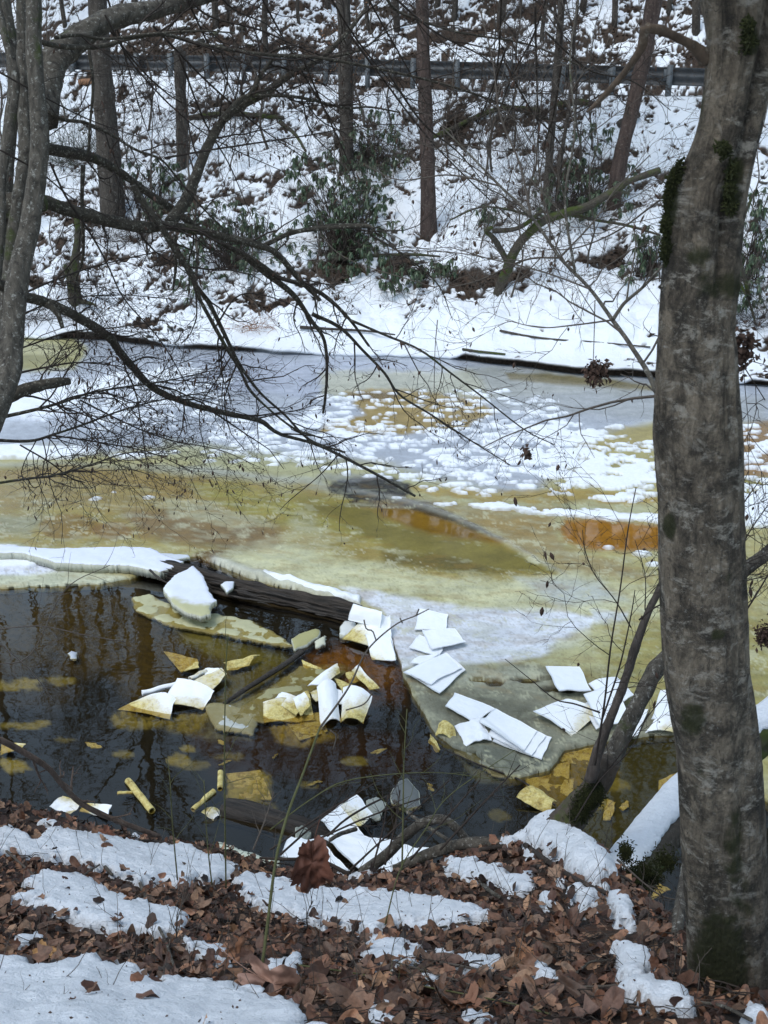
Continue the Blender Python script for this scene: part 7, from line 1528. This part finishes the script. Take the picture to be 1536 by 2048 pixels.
# ================================================================== FALLEN LEAVES
def leaf_proto(kind, seed):
    rg = np.random.RandomState(seed); n = 20; n = 14; th = np.linspace(-math.pi, math.pi, n, endpoint=False)
    if kind == 0:    # lobed (maple / sycamore)
        r = .55 + .33 * np.abs(np.cos(th * 2.5)) ** .8 + .10 * np.cos(th); r = r * (1 + .10 * rg.normal(size=n)); X = r * np.cos(th); Y = r * np.sin(th)
    elif kind == 1:  # oval beech
        X = np.cos(th); Y = .48 * np.sin(th) * (1 - .18 * np.cos(th)) * (1 + .05 * rg.normal(size=n))
    else:            # torn
        r = .75 * (1 + .22 * rg.normal(size=n)); X = r * np.cos(th); Y = .75 * r * np.sin(th)
    V = [(0, 0)]
    for f_ in (.5, 1.0): V += list(zip(X * f_, Y * f_))
    V = np.array(V); x, y = V[:, 0], V[:, 1]; cu = rg.uniform(.25, .9) * rg.choice([1, 1, -1]); cv = rg.uniform(-.3, .8)
    z = cu * y * y + cv * .5 * x * x + .16 * noise2(x * 2.2 + seed, y * 2.2) + .10 * noise2(x * 5 + seed, y * 5) - .06 * np.exp(-(y / .08) ** 2)
    V = np.stack([x, y, z], -1); k = np.arange(n); k2 = (k + 1) % n
    F3 = np.stack([0 * k, 1 + k, 1 + k2], -1); F4 = np.stack([1 + k, 1 + n + k, 1 + n + k2, 1 + k2], -1); F = np.concatenate([F3, F4[:, [0, 1, 2]], F4[:, [0, 2, 3]]]); return V, F
PRO = [leaf_proto(0, 1), leaf_proto(0, 2), leaf_proto(2, 3), leaf_proto(1, 4), leaf_proto(1, 5), leaf_proto(1, 6), leaf_proto(2, 7), leaf_proto(0, 8), leaf_proto(1, 9)]
def leaf_mat(name, mul=1.0, attr=None):
    m = N(name); p = m.pos(); c0 = m.attr("Col", True) if attr else None
    if not attr:
        oi = m.new("ShaderNodeObjectInfo"); c0 = m.ramp(oi.outputs["Random"], [(0, lin(110, 80, 64)), (.2, lin(142, 108, 86)), (.4, lin(86, 60, 50)), (.6, lin(158, 126, 102)), (.8, lin(62, 45, 40)), (1, lin(122, 92, 78))])
    c = m.mix(1.0, c0, m.ramp(m.noise(p, 60, 5, .7), [(.25, .5), (.75, 1.25)]), 'MULTIPLY'); c = m.mix(m.ramp(m.noise(p, 14, 5, .7), [(.5, 0), (.68, .8)]), c, (0.03, 0.020, 0.016))
    m.bsdf(c, .55, m.bump(m.noise(p, 90, 4), .5, .004), .35); return m.m
LMI = leaf_mat("fallen_leaf"); LMA = leaf_mat("leaf_litter", attr=1)
me_leaf = [mesh_np("leaf", V * .5, F, LMI, link=False) for V, F in PRO]
rg = np.random.RandomState(8)
pal = np.array([lin(112, 80, 64), lin(134, 100, 80), lin(84, 58, 48), lin(150, 120, 98), lin(58, 42, 38), lin(120, 90, 74), lin(44, 33, 30), lin(96, 66, 52), lin(72, 50, 42), lin(104, 84, 72)])
# individuals: the largest, spread over the view
cand = []
while len(cand) < 300:
    px_ = rg.uniform(-10, 1400); py_ = rg.uniform(1640, 2046); y_min = np.interp(px_, [0, 450, 700, 1040, 1240, 1380], [1612, 1705, 1755, 1672, 1780, 1910])
    if py_ < y_min or (px_ > 1380): continue
    B = near_hit(px_, py_)
    sf = near_snow_field(B[0], B[1])
    if sf > 3 and rg.rand() > .035: continue
    cand.append((B, sf))
for B, sf in cand:
    s = (.040 + .075 * rg.rand() ** 1.6) * (1.15 if B[1] < 3.2 else 1); z = (snow_top(B[0], B[1]) if sf > 0 else B[2]) + rg.uniform(.012, .045)
    o = obj_from("leaf", me_leaf[rg.choice(len(me_leaf), p=[.13, .13, .14, .12, .10, .10, .12, .08, .08])], ground, (B[0], B[1], z), (rg.normal() * .45, rg.normal() * .45, rg.rand() * 6.28), (s, s * rg.uniform(.6, 1.05), s * rg.uniform(.7, 1.5)))
n = 15000; X = rg.uniform(-2.6, 2.3, n); Y = 1.8 + 4.2 * rg.rand(n) ** 1.1; yc = np.interp(X, _cp[:, 0], _cp[:, 1]); ok = (Y < yc + .45); X, Y = X[ok], Y[ok]
sfv = np.array([near_snow_field(a, b) for a, b in zip(X, Y)]); ok = (sfv < 2) | ((sfv < 9) & (rg.rand(len(X)) < .12)) | (rg.rand(len(X)) < .012); X, Y, sfv = X[ok], Y[ok], sfv[ok]
n = len(X); Z0 = nearH(X, Y); zt = np.where(sfv > 0, np.array([snow_top(a, b) for a, b in zip(X, Y)]), Z0) + rg.uniform(-.004, .028, n); S = rg.uniform(.012, .040, n); kind = rg.choice(len(PRO), n, p=[.06, .06, .16, .16, .14, .14, .16, .04, .08])
rx_, ry_, rz_ = rg.normal(size=n) * .55, rg.normal(size=n) * .55, rg.rand(n) * 6.28; colr = np.array([1.25, 1.18, 1.1]) * pal[rg.randint(0, len(pal), n)] * rg.uniform(.35, 1.25, (n, 1)); VV = []; FF = []; CC_ = []; off = 0
for k, (pv, pf) in enumerate(PRO):
    s_ = np.where(kind == k)[0]; M = len(s_); v = pv[None] * S[s_][:, None, None]
    cx, sx__ = np.cos(rx_[s_])[:, None], np.sin(rx_[s_])[:, None]; v = np.stack([v[..., 0], v[..., 1] * cx - v[..., 2] * sx__, v[..., 1] * sx__ + v[..., 2] * cx], -1)
    cx, sx__ = np.cos(ry_[s_])[:, None], np.sin(ry_[s_])[:, None]; v = np.stack([v[..., 0] * cx + v[..., 2] * sx__, v[..., 1], -v[..., 0] * sx__ + v[..., 2] * cx], -1)
    cx, sx__ = np.cos(rz_[s_])[:, None], np.sin(rz_[s_])[:, None]; v = np.stack([v[..., 0] * cx - v[..., 1] * sx__, v[..., 0] * sx__ + v[..., 1] * cx, v[..., 2]], -1)
    v = v + np.stack([X[s_], Y[s_], zt[s_]], -1)[:, None]; nv = pv.shape[0]; VV.append(v.reshape(-1, 3)); FF.append((pf[None] + (np.arange(M) * nv)[:, None, None] + off).reshape(-1, 3)); off += M * nv; CC_.append(np.repeat(colr[s_], nv, 0))
o = mesh_np("leaf_litter", np.concatenate(VV), np.concatenate(FF), LMA, attrs={"Col": np.concatenate(CC_)}); o.parent = ground; set_props(o, kind="stuff", label="brown dead leaves covering the near bank")
# the big hanging leaf and the big curled ones
def big_leaf(px, py, Y, size, rot, label, col, seed, curl=1.0, lob=.42, name="dry_leaf", ground_=False, grid=60, sc=(1, 1)):
    rg = np.random.RandomState(seed); n = 72; th = np.linspace(-math.pi, math.pi, n, endpoint=False); r = (.84 - lob) + lob * np.abs(np.cos(th * 2.5)) ** 1.1 + .12 * np.cos(th) + .02 * np.cos(th * 25) ; r *= (1 + .04 * rg.normal(size=n)); V = [(0, 0)]
    for f_ in np.linspace(.12, 1, 9): V += list(zip(r * np.cos(th) * f_, r * np.sin(th) * f_))
    V = np.array(V); x, y = V[:, 0], V[:, 1]; z = curl * (.55 * y * y - .25 * x * x) + .20 * noise2(x * 2 + seed, y * 2) + .09 * noise2(x * 5 + seed, y * 5) + .02 * np.abs(np.cos(np.arctan2(y, x) * 2.5))
    V = np.stack([x * sc[0], y * sc[1], z], -1) * size / 2; k = np.arange(n); k2 = (k + 1) % n; F = [np.stack([0 * k, 1 + k, 1 + k2], -1), np.concatenate([np.stack([1 + j * n + k, 1 + (j + 1) * n + k, 1 + (j + 1) * n + k2, 1 + j * n + k2], -1) for j in range(8)])]
    loc = near_hit(px, py) + (0, 0, .04) if ground_ else PY(px, py, Y); e = empty(name, tuple(loc)); e.rotation_euler = rot; set_props(e, label, "leaf"); m = N(name + "_brown"); p = m.coord((1, 1, 1)); c = m.mix(m.noise(p, 30, 6, .7), tuple(lin(*col) * .55), tuple(lin(*col) * 1.2)); m.bsdf(c, .6, m.bump(m.noise(p, 120, 4), .5, .003), .3)
    mesh_np("blade", V, F, m.m, parent=e); P = np.array([(0, 0, 0), (-.4, 0, .02), (-.8, .05, .06)]) * size / 2
    V, Fs = tube_fine(P * 1.6, [.0016, .0014, .0012], 10, 5, 0); mesh_np("leaf_stalk", V, Fs, m.m, parent=e)
    veins = []
    for a in (-1.25, -.62, 0, .62, 1.25):
        P = np.stack([np.linspace(0, .7 * size / 2, 6) * math.cos(a), np.linspace(0, .7 * size / 2, 6) * math.sin(a)], -1); zz = (curl * (.55 * (P[:, 1] / size * 2) ** 2 - .25 * (P[:, 0] / size * 2) ** 2)) * size / 2 + .0015; veins.append(np.column_stack([P, zz + .2 * size / 2 * noise2(P[:, 0] / size * 4 + seed, P[:, 1] / size * 4)]))
    V, F = tubes(np.array(veins), np.tile(np.linspace(.001, .0004, 6), (5, 1)), 4); mesh_np("veins", V, F, m.m, parent=e)["kind"] = "stuff"; return e
big_leaf(624, 1725, 3.0, .27, tuple(__import__('mathutils').Matrix(((0, 1, 0), (0, 0, -1), (-1, 0, 0))).to_euler()[i] + (.12, .1, .25)[i] for i in range(3)), "large withered brown leaf hanging upright from the sapling shoot in front of the white sheets", (104, 66, 52), 4, .8, lob=.2, sc=(1, .62))
big_leaf(545, 1990, 0, .34, (.75, .30, -.42), "very large curled pale brown leaf at the bottom centre beside the snow", (150, 118, 104), 7, 1.2, ground_=True, sc=(1, .5))
big_leaf(480, 1930, 0, .15, (.9, .2, .8), "broad brown leaf standing just above the largest curled leaf", (140, 100, 76), 9, .8, ground_=True)
big_leaf(90, 1925, 0, .10, (.3, .1, .8), "ochre leaf at the edge of the bottom left snow", (172, 130, 84), 11, .9, ground_=True)
big_leaf(1040, 1920, 0, .12, (.7, -.2, 1.3), "standing pale brown leaf in the litter right of centre", (150, 108, 80), 13, 1.2, ground_=True)
big_leaf(930, 2030, 0, .15, (.2, .4, 2.3), "brown leaf lying flat at the bottom right of centre", (128, 90, 70), 15, 1., ground_=True)
big_leaf(210, 1680, 0, .12, (.3, .2, .3), "brown leaf on the crest left of the bent branch foot", (128, 84, 66), 17, .9, ground_=True)
big_leaf(550, 1800, 0, .11, (.2, .3, 2.0), "shrivelled grey-brown leaf lying on the middle snow", (108, 84, 70), 18, 1.4, ground_=True)
# dead clumps caught in the twigs
for k, (px_, py_, Y, w_, h_, lab) in enumerate([(1192, 742, 4.0, 34, 44, "clump of dead leaves hanging on a thin twig over the far shoreline"), (1485, 700, 3.1, 44, 80, "tattered brown leaf mass caught in twigs right of the big trunk"), (1528, 1270, 4.8, 30, 50, "dark dead leaf cluster at the right edge"), (1052, 905, 4.3, 16, 20, "seed cluster on a drooping twig over the snow dollops")]):
    rg = np.random.RandomState(200 + k); C = PY(px_, py_, Y); s = Y / FPX * 1.05; n = 260 if w_ > 20 else 40; ce = C + rg.normal(size=(n, 3)) * np.array([w_ * .28, w_ * .28, h_ * .25]) * s; ce[:, 0] -= (ce[:, 2] - C[2]) * .0
    V, F = leafcards(ce, .022, .007, rg, .9); o = mesh_np("dead_leaf_clump", V - C, F, COPPER if 0 else POD); o.location = tuple(C); o.name = "leaves"; e_ = empty("dead_leaf_clump", tuple(C)); set_props(e_, lab, "dead leaves"); o.location = (0, 0, 0); o.parent = e_; o["kind"] = "stuff"

# fine dirt and bits lying on the near snow
rg = np.random.RandomState(44); n = 5200; X = rg.uniform(-2.6, 2.3, n); Y = rg.uniform(1.8, 5.6, n); f_ = np.array([near_snow_field(a, b) for a, b in zip(X, Y)]); cl = fbm2(X * 2.2, Y * 2.2, 3) + .25 * rg.normal(size=n); ok = (f_ > 1) & ((cl > .1) | (f_ < 6)); X, Y = X[ok], Y[ok]
ce = np.stack([X, Y, np.array([snow_top(a, b) for a, b in zip(X, Y)]) + .003], -1); sz = 1; V, F = leafcards(ce, .009, .0035, rg, 0, .3); o = mesh_np("snow_specks", V, F, POD, smooth=False); set_props(o, kind="stuff", label="bark crumbs and bits speckling the near snow")
rank_labels("bare saplings on the far slope", "thin bare sapling on the far snowy slope, %s below the guardrail")
rank_labels("bare trees above the road", "bare trunk on the hillside just above the road, %s")
rank_labels("stones on the far slope", "small snow-topped stone on the far slope, %s")
rank_labels("stones along the far shore", "dark flat rock at the foot of the far shore, %s")
rank_labels("ledge stones above the road", "mossy ledge stone above the road in the upper left, %s")
rank_labels("thin shoots along the near shore", "thin dark shoot rising from the near shore litter, %s at its foot")
rank_labels("sunken pad scraps", "small pale yellow scrap sunk in the dark near water, %s")
rank_labels("drooping twigs at lower right", "thin drooping twig between the mossy trunk and big tree, %s")
rank_labels("bare saplings above the road", "thin bare sapling on the hillside above the road, %s")
